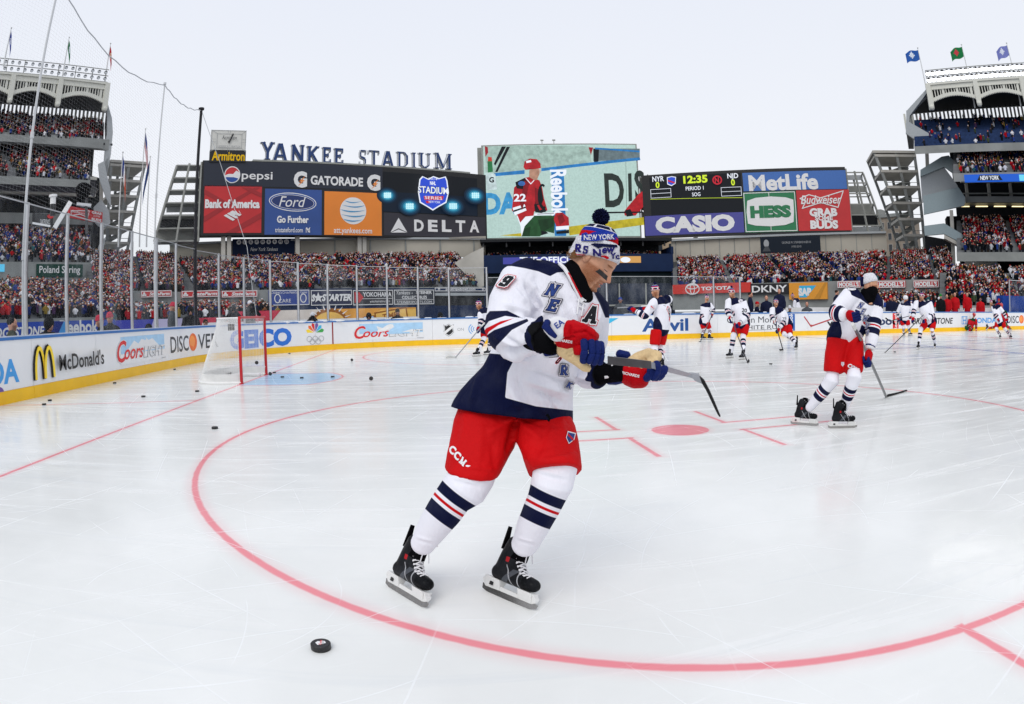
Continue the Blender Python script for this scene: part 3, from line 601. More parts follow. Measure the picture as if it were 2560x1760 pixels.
# ================================================================== stadium
CONC = mat('concrete_panel', srgb('#b9b6ae'), .8, var=.12, vscale=.4); CONC2 = mat('concrete_grey', srgb('#8f9290'), .8, var=.15, vscale=.4)
STEELG = mat('painted_steel_grey', srgb('#9b9d98'), .6, var=.12, vscale=.6); FRZ = mat('frieze_white', srgb('#d9d9cf'), .6, var=.06)
NAVYP = mat('painted_navy', srgb('#1b2c4d'), .5, var=.12, vscale=.5); DKG = mat('batters_eye_dark', srgb('#0c1c22'), .7, var=.2, vscale=.3); SEATB = mat('seat_blue', srgb('#24385e'), .6, var=.3, vscale=2)
TREAD = mat('stand_tread', srgb('#77797b'), .85, var=.15, vscale=.8); DARKV = mat('dark_grey_and_shade', srgb('#2b2d30'), .8, var=.2); PANELG = mat('pale_grey_panel', srgb('#a8adb0'), .5, var=.06)  # the dark grey also gives shade under decks and roofs as colour
BEIGE = mat('beige_wall', srgb('#b5b0a4'), .8, var=.08, vscale=.2)
def Z(zx, zy, ox, oy, k): return (ox + k * zx, oy + k * zy)
class Face:
 """vertical plane between two ground points; x runs left to right in metres, y up, h towards the camera"""
 def __init__(s, a, b, z0, z1):
  s.a = Vector((a[0], a[1], 0)); b = Vector((b[0], b[1], 0)); s.W = (b - s.a).length; s.t = (b - s.a) / s.W; s.n = Vector((s.t.y, -s.t.x, 0)); s.z0 = z0; s.z1 = z1; s.H = z1 - z0
 def P(s, x, y, h=0.): p = s.a + s.t * x + s.n * h; return Vector((p.x, p.y, s.z0 + y))
 def xy(s, u, v, h=0.):
  d = Vector(ray(u, v)); o = Vector(CAM); t = (s.a + s.n * h - o).dot(s.n) / d.dot(s.n); p = o + d * t; return ((p - s.a).dot(s.t), p.z - s.z0)
 def rect(s, u0, v0, u1, v1):             # picture span of an upright panel -> local rectangle
  vm = (v0 + v1) / 2; um = (u0 + u1) / 2; return s.xy(u0, vm)[0], s.xy(um, v1)[1], s.xy(u1, vm)[0], s.xy(um, v0)[1]
 def box(s, x0, y0, x1, y1, m, h0=-.3, h1=0., mb=None):
  k = mb or MB(); k.hexa([s.P(x, y, h) for x, y, h in ((x0, y0, h1), (x1, y0, h1), (x1, y0, h0), (x0, y0, h0))], [s.P(x, y, h) for x, y, h in ((x0, y1, h1), (x1, y1, h1), (x1, y1, h0), (x0, y1, h0))], m); return k
 def cv(s, base=.03, k=.012): return Canvas(lambda x, y, h: s.P(x, y, h), base, k)
def face(uL, vL, dL, uR, vR, dR, vtL):
 a, b = D(uL, vL, dL), D(uR, vR, dR); return Face(a, b, (a.z + b.z) / 2, D(uL, vtL, dL).z)
def rel(m, col, e=.9): return lit(m, col, e)
# ---------------- left scoreboard bank
SBL = face(457, 528, 106, 1102, 537, 121, 366)
za = lambda x, y: (362.6 + .32951 * x, 253.8 + .32951 * y)
def zr(F, x0, y0, x1, y1, zz): return F.rect(*zz(x0, y0), *zz(x1, y1))
board = empty('scoreboard', SBL.P(SBL.W / 2, -8), 'long navy scoreboard bank of advert panels under the big stadium name letters', 'scoreboard', 'outfield scoreboards')
SBN = mat('board_navy', srgb('#1a2233'), .45, var=.06); SBK = mat('board_black', srgb('#101114'), .45)
SBL.box(-.2, -.5, SBL.W + .2, SBL.H + .2, SBK, -3.0, 0).build('housing', board)
P_RED = mat('panel_red', srgb('#c8282c'), .45, var=.08, vscale=.3); P_FORD = mat('panel_blue', srgb('#2c4f94'), .45, var=.12, vscale=.2); P_OR = mat('panel_orange', srgb('#f08a2c'), .45, var=.06, vscale=.2); P_DK = mat('panel_slate', srgb('#2e2c36'), .45); LETW = mat('letter_white', (.82, .82, .82), .4, var=.02)
LOGO_B = mat('logo_blue', srgb('#1c4c9c'), .4); DRED = mat('logo_dark_red', srgb('#8e1a22'), .4)
def panel(F, parent, zz, x0, y0, x1, y1, m, fn=None, name='sign_panel', h=.06):
 r = zr(F, x0, y0, x1, y1, zz); p = F.box(*r, m, .004, h).build(name, parent)
 if fn:
  c = F.cv(h + .02); fn(c, F, zz, r); c.build('lettering', p)
 return p
def at_(F, zz, x, y): return F.xy(*zz(x, y))
def wid(F, zz, x0, x1, y): return at_(F, zz, x1, y)[0] - at_(F, zz, x0, y)[0]
def hei(F, zz, x, y0, y1): return at_(F, zz, x, y0)[1] - at_(F, zz, x, y1)[1]
def tx(c, F, zz, st, x, y, w_, h_, m, **kw):    # a word centred at zoom point, w_ x h_ zoom units
 X, Y_ = at_(F, zz, x, y); W_ = wid(F, zz, x - w_ / 2, x + w_ / 2, y); H_ = hei(F, zz, x, y - h_ / 2, y + h_ / 2); c.text(st, X, Y_, H_ * 1.37, m, width=W_, **kw)
def pl(c, F, zz, pts, m): c.poly([at_(F, zz, x, y) for x, y in pts][::-1], m)
def el_(c, F, zz, x, y, rx, ry, m, rot=0.): X, Y_ = at_(F, zz, x, y); c.ell(X, Y_, wid(F, zz, x - rx, x + rx, y) / 2, hei(F, zz, x, y - ry, y + ry) / 2, m, 32, rot)
def f_top(c, F, zz, r):
 el_(c, F, zz, 497, 432, 55, 58, LETW); X, Y_ = at_(F, zz, 497, 432); q = wid(F, zz, 445, 549, 432) / 2 * .94
 up = [(X + q * math.cos(a), Y_ + q * 1.05 * math.sin(a)) for a in [R(20) + R(165) * i / 16 for i in range(17)]] + [(X - q * .5, Y_ + q * .12), (X + q * .1, Y_ + q * .1), (X + q * .55, Y_ + q * .6)]
 c.poly(up, P_RED); lo = [(X + q * math.cos(a), Y_ + q * 1.05 * math.sin(a)) for a in [R(200) + R(130) * i / 14 for i in range(15)]] + [(X + q * .2, Y_ - q * .35), (X - q * .4, Y_ - q * .35)]
 c.poly(lo, LOGO_B); tx(c, F, zz, 'pepsi', 668, 447, 212, 58, LETW, bold=.01)
 tx(c, F, zz, 'GATORADE', 1217, 476, 360, 60, LETW, bold=.035)
 for x in (965, 1468):
  tx(c, F, zz, 'G', x, 465 + (x > 1000) * 22, 92, 100, LETW, bold=.06); pl(c, F, zz, [(x + 34, 440 + (x > 1000) * 22), (x - 10, 480 + (x > 1000) * 22), (x + 8, 478 + (x > 1000) * 22), (x - 18, 512 + (x > 1000) * 22), (x + 30, 470 + (x > 1000) * 22), (x + 14, 470 + (x > 1000) * 22)], P_OR)
panel(SBL, board, za, 300, 352, 1530, 520, SBN, f_top)
def f_bofa(c, F, zz, r):
 D2 = mat('panel_red_deep', srgb('#a51f25'), .45)
 for pts in ([(304, 530), (470, 625), (440, 640), (304, 566)], [(302, 720), (650, 520), (690, 520), (302, 760)], [(450, 832), (698, 690), (698, 730), (520, 832)], [(560, 520), (698, 590), (698, 560), (620, 520)]): pl(c, F, zz, pts, D2)
 tx(c, F, zz, 'Bank of America', 498, 632, 376, 56, LETW, bold=.05)
 for i in range(3): pl(c, F, zz, [(438 + 22 * i, 714 - 13 * i), (500 + 22 * i, 750 - 16 * i), (516 + 22 * i, 740 - 16 * i), (456 + 22 * i, 704 - 13 * i)], LETW)
 for i in range(3): pl(c, F, zz, [(480 + 30 * i, 690 - 4 * i), (506 + 26 * i, 712 - 2 * i), (524 + 18 * i, 708), (500 + 22 * i, 680)], LETW)
panel(SBL, board, za, 303, 505, 698, 832, P_RED, f_bofa)
def f_ford(c, F, zz, r):
 el_(c, F, zz, 913, 620, 164, 64, LETW, -.06); el_(c, F, zz, 913, 620, 158, 58, LOGO_B, -.06); el_(c, F, zz, 913, 620, 148, 50, LETW, -.06); el_(c, F, zz, 913, 620, 145, 47, mat('oval_navy', srgb('#16306c'), .4), -.06)
 tx(c, F, zz, 'Ford', 910, 618, 185, 76, LETW, bold=.0, shear=.3); tx(c, F, zz, 'Go Further', 913, 740, 218, 46, LETW, bold=.04); tx(c, F, zz, 'tristateford.com', 886, 812, 190, 34, LETW, bold=.01)
 tx(c, F, zz, 'N', 1016, 815, 28, 34, LETW); tx(c, F, zz, 'Y', 1018, 812, 30, 36, LETW)
panel(SBL, board, za, 720, 532, 1112, 845, P_FORD, f_ford)
def f_att(c, F, zz, r):
 X, Y_ = at_(F, zz, 1328, 680); q = wid(F, zz, 1238, 1418, 680) / 2; c.ell(X, Y_, q, q, LETW, 40); gb = mat('globe_blue', srgb('#3f97c9'), .4)
 for i, yy in enumerate((.74, .42, .08, -.28, -.62)):
  hw = math.sqrt(max(0, 1 - yy * yy)) * .985; n = 14; k_ = .14 * (1 - .25 * abs(yy)); sg = 1 if i % 2 else -.6
  top = [(X + q * (-hw + 2 * hw * j / n), Y_ + q * (yy + .10 * math.sin(math.pi * j / n) * -1)) for j in range(n + 1)]; lo = [(x, y - q * k_ * math.sin(math.pi * j / n) ** .8 * (.3 + .7 * (j / n if sg > 0 else 1 - j / n))) for j, (x, y) in enumerate(top)]
  c.poly(top + lo[::-1], gb)
 tx(c, F, zz, 'att.yankees.com', 1327, 822, 262, 40, LETW, bold=.015)
panel(SBL, board, za, 1130, 552, 1524, 848, P_OR, f_att)
S_BLK = lit('screen_black', (.004, .006, .010), 1.); S_NAVY = lit('screen_night_blue', srgb('#0a1a2c'), .9); S_CY = lit('screen_cyan', srgb('#6fd8f5'), 1.); S_CW = lit('screen_glare', srgb('#c8f6ff'), 1.); S_BL = lit('screen_blue', srgb('#2f4fd0'), 1.); S_W = lit('screen_white', srgb('#eef4ff'), 1.); S_R = lit('screen_red', srgb('#c8283a'), .95); S_TEAL = lit('screen_teal', srgb('#1c6a86'), .9)
def f_scr(c, F, zz, r):
 x0, y0, x1, y1 = r; c.rect(x0 + .1, y0 + .1, x1 - .1, y0 + (y1 - y0) * .5, S_NAVY)
 for x, y, s_ in ((1562, 575, 36), (1712, 652, 40), (2006, 652, 40), (2155, 580, 38)):
  for g_, h_ in ((2.0, '#0b2238'), (1.7, '#0f3a55'), (1.4, '#17597a'), (1.12, '#2a86a8'), (.85, '#58b8d6'), (.6, '#8fdcf0')): el_(c, F, zz, x, y, s_ * g_, s_ * g_ * .78, lit('glow_' + h_[1:], srgb(h_), .95))
  for i in range(4):
   for j in range(3): X, Y_ = at_(F, zz, x - s_ * .5 + i * s_ * .33, y - s_ * .36 + j * s_ * .34); c.ell(X, Y_, .19, .19, S_CW, 8)
 pl(c, F, zz, [(1770, 470), (1790, 448), (1830, 466), (1865, 448), (1905, 462), (1950, 450), (1962, 480), (1972, 560), (1955, 630), (1900, 660), (1862, 684), (1822, 658), (1772, 630), (1760, 556)], S_W)
 pl(c, F, zz, [(1778, 474), (1795, 456), (1832, 474), (1865, 456), (1902, 470), (1945, 458), (1954, 482), (1964, 560), (1948, 624), (1898, 652), (1862, 674), (1826, 652), (1780, 624), (1768, 556)], S_BL)
 tx(c, F, zz, '2014', 1862, 468, 60, 14, S_W); tx(c, F, zz, 'NHL', 1862, 497, 40, 24, S_W, bold=.04)
 for m, b_ in ((S_NAVY, .06), (S_W, .02)): tx(c, F, zz, 'STADIUM', 1864, 545, 204, 46, m, bold=b_)
 pl(c, F, zz, [(1798, 585), (1935, 585), (1928, 612), (1804, 612)], S_R); tx(c, F, zz, 'SERIES', 1865, 598, 118, 22, S_W)
 pl(c, F, zz, [(1812, 618), (1840, 618), (1840, 634), (1816, 634)], S_R); tx(c, F, zz, 'NEW YORK', 1872, 626, 80, 16, S_W)
panel(SBL, board, za, 1533, 432, 2182, 702, S_BLK, f_scr, 'screen')
def f_delta(c, F, zz, r):
 pl(c, F, zz, [(1640, 728), (1700, 828), (1640, 800), (1585, 828)], LETW); pl(c, F, zz, [(1640, 808), (1696, 830), (1588, 830)], LETW);
 for i, ch in enumerate('DELTA'): tx(c, F, zz, ch, 1780 + 95 * i, 782 + i * 1.5, 66, 78, LETW, bold=.04)
panel(SBL, board, za, 1540, 707, 2238, 858, P_DK, f_delta)
k = MB()
for x in (440, 480, 955, 1385, 1418, 1850, 1880):
 X, _ = at_(SBL, za, x, 855); SBL.box(X - .35, -7.2, X + .35, -.5, CONC, -1.6, -.9, mb=k)
k.split('support_column', board)
k = MB(); x0, y0 = at_(SBL, za, 640, 360); SBL.box(x0, SBL.H + .21, SBL.W - 3, SBL.H + .55, STEELG, -1.8, -.2, mb=k); k.build('catwalk', board)
# open steel frame at the left end
k = MB(); fx = [(-.3, 0, SBL.H), (-7.8, -1.0, SBL.H * .93)]
for xa, ya, yb in ((-.5, -1.3, SBL.H), (-3.4, -1.3, SBL.H * .98), (-6.4, -1.3, SBL.H * .95)):
 for h_ in (-.4, -4.): k.bar(SBL.P(xa * (1.25 if xa < -1 else 1), ya, h_), SBL.P(xa * .72, yb, h_), .3, STEELG)
for i in range(7):
 f = i / 6; y = -1.3 + f * (SBL.H * .95 + 1.3); xo = -6.4 * (1.25 - .53 * f)
 k.bar(SBL.P(-.4, y, -.4), SBL.P(xo, y, -.4), .22, STEELG); k.bar(SBL.P(xo, y, -.4), SBL.P(xo, y, -4), .2, STEELG); k.bar(SBL.P(-.4, y, -4), SBL.P(xo, y, -4), .2, STEELG)
 k.hexa([SBL.P(a, y - .1, h_) for a, h_ in ((-.4, -.4), (xo, -.4), (xo, -4), (-.4, -4))], [SBL.P(a, y, h_) for a, h_ in ((-.4, -.4), (xo, -.4), (xo, -4), (-.4, -4))], STEELG)
k.build('side_frame', board)
k = MB();
for y0_, y1_, m in ((1.2, 3.6, DARKV), (-1.0, 1.0, STEELG), (4., 5.4, PANELG)): SBL.box(-6.2 - (3.6 - y0_) * .35, y0_, -.6, y1_, m, -3.9, -3.6, mb=k)
k.build('frame_cladding', board)
# clock on top
ck = za; CF = Face(SBL.P(-2, 0, .2), SBL.P(12, 0, .2), SBL.z0, SBL.z1); clk = empty('stadium_clock', SBL.P(2, SBL.H), 'square white clock with a yellow lettered plate on top of the scoreboard', 'clock')
r = zr(CF, 350, 125, 592, 275, ck); b_ = CF.box(*r, mat('clock_white', srgb('#d8d8d2'), .5), -1.2, 0).build('clock_face', clk)
c = CF.cv(); c.frame(r[0] + .05, r[1] + .05, r[2] - .05, r[3] - .05, .07, AD_GREY); w_, h_ = r[2] - r[0], r[3] - r[1]; c.frame(r[0] + .17 * w_, r[1] + .17 * h_, r[2] - .12 * w_, r[3] - .17 * h_, .06, AD_GREY)
for a, b2, cc, dd in ((0, 0, .17, .17), (1, 1, .88, .83), (0, 1, .17, .83), (1, 0, .88, .17)): c.line([(r[0] + a * w_, r[1] + b2 * h_), (r[0] + cc * w_, r[1] + dd * h_)], .06, AD_GREY)
for a in (.48, .54): c.line([(r[0] + a * w_, r[1] + .85 * h_), (r[0] + a * w_, r[3] - .05)], .05, AD_GREY); c.line([(r[0] + a * w_, r[1] + .02), (r[0] + a * w_, r[1] + .15 * h_)], .05, AD_GREY)
for a in (.44, .56): c.line([(r[0] + .02, r[1] + a * h_), (r[0] + .15 * w_, r[1] + a * h_)], .05, AD_GREY); c.line([(r[2] - .1 * w_, r[1] + a * h_), (r[2] - .02, r[1] + a * h_)], .05, AD_GREY)
tx(c, CF, ck, 'Armitron', 478, 178, 100, 28, AD_DGREY); tx(c, CF, ck, "AMERICA'S WATCH", 475, 240, 150, 18, AD_GREY); c.build('dial_lettering', b_)
c = CF.cv(.2); pl(c, CF, ck, [(500, 148), (508, 152), (484, 205), (474, 220), (466, 205), (480, 192)], INK); c.build('clock_hand', b_)
r = zr(CF, 342, 262, 590, 345, ck); b_ = CF.box(*r, SBK, -1.2, .05).build('name_plate', clk); c = CF.cv(.08); tx(c, CF, ck, 'Armitron', 470, 304, 226, 62, mat('plate_yellow', srgb('#f2c21b'), .5), bold=.025); c.build('lettering', b_)
k = MB();
for x in (380, 470, 560): X, Y_ = at_(CF, ck, x, 350); CF.box(X - .12, SBL.H - .3, X + .12, SBL.H + 1.3, STEELG, -.8, -.5, mb=k)
k.split('clock_stand', clk)
# big letters standing on the catwalk
nm = empty('stadium_name_sign', SBL.P(14, SBL.H + .8), 'row of large navy serif letters with pale edges standing on top of the scoreboard', 'sign')
LN = mat('letter_navy', srgb('#364a78'), .5, var=.1, vscale=.5); LE = mat('letter_edge', srgb('#c9ccd0'), .5)
for i, (ch, xa, xb, yt, yb) in enumerate((('Y', 690, 795, 215, 355), ('A', 768, 892, 225, 366), ('N', 898, 1002, 233, 374), ('K', 1008, 1108, 243, 378), ('E', 1115, 1187, 250, 382), ('E', 1196, 1273, 258, 386), ('S', 1368, 1432, 268, 398), ('T', 1432, 1520, 272, 400), ('A', 1522, 1622, 278, 404), ('D', 1630, 1722, 282, 407), ('I', 1732, 1772, 287, 410), ('U', 1780, 1878, 290, 412), ('M', 1888, 2020, 292, 416))):
 x0, y0, x1, y1 = SBL.rect(*za(xa, yt), *za(xb, yb)); wd, q = slab_letter(ch, -.022); k = MB(); y0 += .75; y1 += .35; sx = (x1 - x0) / (wd + .08); sy = y1 - y0; h_ = -.8
 for j, quad in enumerate(q):
  P2 = [(x0 + (a + .04) * sx, y0 + b2 * sy) for a, b2 in quad]; e = .0012 * j
  f_ = [SBL.P(a, b2, h_ + .55 + e) for a, b2 in P2]; g_ = [SBL.P(a, b2, h_ - e) for a, b2 in P2]
  k.add(f_, [(0, 1, 2, 3)], LN); k.add(f_ + g_, [(0, 1, 5, 4), (1, 2, 6, 5), (2, 3, 7, 6), (3, 0, 4, 7), (7, 6, 5, 4)], LE)
 for j, quad in enumerate(slab_letter(ch, .012)[1]): k.add([SBL.P(x0 + (a + .04) * sx, y0 + b2 * sy, h_ - .1 - .0012 * j) for a, b2 in quad], [(0, 1, 2, 3)], LE)
 k.build('letter', nm)
# ---------------- main video screen
VS = face(1100, 540, 126, 1451, 535, 128, 332); zb = lambda x, y: (1051.7 + .39825 * x, 290.1 + .39825 * y)
vid = empty('video_screen', VS.P(VS.W / 2, -5), 'huge video screen showing a hockey player in red by the boards', 'video screen')
VS.box(-.4, -.3, VS.W + .3, VS.H + .25, STEELG, -3, 0).build('housing', vid)
k = MB(); VS.box(-1.3, VS.H * .45, -.45, VS.H + .2, STEELG, -2.9, -1.6, mb=k); k.build('side_wall', vid)
k = MB()
for x in (445, 513): X, Y_ = at_(VS, zb, x, 98); k.bar(VS.P(X, VS.H, -.5), VS.P(X, VS.H + 1.1, -.5), .12, STEELG); k.box((-.3, -.1, 0), (.3, .1, .25), STEELG, Matrix.Translation(VS.P(X, VS.H + 1.0, -.5)))
k.split('top_camera', vid)
pic = VS.box(0, 0, VS.W, VS.H, lit('screen_ice', srgb('#bfdcd6'), .88, .08, 2.5), .002, .08).build('screen', vid)
s_ = lambda n, h_: lit('screen_' + n, srgb(h_), .88, .22, .9)
c = VS.cv(.1, .004); W_, H_ = VS.W, VS.H
Q = lambda *p: pl(c, VS, zb, p, QM[0])
QM = [s_('stand_grey', '#6d7f86')]; Q((735, 118), (1000, 118), (1000, 180), (735, 190))
QM[0] = s_('pale_glass', '#a9c4bc'); Q((122, 105), (715, 105), (725, 200), (440, 230), (175, 258), (122, 250))
QM[0] = s_('black', '#10181c'); Q((215, 106), (240, 106), (178, 215), (170, 205)); Q((243, 108), (262, 108), (190, 252), (178, 250)); Q((735, 118), (768, 116), (765, 190), (740, 205))
QM[0] = s_('dark_red', '#9c2430'); Q((118, 104), (135, 110), (138, 140), (122, 165)); Q((708, 110), (735, 112), (722, 155))
QM[0] = s_('rail_blue', '#2e7fc4'); Q((170, 258), (345, 240), (345, 262), (178, 275)); Q((440, 230), (1000, 168), (1003, 184), (440, 247)); Q((745, 112), (1000, 130), (1000, 140), (745, 122)); Q((495, 238), (567, 236), (582, 615), (516, 615))
QM[0] = s_('sky_letter', '#3f9ad2'); tx(c, VS, zb, 'DA', 210, 430, 200, 116, QM[0], bold=.05)
QM[0] = s_('yellow', '#c3b32e'); Q((596, 562), (1022, 508), (1024, 552), (600, 612)); Q((205, 612), (330, 598), (330, 618));
tx(c, VS, zb, 'Reeboc', 538, 370, 1, 1, s_('white', '#e6f4f2')) if False else None
X, Y_ = at_(VS, zb, 540, 370); c.text('Reebok', X, Y_, 4.4, s_('white', '#e6f4f2'), rot=-math.pi / 2, bold=.03, width=9.5)
QM[0] = s_('dark_letter', '#2c3634'); tx(c, VS, zb, 'D', 855, 355, 110, 190, QM[0], bold=.03); Q((932, 260), (952, 258), (956, 415), (936, 420)); tx(c, VS, zb, 'S', 1000, 330, 60, 170, QM[0], bold=.03)
c.line([at_(VS, zb, 920, 195), at_(VS, zb, 925, 500)], .06, QM[0])
QM[0] = s_('bottle_green', '#2d7a4a'); Q((134, 190), (160, 190), (165, 250), (136, 255)); QM[0] = s_('cap_red', '#d04434'); Q((138, 165), (158, 168), (160, 190), (136, 190))
QM[0] = s_('towel', '#cfe3e6'); Q((122, 258), (178, 262), (188, 350), (130, 356)); tx(c, VS, zb, 'G', 157, 296, 28, 30, s_('black', '#10181c'), bold=.04)
# the player on the screen
RD, GN, WT, SKN, BK = s_('jersey_red', '#b5222c'), s_('pants_green', '#24512e'), s_('white', '#e6f4f2'), s_('skin', '#b98d78'), s_('black', '#10181c')
QM[0] = WT; Q((300, 500), (350, 505), (400, 500), (350, 600), (328, 618), (322, 560))
QM[0] = GN; Q((400, 500), (520, 500), (512, 600), (470, 590), (430, 618), (328, 618), (345, 560))
QM[0] = RD; Q((345, 285), (380, 278), (430, 300), (445, 340), (455, 400), (475, 470), (440, 480), (400, 475), (395, 500), (350, 505), (320, 540), (305, 500), (272, 470), (280, 400), (285, 340))
Q((520, 485), (560, 482), (595, 510), (598, 555), (565, 565), (525, 560), (510, 520)); Q((930, 450), (990, 380), (1015, 360), (1018, 450), (975, 500), (915, 500), (908, 480))
QM[0] = WT; Q((277, 455), (345, 435), (350, 448), (280, 470)); Q((282, 480), (350, 456), (356, 470), (290, 498)); Q((400, 488), (515, 480), (516, 492), (400, 500)); Q((522, 562), (596, 556), (597, 576), (524, 582))
QM[0] = BK; Q((280, 470), (350, 448), (352, 456), (282, 480)); Q((292, 310), (345, 285), (370, 320), (335, 350), (300, 345)); Q((524, 590), (597, 580), (598, 600), (526, 604)); Q((404, 415), (420, 410), (440, 470), (470, 480), (420, 482), (402, 455)); Q((800, 478), (1018, 476), (1018, 484), (800, 488)); Q((915, 470), (945, 462), (965, 500), (925, 506))
Q((428, 345), (440, 340), (452, 410), (440, 440), (430, 420))
QM[0] = s_('jersey_shade', '#861722'); Q((345, 300), (372, 318), (352, 400), (330, 470), (318, 430)); Q((402, 340), (424, 350), (430, 400), (418, 470), (404, 420)); Q((530, 500), (560, 492), (575, 530), (545, 556)); Q((345, 216), (437, 222), (437, 230), (400, 236), (350, 240))
QM[0] = s_('pants_shade', '#173a20'); Q((420, 524), (512, 514), (506, 560), (440, 596)); Q((345, 575), (380, 560), (372, 616), (330, 617))
QM[0] = s_('visor', '#c9b9ae'); Q((398, 236), (438, 237), (436, 258), (402, 252)); QM[0] = s_('skin_shade', '#8d6653'); Q((372, 245), (392, 240), (398, 292), (380, 290)); Q((412, 268), (428, 266), (424, 276), (412, 276))
QM[0] = BK; Q((398, 436), (440, 430), (470, 474), (440, 486), (405, 480)); Q((440, 586), (470, 592), (480, 600), (440, 612)); c.line([at_(VS, zb, 352, 288), at_(VS, zb, 380, 320), at_(VS, zb, 398, 300)], .16, WT); c.line([at_(VS, zb, 418, 492), at_(VS, zb, 512, 486)], .12, BK); QM[0] = RD; Q((415, 440), (436, 436), (452, 462), (430, 470))
X, Y_ = at_(VS, zb, 448, 392); c.ring(X, Y_, 1.0, 2.6, .5, BK, 20, R(60), R(300))
QM[0] = SKN; Q((372, 240), (425, 232), (430, 262), (418, 290), (395, 296), (370, 280))
QM[0] = RD; Q((338, 225), (345, 192), (375, 176), (415, 180), (435, 205), (437, 230), (400, 235), (370, 232), (350, 240))
QM[0] = WT; Q((352, 190), (380, 184), (384, 196), (356, 202)); tx(c, VS, zb, '22', 318, 398, 70, 42, WT, bold=.03)
el_(c, VS, zb, 328, 318, 20, 14, s_('patch_blue', '#3c6cb4')); QM[0] = SKN; Q((418, 290), (395, 296), (400, 300), (415, 298))
c.build('screen_image', pic)
k = MB()
for F_, x in ((VS, VS.W + .8), (VS, -3.2)):
 for i in range(4): F_.box(x, 3 + i * 2.4, x + 1.6, 5. + i * 2.4, mat('louvre_grey', srgb('#6c6b66'), .6), -1.5, -1.1, mb=k)
 F_.box(x - .1, 2.8, x + .05, 12.8, STEELG, -1.6, -1., mb=k); F_.box(x + 1.55, 2.8, x + 1.7, 12.8, STEELG, -1.6, -1., mb=k)
k.split('service_bay', vid)
k = MB()
for x in (4, 12, 20, 27): VS.box(x, -6, x + .8, -.3, DARKV, -2.4, -1.6, mb=k)
k.split('support_column', vid)
# ---------------- right scoreboard bank
SBR = face(1462, 534, 124, 1926, 520, 122, 400)
rb = empty('scoreboard', SBR.P(SBR.W / 2, -8), 'game scoreboard with period clock and advert panels right of the video screen', 'scoreboard', 'outfield scoreboards')
SBR.box(-.1, -.4, SBR.W + .1, SBR.H + .2, SBK, -3, 0).build('housing', rb)
S_YG = lit('screen_yellow_green', srgb('#d6f03a'), 1.)
def f_game(c, F, zz, r):
 tx(c, F, zz, 'NYR', 1105, 290, 66, 30, S_W, bold=.02); tx(c, F, zz, '0', 1102, 325, 22, 34, S_YG, bold=.03); tx(c, F, zz, '12:35', 1317, 292, 138, 42, S_YG, bold=.04); tx(c, F, zz, 'PERIOD 1', 1313, 343, 102, 22, S_W, bold=.01); tx(c, F, zz, 'SOG', 1322, 378, 48, 22, S_W, bold=.01)
 tx(c, F, zz, 'NJD', 1530, 277, 62, 28, S_W, bold=.02); tx(c, F, zz, '0', 1531, 310, 22, 34, S_YG, bold=.03)
 for x0, y0, x1, y1 in ((1063, 347, 1180, 398), (1464, 337, 1580, 388)):
  q = zr(F, x0, y0, x1, y1, zz); c.frame(*q, .08, S_W); c.rect(q[0], (q[1] + q[3]) / 2 - .04, q[2], (q[1] + q[3]) / 2 + .04, S_W)
 pl(c, F, zz, [(1156, 282), (1182, 276), (1208, 280), (1206, 318), (1182, 332), (1158, 322)], S_W); pl(c, F, zz, [(1160, 286), (1182, 280), (1204, 284), (1202, 316), (1182, 327), (1162, 318)], S_BL); pl(c, F, zz, [(1162, 296), (1202, 310), (1200, 318), (1162, 306)], S_R)
 X, Y_ = at_(F, zz, 1442, 298); c.ring(X, Y_, .95, .9, .26, S_R, 20); tx(c, F, zz, 'N', 1440, 298, 24, 30, S_R, bold=.04)
 c.line([at_(F, zz, 1063, 408), at_(F, zz, 1584, 398)], .07, S_YG)
panel(SBR, rb, zb, 1060, 268, 1584, 487, S_BLK, f_game, 'screen')
panel(SBR, rb, zb, 1030, 489, 1593, 603, mat('panel_violet_blue', srgb('#4a4a9c'), .45), lambda c, F, zz, r: tx(c, F, zz, 'CASIO', 1314, 545, 452, 84, LETW, bold=.06))
panel(SBR, rb, zb, 1587, 246, 2176, 352, mat('panel_mid_blue', srgb('#3b6db8'), .45), lambda c, F, zz, r: tx(c, F, zz, 'MetLife', 1818, 308, 395, 88, LETW, bold=.035))
def f_hess(c, F, zz, r):
 c.frame(r[0] + .1, r[1] + .1, r[2] - .1, r[3] - .1, .14, LETW); pl(c, F, zz, [(1612, 415), (1660, 398), (1745, 390), (1830, 395), (1874, 408), (1878, 470), (1876, 535), (1830, 552), (1748, 560), (1660, 556), (1616, 545), (1608, 480)], LETW)
 X, _ = at_(F, zz, 1742, 480); c.rect(X - .05, r[1] + .2, X + .05, at_(F, zz, 1742, 560)[1], LETW); c.rect(X - .05, at_(F, zz, 1742, 392)[1], X + .05, r[3] - .2, LETW)
 tx(c, F, zz, 'HESS', 1745, 476, 232, 62, mat('panel_green', srgb('#1f7a4d'), .45), bold=.07)
panel(SBR, rb, zb, 1594, 362, 1894, 592, mat('panel_green', srgb('#1f7a4d'), .45), f_hess)
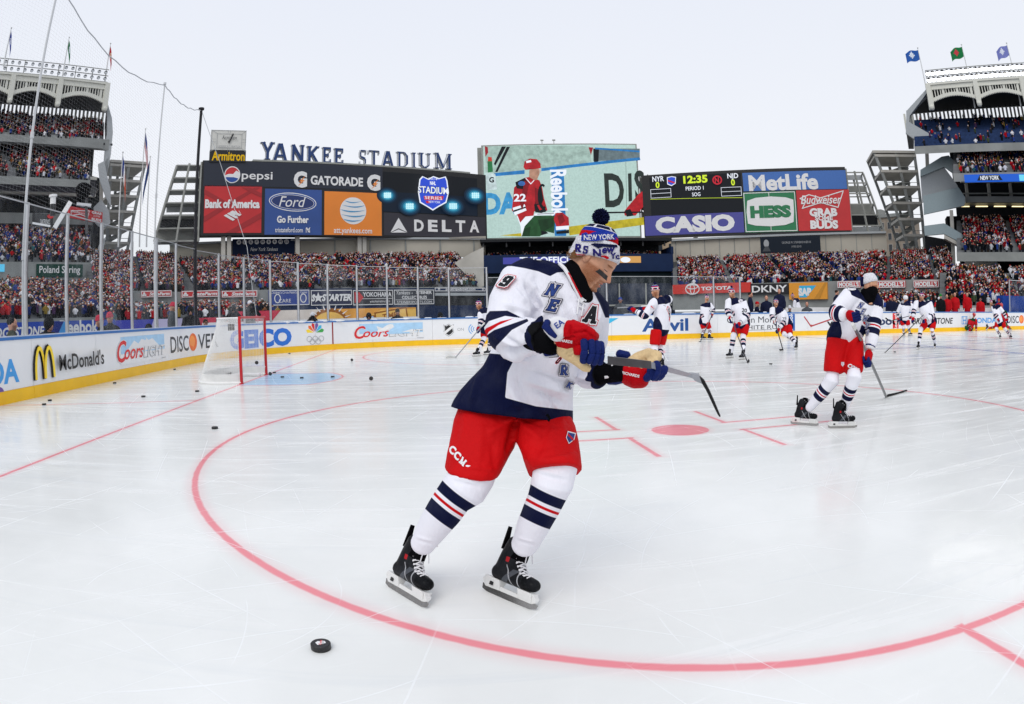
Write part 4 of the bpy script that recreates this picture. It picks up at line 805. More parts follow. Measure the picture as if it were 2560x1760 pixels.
def bud(c, F, zz, r, x=0, y=0, k_=1.):
 A = lambda px, py: (x + px * k_, y + py * k_)
 for a, b2 in (((1912, 402), (1962, 380)), ((1962, 380), (2030, 398)), ((2030, 398), (2158, 358)), ((2158, 358), (2128, 452)), ((2128, 452), (2030, 425)), ((2030, 425), (1925, 458)), ((1925, 458), (1945, 420)), ((1945, 420), (1912, 402))): c.line([at_(F, zz, *A(*a)), at_(F, zz, *A(*b2))], .18 * k_, LETW)
 tx(c, F, zz, 'Budweiser', *A(2032, 408), 232 * k_, 50 * k_, LETW, shear=.3, bold=.015)
 tx(c, F, zz, 'GRAB', *A(2045, 480), 158 * k_, 42 * k_, LETW, bold=.06); tx(c, F, zz, 'SOME', *A(2048, 514), 102 * k_, 24 * k_, LETW, bold=.04); tx(c, F, zz, 'BUDS', *A(2050, 550), 158 * k_, 44 * k_, LETW, bold=.06)
panel(SBR, rb, zb, 1898, 352, 2199, 584, P_RED, bud)
k = MB()
for xa in (.4, 3.2, 6.0):
 for h_ in (-.4, -4.): k.bar(SBR.P(SBR.W + xa * 1.2, -1.2, h_), SBR.P(SBR.W + xa * .62, SBR.H * (1 - .015 * xa), h_), .3, STEELG)
for i in range(7):
 f = i / 6; y = -1.2 + f * (SBR.H * .93 + 1.2); xo = SBR.W + 6. * (1.2 - .58 * f)
 k.bar(SBR.P(SBR.W + .3, y, -.4), SBR.P(xo, y, -.4), .22, STEELG); k.bar(SBR.P(SBR.W + .3, y, -4), SBR.P(xo, y, -4), .2, STEELG); k.bar(SBR.P(xo, y, -.4), SBR.P(xo, y, -4), .2, STEELG)
k.build('side_frame', rb)
k = MB()
for y0_, y1_, m in ((-.9, 1.0, PANELG), (1.2, 3.2, DARKV), (3.4, 5.2, STEELG), (7.6, 8.6, STEELG), (10., 10.9, PANELG)): SBR.box(SBR.W + .5, y0_, SBR.W + 6.6 - y0_ * .26, y1_, m, -3.9, -3.6, mb=k)
k.build('frame_cladding', rb)
k = MB()
for x in (650, 1312, 1680, 2035):
 X, _ = at_(SBR, zb, x, 600)
 if x > 1000: SBR.box(X - .4, -7.5, X + .4, -.4, CONC, -1.6, -.9, mb=k)
k.split('support_column', rb)
# ---------------- stands: stepped decks filled with spectators
CROWD = []                                   # (pos, facing, colour id, variant)
def stand_deck(mb, fl, fr, bl, br, rows, m=TREAD, nseg=1):
 for i in range(rows):
  f0, f1 = i / rows, (i + 1) / rows
  a, b = fl.lerp(bl, f0), fr.lerp(br, f0); c_, d_ = fl.lerp(bl, f1), fr.lerp(br, f1); c0 = Vector((c_.x, c_.y, a.z)); d0 = Vector((d_.x, d_.y, b.z))
  mb.quad(a, b, d0, c0, m); mb.quad(c0, d0, d_, c_, m)
def people(fl, fr, bl, br, rows, spacing=.52, dens=.95, pal=(.50, .15, .13, .11, .11), aisles=9.0, gap=.9):
 for i in range(rows):
  f0 = (i + .45) / rows; a, b = fl.lerp(bl, f0), fr.lerp(br, f0); a = a.copy(); b = b.copy(); a.z = fl.lerp(bl, i / rows).z; b.z = fr.lerp(br, i / rows).z
  L = (b - a).length; n = int(L / spacing)
  for j in range(n):
   x = (j + rng.uniform(.2, .8)) * spacing
   if aisles and (x % aisles) < gap: continue
   p = a.lerp(b, min(1, x / L)); n1, n2 = noise.noise(p * .16), noise.noise(p * .11 + Vector((9, 3, 5))); n3 = noise.noise(p * .3 + Vector((1, 7, 2)))
   if rng.random() > dens * (1 - max(0, n3 * 1.6 - .35)): continue
   pp = np.array(pal) * np.array([1 + max(-.5, n2), math.exp(1.6 * n1) * .75, math.exp(-1.8 * n1) * 1.1, math.exp(1.2 * n3), 1.]); CROWD.append((p, rng.choice(5, p=pp / pp.sum()), rng.integers(0, 6)))
def ext(L, M_, k=1.): return L + (L - M_) * k
def section(name, label, parent, FL, FR, BL, BR, rows, m=TREAD, **kw):
 mb = MB(); fl, fr, bl, br = D(*FL), D(*FR), D(*BL), D(*BR); z = (fl.z + fr.z) / 2; zb_ = (bl.z + br.z) / 2
 if kw.pop('level', True): fl.z = fr.z = z; bl.z = br.z = zb_
 stand_deck(mb, fl, fr, bl, br, rows, m)
 mb.quad(fl + Vector((0, 0, -1.2)), fr + Vector((0, 0, -1.2)), fr, fl, CONC2)
 o = mb.build(name, parent); people(fl, fr, bl, br, rows, **kw); return (fl, fr, bl, br)
# left outfield bleachers
bls = empty('bleacher_stand', D(800, 700, 92), 'packed bleachers under the advert scoreboard left of the centre field tower', 'grandstand', 'stadium stands')
section('seating_deck', None, bls, (430, 657, 90), (1085, 654, 97), (395, 584, 112), (1040, 595, 114), 31, dens=.97, spacing=.47)
section('seating_deck', None, bls, (205, 663, 76), (430, 657, 90), (190, 578, 104), (395, 584, 112), 34, dens=.97, spacing=.47)
OW = Face(D(280, 692, 80), D(1100, 694, 96), D(800, 692, 90).z - 2.5, D(800, 656, 90).z)
OW.box(0, 0, OW.W, OW.H - .1, CONC2, -.8, -.3).build('outfield_wall', bls)
BW = Face(D(385, 540, 116), D(1100, 560, 118), D(700, 578, 117).z - 1, D(700, 548, 117).z); BW.box(0, 0, BW.W, BW.H, BEIGE, -.6, 0).build('concourse_wall', bls)
k = MB()
for i in range(9): BW.box(BW.W * (.08 + .11 * i), 0, BW.W * (.08 + .11 * i) + .25, BW.H - .3, CONC2, .004, .15, mb=k)
BW.box(0, BW.H - .25, BW.W, BW.H + .1, PANELG, .003, .5, mb=k); k.split('wall_pilaster', bls)
k = MB(); k.hexa([BW.P(BW.W * .88, BW.H - .3, .5), BW.P(BW.W * 1.0, BW.H - .1, .5), BW.P(BW.W * 1.0, BW.H - .1, -6), BW.P(BW.W * .88, BW.H - .3, -6)], [BW.P(BW.W * .88, BW.H + .1, .5), BW.P(BW.W * 1.0, BW.H + .4, .5), BW.P(BW.W * 1.0, BW.H + .4, -6), BW.P(BW.W * .88, BW.H + .1, -6)], BEIGE); k.build('concourse_roof', bls)
NF = Face(D(527, 584, 112), D(669, 584, 113), D(600, 588, 112.5).z, D(600, 541, 112.5).z); nys = empty('retired_numbers_sign', NF.P(0, 0), 'navy team sign with two rows of round number plaques below the scoreboard', 'sign')
b_ = NF.box(0, 0, NF.W, NF.H, NAVYP, -.3, 0).build('sign_panel', nys); c = NF.cv()
for j, yy in enumerate((.84, .10)):
 for i, tt in enumerate((('4', '3', '5', '7', '37', '8', '9', '10', '15'), ('16', '23', '32', '1', '44', '49', '8', '42', '42'))[j]):
  X = NF.W * (.1 + .095 * i); c.ell(X, NF.H * yy, .42, .42, LETW, 16); c.text(tt, X, NF.H * yy, .55, NAVYP, bold=.03)
c.text('New York Yankees', NF.W * .5, NF.H * .48, .95, LETW, shear=.35, width=NF.W * .44); c.build('lettering', b_)
# outfield wall adverts (each sign hangs on the wall and lifts off)
def wall_sign(F, zz, x0, y0, x1, y1, m, label, fn, group='advert signs on the outfield wall', edge=LETW, h=.12, name='advert_sign'):
 r = zr(F, x0, y0, x1, y1, zz); sg = empty(name, F.P(r[0], r[1], 0), label, 'sign', group); p = F.box(*r, m, -.28, h).build('sign_panel', sg)
 c = F.cv(h + .02)
 if edge: c.frame(r[0] + .02, r[1] + .02, r[2] - .02, r[3] - .02, .09, edge)
 fn(c, r); c.build('lettering', p); return sg
def word(st, m=LETW, w=.7, h=.5, x=.5, y=.5, **kw): return lambda c, r: c.text(st, r[0] + (r[2] - r[0]) * x, r[1] + (r[3] - r[1]) * y, (r[3] - r[1]) * h * 1.37, m, width=(r[2] - r[0]) * w, **kw)
def many(*fs): return lambda c, r: [f(c, r) for f in fs]
def sfarm(c, r):
 w_, h_ = r[2] - r[0], r[3] - r[1]
 for dx, dy in ((.10, .62), (.07, .35), (.135, .35)): c.ell(r[0] + w_ * dx, r[1] + h_ * dy, w_ * .038, h_ * .15, PAPER, 14)
 word('StateFarm', w=.66, h=.5, x=.6, bold=.035, shear=.25)(c, r)
for i, x in enumerate((-130, 148, 424)):
 wall_sign(OW, za, x, 1228, x + (210 if i == 0 else 262 if i == 1 else 244), 1274 + 0, P_RED, ('first red insurance sign from the left on the outfield wall', 'middle red insurance sign of the three on the outfield wall', 'last red insurance sign before the blue charity sign')[i], sfarm)
def fcare(c, r):
 word("Children's Circle MultiCare Center", w=.9, h=.16, y=.84)(c, r); word('CARE', w=.3, h=.24, x=.38, y=.3)(c, r); w_, h_ = r[2] - r[0], r[3] - r[1]
 for x in (.2, .84): c.ring(r[0] + w_ * x, r[1] + h_ * .45, .45, .6, .12, PAPER, 16)
OWL = Face(OW.P(OW.W * .38, 0), OW.P(OW.W, 0), OW.z0 - .4, OW.z1)
OWL.box(0, 0, OWL.W, OWL.H, NAVYP, -.29, .0).build('wall_padding', bls)
zq = za
wall_sign(OWL, zq, 750, 1224, 1026, 1330, mat('sign_royal', srgb('#2d4795'), .45), 'royal blue charity sign with round emblems on the outfield wall', fcare)
def fstart(c, r):
 word('STARTER', w=.72, h=.42, x=.62, bold=.05, shear=.25)(c, r); word('S', w=.09, h=.42, x=.06, bold=.05, shear=.2)(c, r); w_, h_ = r[2] - r[0], r[3] - r[1]; X, Y_ = r[0] + w_ * .175, r[1] + h_ * .5
 c.poly([(X + (1 if i % 2 == 0 else .42) * .75 * math.sin(i * math.pi / 5), Y_ + (1 if i % 2 == 0 else .42) * .75 * math.cos(i * math.pi / 5)) for i in range(10)], PAPER)
wall_sign(OWL, zq, 1035, 1224, 1318, 1330, mat('sign_navy', srgb('#252c4c'), .45), 'navy sign with white slanted capitals and a star on the outfield wall', fstart)
def fyoko(c, r): word('YOKOHAMA', w=.72, h=.3, x=.6, y=.7, bold=.02)(c, r); word('yokohamatire.com', w=.5, h=.17, x=.66, y=.22)(c, r); c.line([(r[0] + 1, r[1] + .42 * (r[3] - r[1])), (r[2] - .2, r[1] + .42 * (r[3] - r[1]))], .06, PAPER); c.poly([(r[0] + .2, r[3] - .3), (r[0] + .9, r[3] - .3), (r[0] + 1.5, r[3] - 1.0), (r[0] + .9, r[3] - 1.7), (r[0] + .2, r[3] - 1.7)], P_RED)
wall_sign(OWL, zq, 1325, 1224, 1600, 1328, mat('sign_charcoal', srgb('#2b2b33'), .45), 'charcoal tyre sign with a red mark on the outfield wall', fyoko)
def fstei(c, r): word('Yankees -', w=.4, h=.26, x=.26, y=.8, shear=.3)(c, r); word('STEINER', w=.4, h=.2, x=.74, y=.8, bold=.03)(c, r); word('COLLECTIBLES', w=.62, h=.2, y=.48, bold=.02)(c, r); word('STEINERSPORTS.COM', w=.86, h=.17, y=.16)(c, r); c.line([(r[0] + .2, r[1] + .32 * (r[3] - r[1])), (r[2] - .2, r[1] + .32 * (r[3] - r[1]))], .05, PAPER)
wall_sign(OWL, zq, 1606, 1222, 1882, 1324, mat('sign_slate', srgb('#31353f'), .45), 'slate sign with script and block lettering on the outfield wall', fstei)
def fpin(c, r):
 word('pinstripebowl.com', w=.58, h=.62, bold=.015)(c, r); w_, h_ = r[2] - r[0], r[3] - r[1]
 for x in (.06, .92): c.frame(r[0] + w_ * x, r[1] + h_ * .25, r[0] + w_ * (x + .035), r[1] + h_ * .75, .08, PAPER)
wall_sign(OWL, zq, 1886, 1208, 2235, 1234, NAVYP, 'thin navy web address sign at the right end of the left outfield wall', fpin)
k = MB(); r = OWL.rect(*za(1890, 1240), *za(2230, 1330)); OWL.box(r[0], r[1], r[2], r[3], DARKV, -.3, .02, mb=k); OWL.box(r[0], r[3] - .5, r[2], r[3] - .1, PANELG, .02, .5, mb=k); k.build('bullpen_opening', bls)
section('field_seats', None, bls, (215, 728, 60), (640, 726, 66), (215, 703, 74), (600, 701, 84), 9, dens=.9, pal=(.52, .15, .14, .11, .08))
# painted city mural and low banners on the field wall in front
MUR = Face(D(520, 724, 60), D(943, 724, 66), D(700, 730, 63).z - .5, D(700, 702, 63).z)
def mural():
 m_ = empty('mural_banner', MUR.P(0, 0), 'long orange and white city mural banner behind the far corner glass', 'banner'); p = MUR.box(0, 0, MUR.W, MUR.H, mat('mural_cream', srgb('#d8cfc6'), .6, var=.2, vscale=.5), -.15, 0).build('banner_sheet', m_)
 c = MUR.cv(.02, .004); W_, H_ = MUR.W, MUR.H; O1, O2, O3 = mat('mural_orange', srgb('#e0a04a'), .6, var=.2, vscale=.6), mat('mural_yellow', srgb('#eebf62'), .6, var=.15, vscale=.7), mat('mural_brown', srgb('#9a5f24'), .6, var=.2)
 c.poly([(0, 0), (W_ * .18, 0), (W_ * .26, H_), (0, H_)], mat('mural_crimson', srgb('#c23c50'), .6, var=.15)); c.poly([(W_ * .42, 0), (W_, 0), (W_, H_), (W_ * .5, H_)], O1)
 c.poly([(W_ * .62, 0), (W_, 0), (W_, H_ * .9), (W_ * .8, H_ * .9)], O2)
 X = W_ * .515; c.ell(X, H_ * .2, 1.7, 1.15, O2, 24); c.ring(X, H_ * .25, 1.9, 1.35, .35, O3, 24, 0, math.pi)
 for i in range(9): a = R(20 + 17.5 * i); c.poly([(X + 1.7 * math.cos(a - .05), H_ * .3 + 1.15 * math.sin(a - .05)), (X + 2.4 * math.cos(a), H_ * .3 + 1.75 * math.sin(a)), (X + 1.7 * math.cos(a + .05), H_ * .3 + 1.15 * math.sin(a + .05))], PAPER)
 c.ell(X, H_ * .02, 1.0, .7, mat('mural_face', srgb('#f4dcc0'), .6), 20)
 q = W_ * .86; co, si = math.cos(.14), math.sin(.14); rr = lambda a, b: (q + a * co - b * si, H_ * .55 + a * si + b * co)
 c.poly([rr(-1.9, -.6), rr(1.7, -.6), rr(1.7, .6), rr(-1.9, .6)], O3); c.poly([rr(-1.75, -.45), rr(1.55, -.45), rr(1.55, .45), rr(-1.75, .45)], O2); c.text('TIMES', *rr(-.1, 0), .75, O3, bold=.04, rot=.14)
 c.text('SQ.', q + .9, H_ * .14, .5, O3, rot=.1)
 c.poly([(W_ * .66, .1), (W_ * .7, .9), (W_ * .76, 1.0), (W_ * .79, .1)], O3); c.poly([(W_ * .68, .55), (W_ * .705, .85), (W_ * .75, .9), (W_ * .765, .55)], AD_PALE); c.build('artwork', p)
mural()
k = MB(); a, b = D(440, 735, 57), D(950, 728, 62); k.slab(a, b, -.4, D(700, 724, 60).z, 1.2, snow); k.built('snow_bank', a, 'low bank of shovelled snow in front of the city mural', 'snow bank')
# blue brand banner along the left field wall
BBF = Face(D(-260, 800, 33), D(262, 752, 50), -.45, D(150, 727, 44).z)
bb = empty('field_banner', BBF.P(0, 0), 'long blue brand banner on the field wall behind the end glass', 'banner'); p = BBF.box(0, 0, BBF.W, BBF.H, mat('banner_blue', srgb('#2f4fae'), .55, var=.12, vscale=.4), -.2, 0).build('banner_sheet', bb); c = BBF.cv()
X, Y_ = BBF.xy(175, 741); c.text('Reebok', X + .3, Y_, 1.25, LETW, bold=.03, width=BBF.xy(226, 741)[0] - BBF.xy(139, 741)[0]); X2, _ = BBF.xy(30, 752); c.text('BRIDGESTONE', X2, Y_ - .15, .8, LETW, bold=.03, shear=.2, width=6.5)
x0, _ = BBF.xy(95, 741); x1, _ = BBF.xy(136, 741); c.poly([(x0, 0.05), (x0 + 1.6, 0.05), (x0 + 3.2, BBF.H - .05), (x0 + 1.0, BBF.H - .05)], AD_SKY); c.poly([(x1 - 1.8, BBF.H - .02), (x1 + .4, BBF.H - .02), (x1 - .6, BBF.H * .45)], mat('banner_dark', srgb('#1d3280'), .55)); c.build('lettering', p)
WBF = Face(D(262, 752, 50), D(520, 735, 60), -.45, D(400, 722, 55).z); wb = empty('field_banner', WBF.P(0, 0), 'purple and white field banner running into crimson behind the corner glass', 'banner'); p = WBF.box(0, 0, WBF.W, WBF.H, mat('banner_lilac', srgb('#c9c2e0'), .55, var=.12, vscale=.4), -.2, 0).build('banner_sheet', wb); c = WBF.cv()
c.poly([(0, 0), (WBF.W * .22, 0), (WBF.W * .30, WBF.H), (0, WBF.H)], mat('banner_violet', srgb('#4a4fb4'), .55)); c.poly([(WBF.W * .68, 0), (WBF.W, 0), (WBF.W, WBF.H), (WBF.W * .66, WBF.H)], mat('mural_crimson', srgb('#c23c50'), .6)); c.rect(WBF.W * .86, .3, WBF.W * .94, WBF.H * .9, NAVYP); c.text('NEW', WBF.W * .9, WBF.H * .62, .8, LETW, width=WBF.W * .06); c.build('lettering', p)
# ---------------- centre-field tower
CT = Face(D(1095, 640, 112), D(1523, 640, 116), D(1300, 645, 114).z - 6, D(1300, 585, 114).z)
ct = empty('centre_field_building', CT.P(CT.W / 2, 0), 'navy centre field building with spectators on its deck under the video screen', 'building')
CT.box(0, 0, CT.W, CT.H - 2.6, DKG, -8, 0).build('dark_wall', ct); CT.box(-.3, CT.H - 2.6, CT.W + .3, CT.H + .6, NAVYP, -8, .25).build('parapet', ct)
k = MB(); CT.box(-.4, CT.H + .6, 0.1, CT.H + 1.9, NAVYP, -7, .3, mb=k); CT.box(CT.W - .1, CT.H + .6, CT.W + .4, CT.H + 1.9, NAVYP, -7, .3, mb=k); CT.box(-.35, CT.H - 2.55, CT.W + .35, CT.H - 2.1, NAVYP, .26, .5, mb=k); CT.box(-.35, .5, .05, CT.H - 2.7, NAVYP, .005, .4, mb=k); CT.box(CT.W - .05, .5, CT.W + .35, CT.H - 2.7, NAVYP, .005, .4, mb=k); k.build('navy_trim', ct)
k = MB(); CT.box(0, CT.H + .5, CT.W, CT.H + 3.6, DARKV, -9.5, -9, mb=k); CT.box(-.4, CT.H + 3.0, CT.W + .4, CT.H + 3.5, DARKV, -8.9, -.5, mb=k)
for i in range(9): CT.box(CT.W * i / 8.2, CT.H + 2.2, CT.W * i / 8.2 + .25, CT.H + 3., DSTEEL, -2, -1.6, mb=k)
k.build('deck_canopy', ct)
fl, fr, bl, br = CT.P(.5, CT.H - .7, -1), CT.P(CT.W - .5, CT.H - .7, -1), CT.P(.5, CT.H + .9, -8), CT.P(CT.W - .5, CT.H + .9, -8)
k = MB(); stand_deck(k, fl, fr, bl, br, 8, NAVYP); k.build('seating_deck', ct); people(fl, fr, bl, br, 8, spacing=.6, dens=.6, pal=(.55, .16, .1, .12, .07), aisles=0)
k = MB(); r = CT.rect(1325, 549, 1361, 564); CT.box(r[0] - 2.5, CT.H + .8, r[0] + 3, CT.H + 2.3, PANELG, -3.4, -3, mb=k); k.build('camera_booth', ct)
r = CT.rect(1225, 582, 1315, 596); c = CT.cv(.28); rv = CT.rect(1140, 582, 1425, 597); c.rect(rv[0], rv[1], rv[2], rv[3], lit('ribbon_violet', srgb('#4b4fb0'), .8)); X, Y_ = CT.xy(1272, 589); c.text('THE OFFICIAL', X - 2, Y_, 1.5, S_W, bold=.03, width=10.5); X, Y_ = CT.xy(1432, 589); c.rect(X - 2.4, rv[1], X + 1.6, rv[3], lit('ribbon_amber', srgb('#e0a860'), .85)); c.ell(X - 1.2, Y_, .9, .5, S_W, 16); c.build('ribbon_lettering', ct)
# interior pit seen through the glass below
k = MB(); PT = Face(D(1095, 730, 100), D(1523, 730, 102), -.5, D(1300, 645, 101).z); PT.box(0, 0, PT.W, PT.H, mat('pit_navy', srgb('#222b3d'), .7, var=.35, vscale=.5), -.6, 0, mb=k)
for i in range(7): PT.box(PT.W * i / 7, .5, PT.W * i / 7 + .2, PT.H, STEELG, .005, .2, mb=k)
PT.box(0, PT.H * .42, PT.W, PT.H * .46, STEELG, .006, .3, mb=k); k.build('lower_wall', ct)
# ---------------- right bleachers and wall signs
brs = empty('bleacher_stand', D(1800, 700, 96), 'packed bleachers right of the centre field building under the game scoreboard', 'grandstand', 'stadium stands')
section('seating_deck', None, brs, (1525, 650, 99), (2010, 645, 94), (1525, 594, 122), (2010, 580, 116), 29, spacing=.47, dens=.96, pal=(.50, .18, .11, .11, .10))
section('seating_deck', None, brs, (2010, 645, 94), (2172, 644, 86), (2010, 580, 116), (2150, 573, 108), 29, spacing=.47, dens=.96, pal=(.48, .21, .09, .11, .11))
RW = Face(D(1522, 680, 98), D(2180, 680, 84), D(1800, 700, 92).z, D(1800, 641, 92).z); RW.box(0, 0, RW.W, RW.H, CONC2, -.8, -.3).build('outfield_wall', brs)
BW2 = Face(D(1522, 570, 124), D(2010, 555, 118), D(1750, 574, 120).z - 1, D(1750, 535, 120).z); BW2.box(0, 0, BW2.W, BW2.H, BEIGE, -.6, 0).build('concourse_wall', brs)
k = MB()
for i in range(14): BW2.box(BW2.W * (.02 + .07 * i), 0, BW2.W * (.02 + .07 * i) + .12, BW2.H - .2, CONC2, .004, .1, mb=k)
BW2.box(0, BW2.H - .2, BW2.W, BW2.H + .15, PANELG, .003, .6, mb=k); k.split('wall_pilaster', brs)
MF = Face(D(1724, 566, 117), D(1860, 562, 116), D(1790, 572, 116).z, D(1790, 535, 116).z); ms = empty('memorial_sign', MF.P(0, 0), 'dark memorial sign with a faint portrait and pale lettering above the right bleachers', 'sign'); p = MF.box(0, 0, MF.W, MF.H, mat('memorial_dark', srgb('#1d2530'), .5), -.3, 0).build('sign_panel', ms); c = MF.cv(); c.text('GEORGE M. STEINBRENNER III', MF.W * .6, MF.H * .62, .55, AD_GREY, width=MF.W * .48); c.text('1930-2010', MF.W * .6, MF.H * .36, .5, AD_GREY, width=MF.W * .16); c.ell(MF.W * .1, MF.H * .6, .5, .7, AD_GREY, 16); c.poly([(MF.W * .03, .3), (MF.W * .17, .3), (MF.W * .13, MF.H * .42), (MF.W * .08, MF.H * .42)], AD_DGREY); c.build('lettering', p)
zc = zb
def ftoy(c, r):
 X, Y_ = r[0] + (r[2] - r[0]) * .265, (r[1] + r[3]) / 2; c.ring(X, Y_, 1.25, .85, .16, PAPER, 24); c.ring(X, Y_, .45, .8, .14, PAPER, 18); c.ring(X, Y_ + .3, 1.0, .36, .14, PAPER, 20); word('TOYOTA', w=.4, h=.36, x=.58, bold=.04)(c, r)
wall_sign(RW, zc, 1190, 885, 1632, 940, mat('sign_red', srgb('#d23a30'), .45), 'long red car maker sign on the wall right of the centre field building', ftoy, edge=None)
wall_sign(RW, zc, 1634, 885, 1848, 945, INK, 'black fashion sign with tall white capitals on the right outfield wall', word('DKNY', w=.94, h=.66, bold=.02), edge=None)
def fsap(c, r):
 w_, h_ = r[2] - r[0], r[3] - r[1]; c.poly([(r[0] + .27 * w_, r[1] + .12 * h_), (r[0] + .46 * w_, r[1] + .12 * h_), (r[0] + .72 * w_, r[1] + .82 * h_), (r[0] + .27 * w_, r[1] + .82 * h_)], AD_CYAN); word('SAP', w=.34, h=.42, x=.42, y=.45, bold=.07)(c, r); c.poly([(r[2] - .35 * w_, r[1]), (r[2] - .2 * w_, r[1]), (r[2], r[3]), (r[2] - .05 * w_, r[3])], mat('sap_amber', srgb('#c98a2a'), .45))
wall_sign(RW, zc, 1852, 880, 2068, 975, mat('sign_amber', srgb('#e59b2f'), .45), 'amber software sign with a blue flag shape on the right outfield wall', fsap, edge=None)
zd = lambda x, y: ((2100 + .19811 * x) * .9066, (680 + .19811 * y) * .9066)
for x0, x1, y0, y1, l in ((-30, 262, 115, 200, 'first red sporting goods sign, partly hidden by the hooded skater'), (470, 826, 112, 200, 'middle red sporting goods sign right of the hooded skater'), (930, 1250, 106, 196, 'last red sporting goods sign at the end of the right wall')):
 wall_sign(RW, zd, x0, y0, x1, y1, P_RED, l, word("MODELL'S", w=.86, h=.6, bold=.05))
# ================================================================== grandstands left and right
LAMP_OFF = mat('lamp_dark', srgb('#4c4e50'), .4, metal=.2); LAMP_ON = lit('lamp_lit', (1, .97, .9), 25.)
def plate(mb, pts, d, th, m):                # irregular upright slab: picture outline at distance d (or (d0,d1) left to right), th thick
 us = [p[0] for p in pts]; u0, u1 = min(us), max(us)
 dd = lambda u: d if not isinstance(d, tuple) else d[0] + (d[1] - d[0]) * (u - u0) / (u1 - u0 + 1e-6)
 f = [D(u, v, dd(u)) for u, v in pts]; g_ = [p + Vector((p.x - CAM[0], p.y - CAM[1], 0)).normalized() * th for p in f]; n = len(pts)
 mb.add(f + g_, [tuple(range(n)), tuple(range(2 * n - 1, n - 1, -1))] + [(i, (i + 1) % n, n + (i + 1) % n, n + i) for i in range(n)], m)
def frieze(F, y0, y1, x0, bays, bw, parent, name='frieze'):
 """white arched frieze: bays with slots; local plane F, from y0 (pillar foot) to y1"""
 k = MB(); H_ = y1 - y0; t = .35
 for b in range(bays):
  xa = x0 + b * bw; xb = xa + bw; n = 14
  top = [(xa + bw * i / n, y0 + H_ * (.22 + .26 * math.sin(math.pi * i / n))) for i in range(n + 1)]
  F.box(xa, y0 + H_ * .80, xb, y1, FRZ, 0, t, mb=k)                       # upper beam
  for i in range(n):                                                       # arch beam
   (a, ya), (c_, yc) = top[i], top[i + 1]; k.hexa([F.P(a, ya, t), F.P(c_, yc, t), F.P(c_, yc, 0), F.P(a, ya, 0)], [F.P(a, ya + H_ * .14, t), F.P(c_, yc + H_ * .14, t), F.P(c_, yc + H_ * .14, 0), F.P(a, ya + H_ * .14, 0)], FRZ)
  ns = 17
  for i in range(ns + 1):                                                  # uprights between the slots
   f = i / ns; x = xa + bw * f; y = y0 + H_ * (.3 + .26 * math.sin(math.pi * f)); wd = .62 if i % 5 == 0 else .22
   F.box(x - wd / 2 * bw / 12, y, x + wd / 2 * bw / 12, y0 + H_ * .81, FRZ, .02, t - .03, mb=k)
  for i in range(int(bw / .5)): F.box(xa + i * .5 + .1, y0 + H_ * .78, xa + i * .5 + .35, y0 + H_ * .80, FRZ, t + .003, t + .12, mb=k)
  for i in range(n * 2): f = (i + .5) / (2 * n); x = xa + bw * f; y = y0 + H_ * (.22 + .26 * math.sin(math.pi * f)); F.box(x - .1, y - .18, x + .1, y + .02, FRZ, .1, t + .05, mb=k)
 for b in range(bays + 1):
  x = x0 + b * bw; F.box(x - .45, y0, x + .45, y1 + .3, FRZ, -.1, t + .25, mb=k); k.ball(F.P(x, y0, .25), (.5, .5, .55), FRZ, 10, 6)
 F.box(x0 - .4, y1 + .003, x0 + bays * bw + .4, y1 + .35, FRZ, -.1, t + .2, mb=k)
 return k.build(name, parent)
def lamp_rack(F, x0, x1, y0, rows, sp, on, parent, rl=.30):
 rk = MB()
 for j in range(rows + 1): y = y0 + j * 1.15; F.box(x0, y - .05, x1, y + .05, STEELG, -.1, .05, mb=rk)
 x = x0
 while x <= x1: F.box(x - .06, y0 - .6, x + .06, y0 + rows * 1.15, STEELG, -.2, -.1, mb=rk); x += 3.2
 rk.build('lamp_rack', parent)
 n = int((x1 - x0) / sp)
 for j in range(rows):
  for i in range(n):
   k = MB(); c_ = F.P(x0 + (i + .5) * sp, y0 + .55 + j * 1.15, .1); n_ = F.n; a = c_ + n_ * .35 + Vector((0, 0, -.12))
   k.tube([c_ - n_ * .35, c_ - n_ * .1, a], [.1, rl * .85, rl], LAMP_OFF, 10); k.tube([a + n_ * .002, a + n_ * .02], [rl * .9, rl * .9], LAMP_ON if on else mat('lamp_glass', srgb('#c9ced2'), .2), 12)
   k.build('floodlight', parent)
def flag(base_u, v0, v1, d, cols, label, fly=1, w=.0, group=None, droop=.3, emblem=None):
 p0, p1 = D(base_u[0], v0, d), D(base_u[1], v1, d); p1 = Vector((p0.x, p0.y, p1.z)); fl = empty('flagpole', p0, label, 'flag', group)
 k = MB(); k.tube([p0, p1], [.14, .06], mat('pole_white', srgb('#d4d6d6'), .4), 8); k.ball(p1, .14, mat('pole_white', srgb('#d4d6d6'), .4)); k.build('pole', fl)
 t = Vector((p0.x - CAM[0], p0.y - CAM[1], 0)).normalized(); rt = Vector((t.y, -t.x, 0)) * fly; k = MB(); nx, ny = 12, 8; L, H_ = w, w * .66
 vs = []
 for i in range(nx + 1):
  for j in range(ny + 1):
   f = i / nx; q = j / ny; sag = droop * L * f ** 1.4
   vs.append(p1 + rt * (L * f * (1 - droop * .45)) + t * (.22 * L * math.sin(f * 7 + q * 1.5) * f * .6) - Vector((0, 0, .25 + H_ * (1 - q) + sag + .06 * L * math.sin(f * 5 + q))))
 mats_ = [mat('flag_' + c_.strip('#'), srgb(c_), .7, var=.08, vscale=2) for c_ in cols[0]]; pat = cols[1]
 for i in range(nx):
  for j in range(ny): a = i * (ny + 1) + j; k.add([vs[a], vs[a + ny + 1], vs[a + ny + 2], vs[a + 1]], [(0, 1, 2, 3)], mats_[pat(i / nx, j / ny)])
 k.build('flag_cloth', fl, smooth=True); return fl
disc = lambda f, q: 1 if (f - .5) ** 2 * 2.2 + (q - .5) ** 2 < .07 else 0
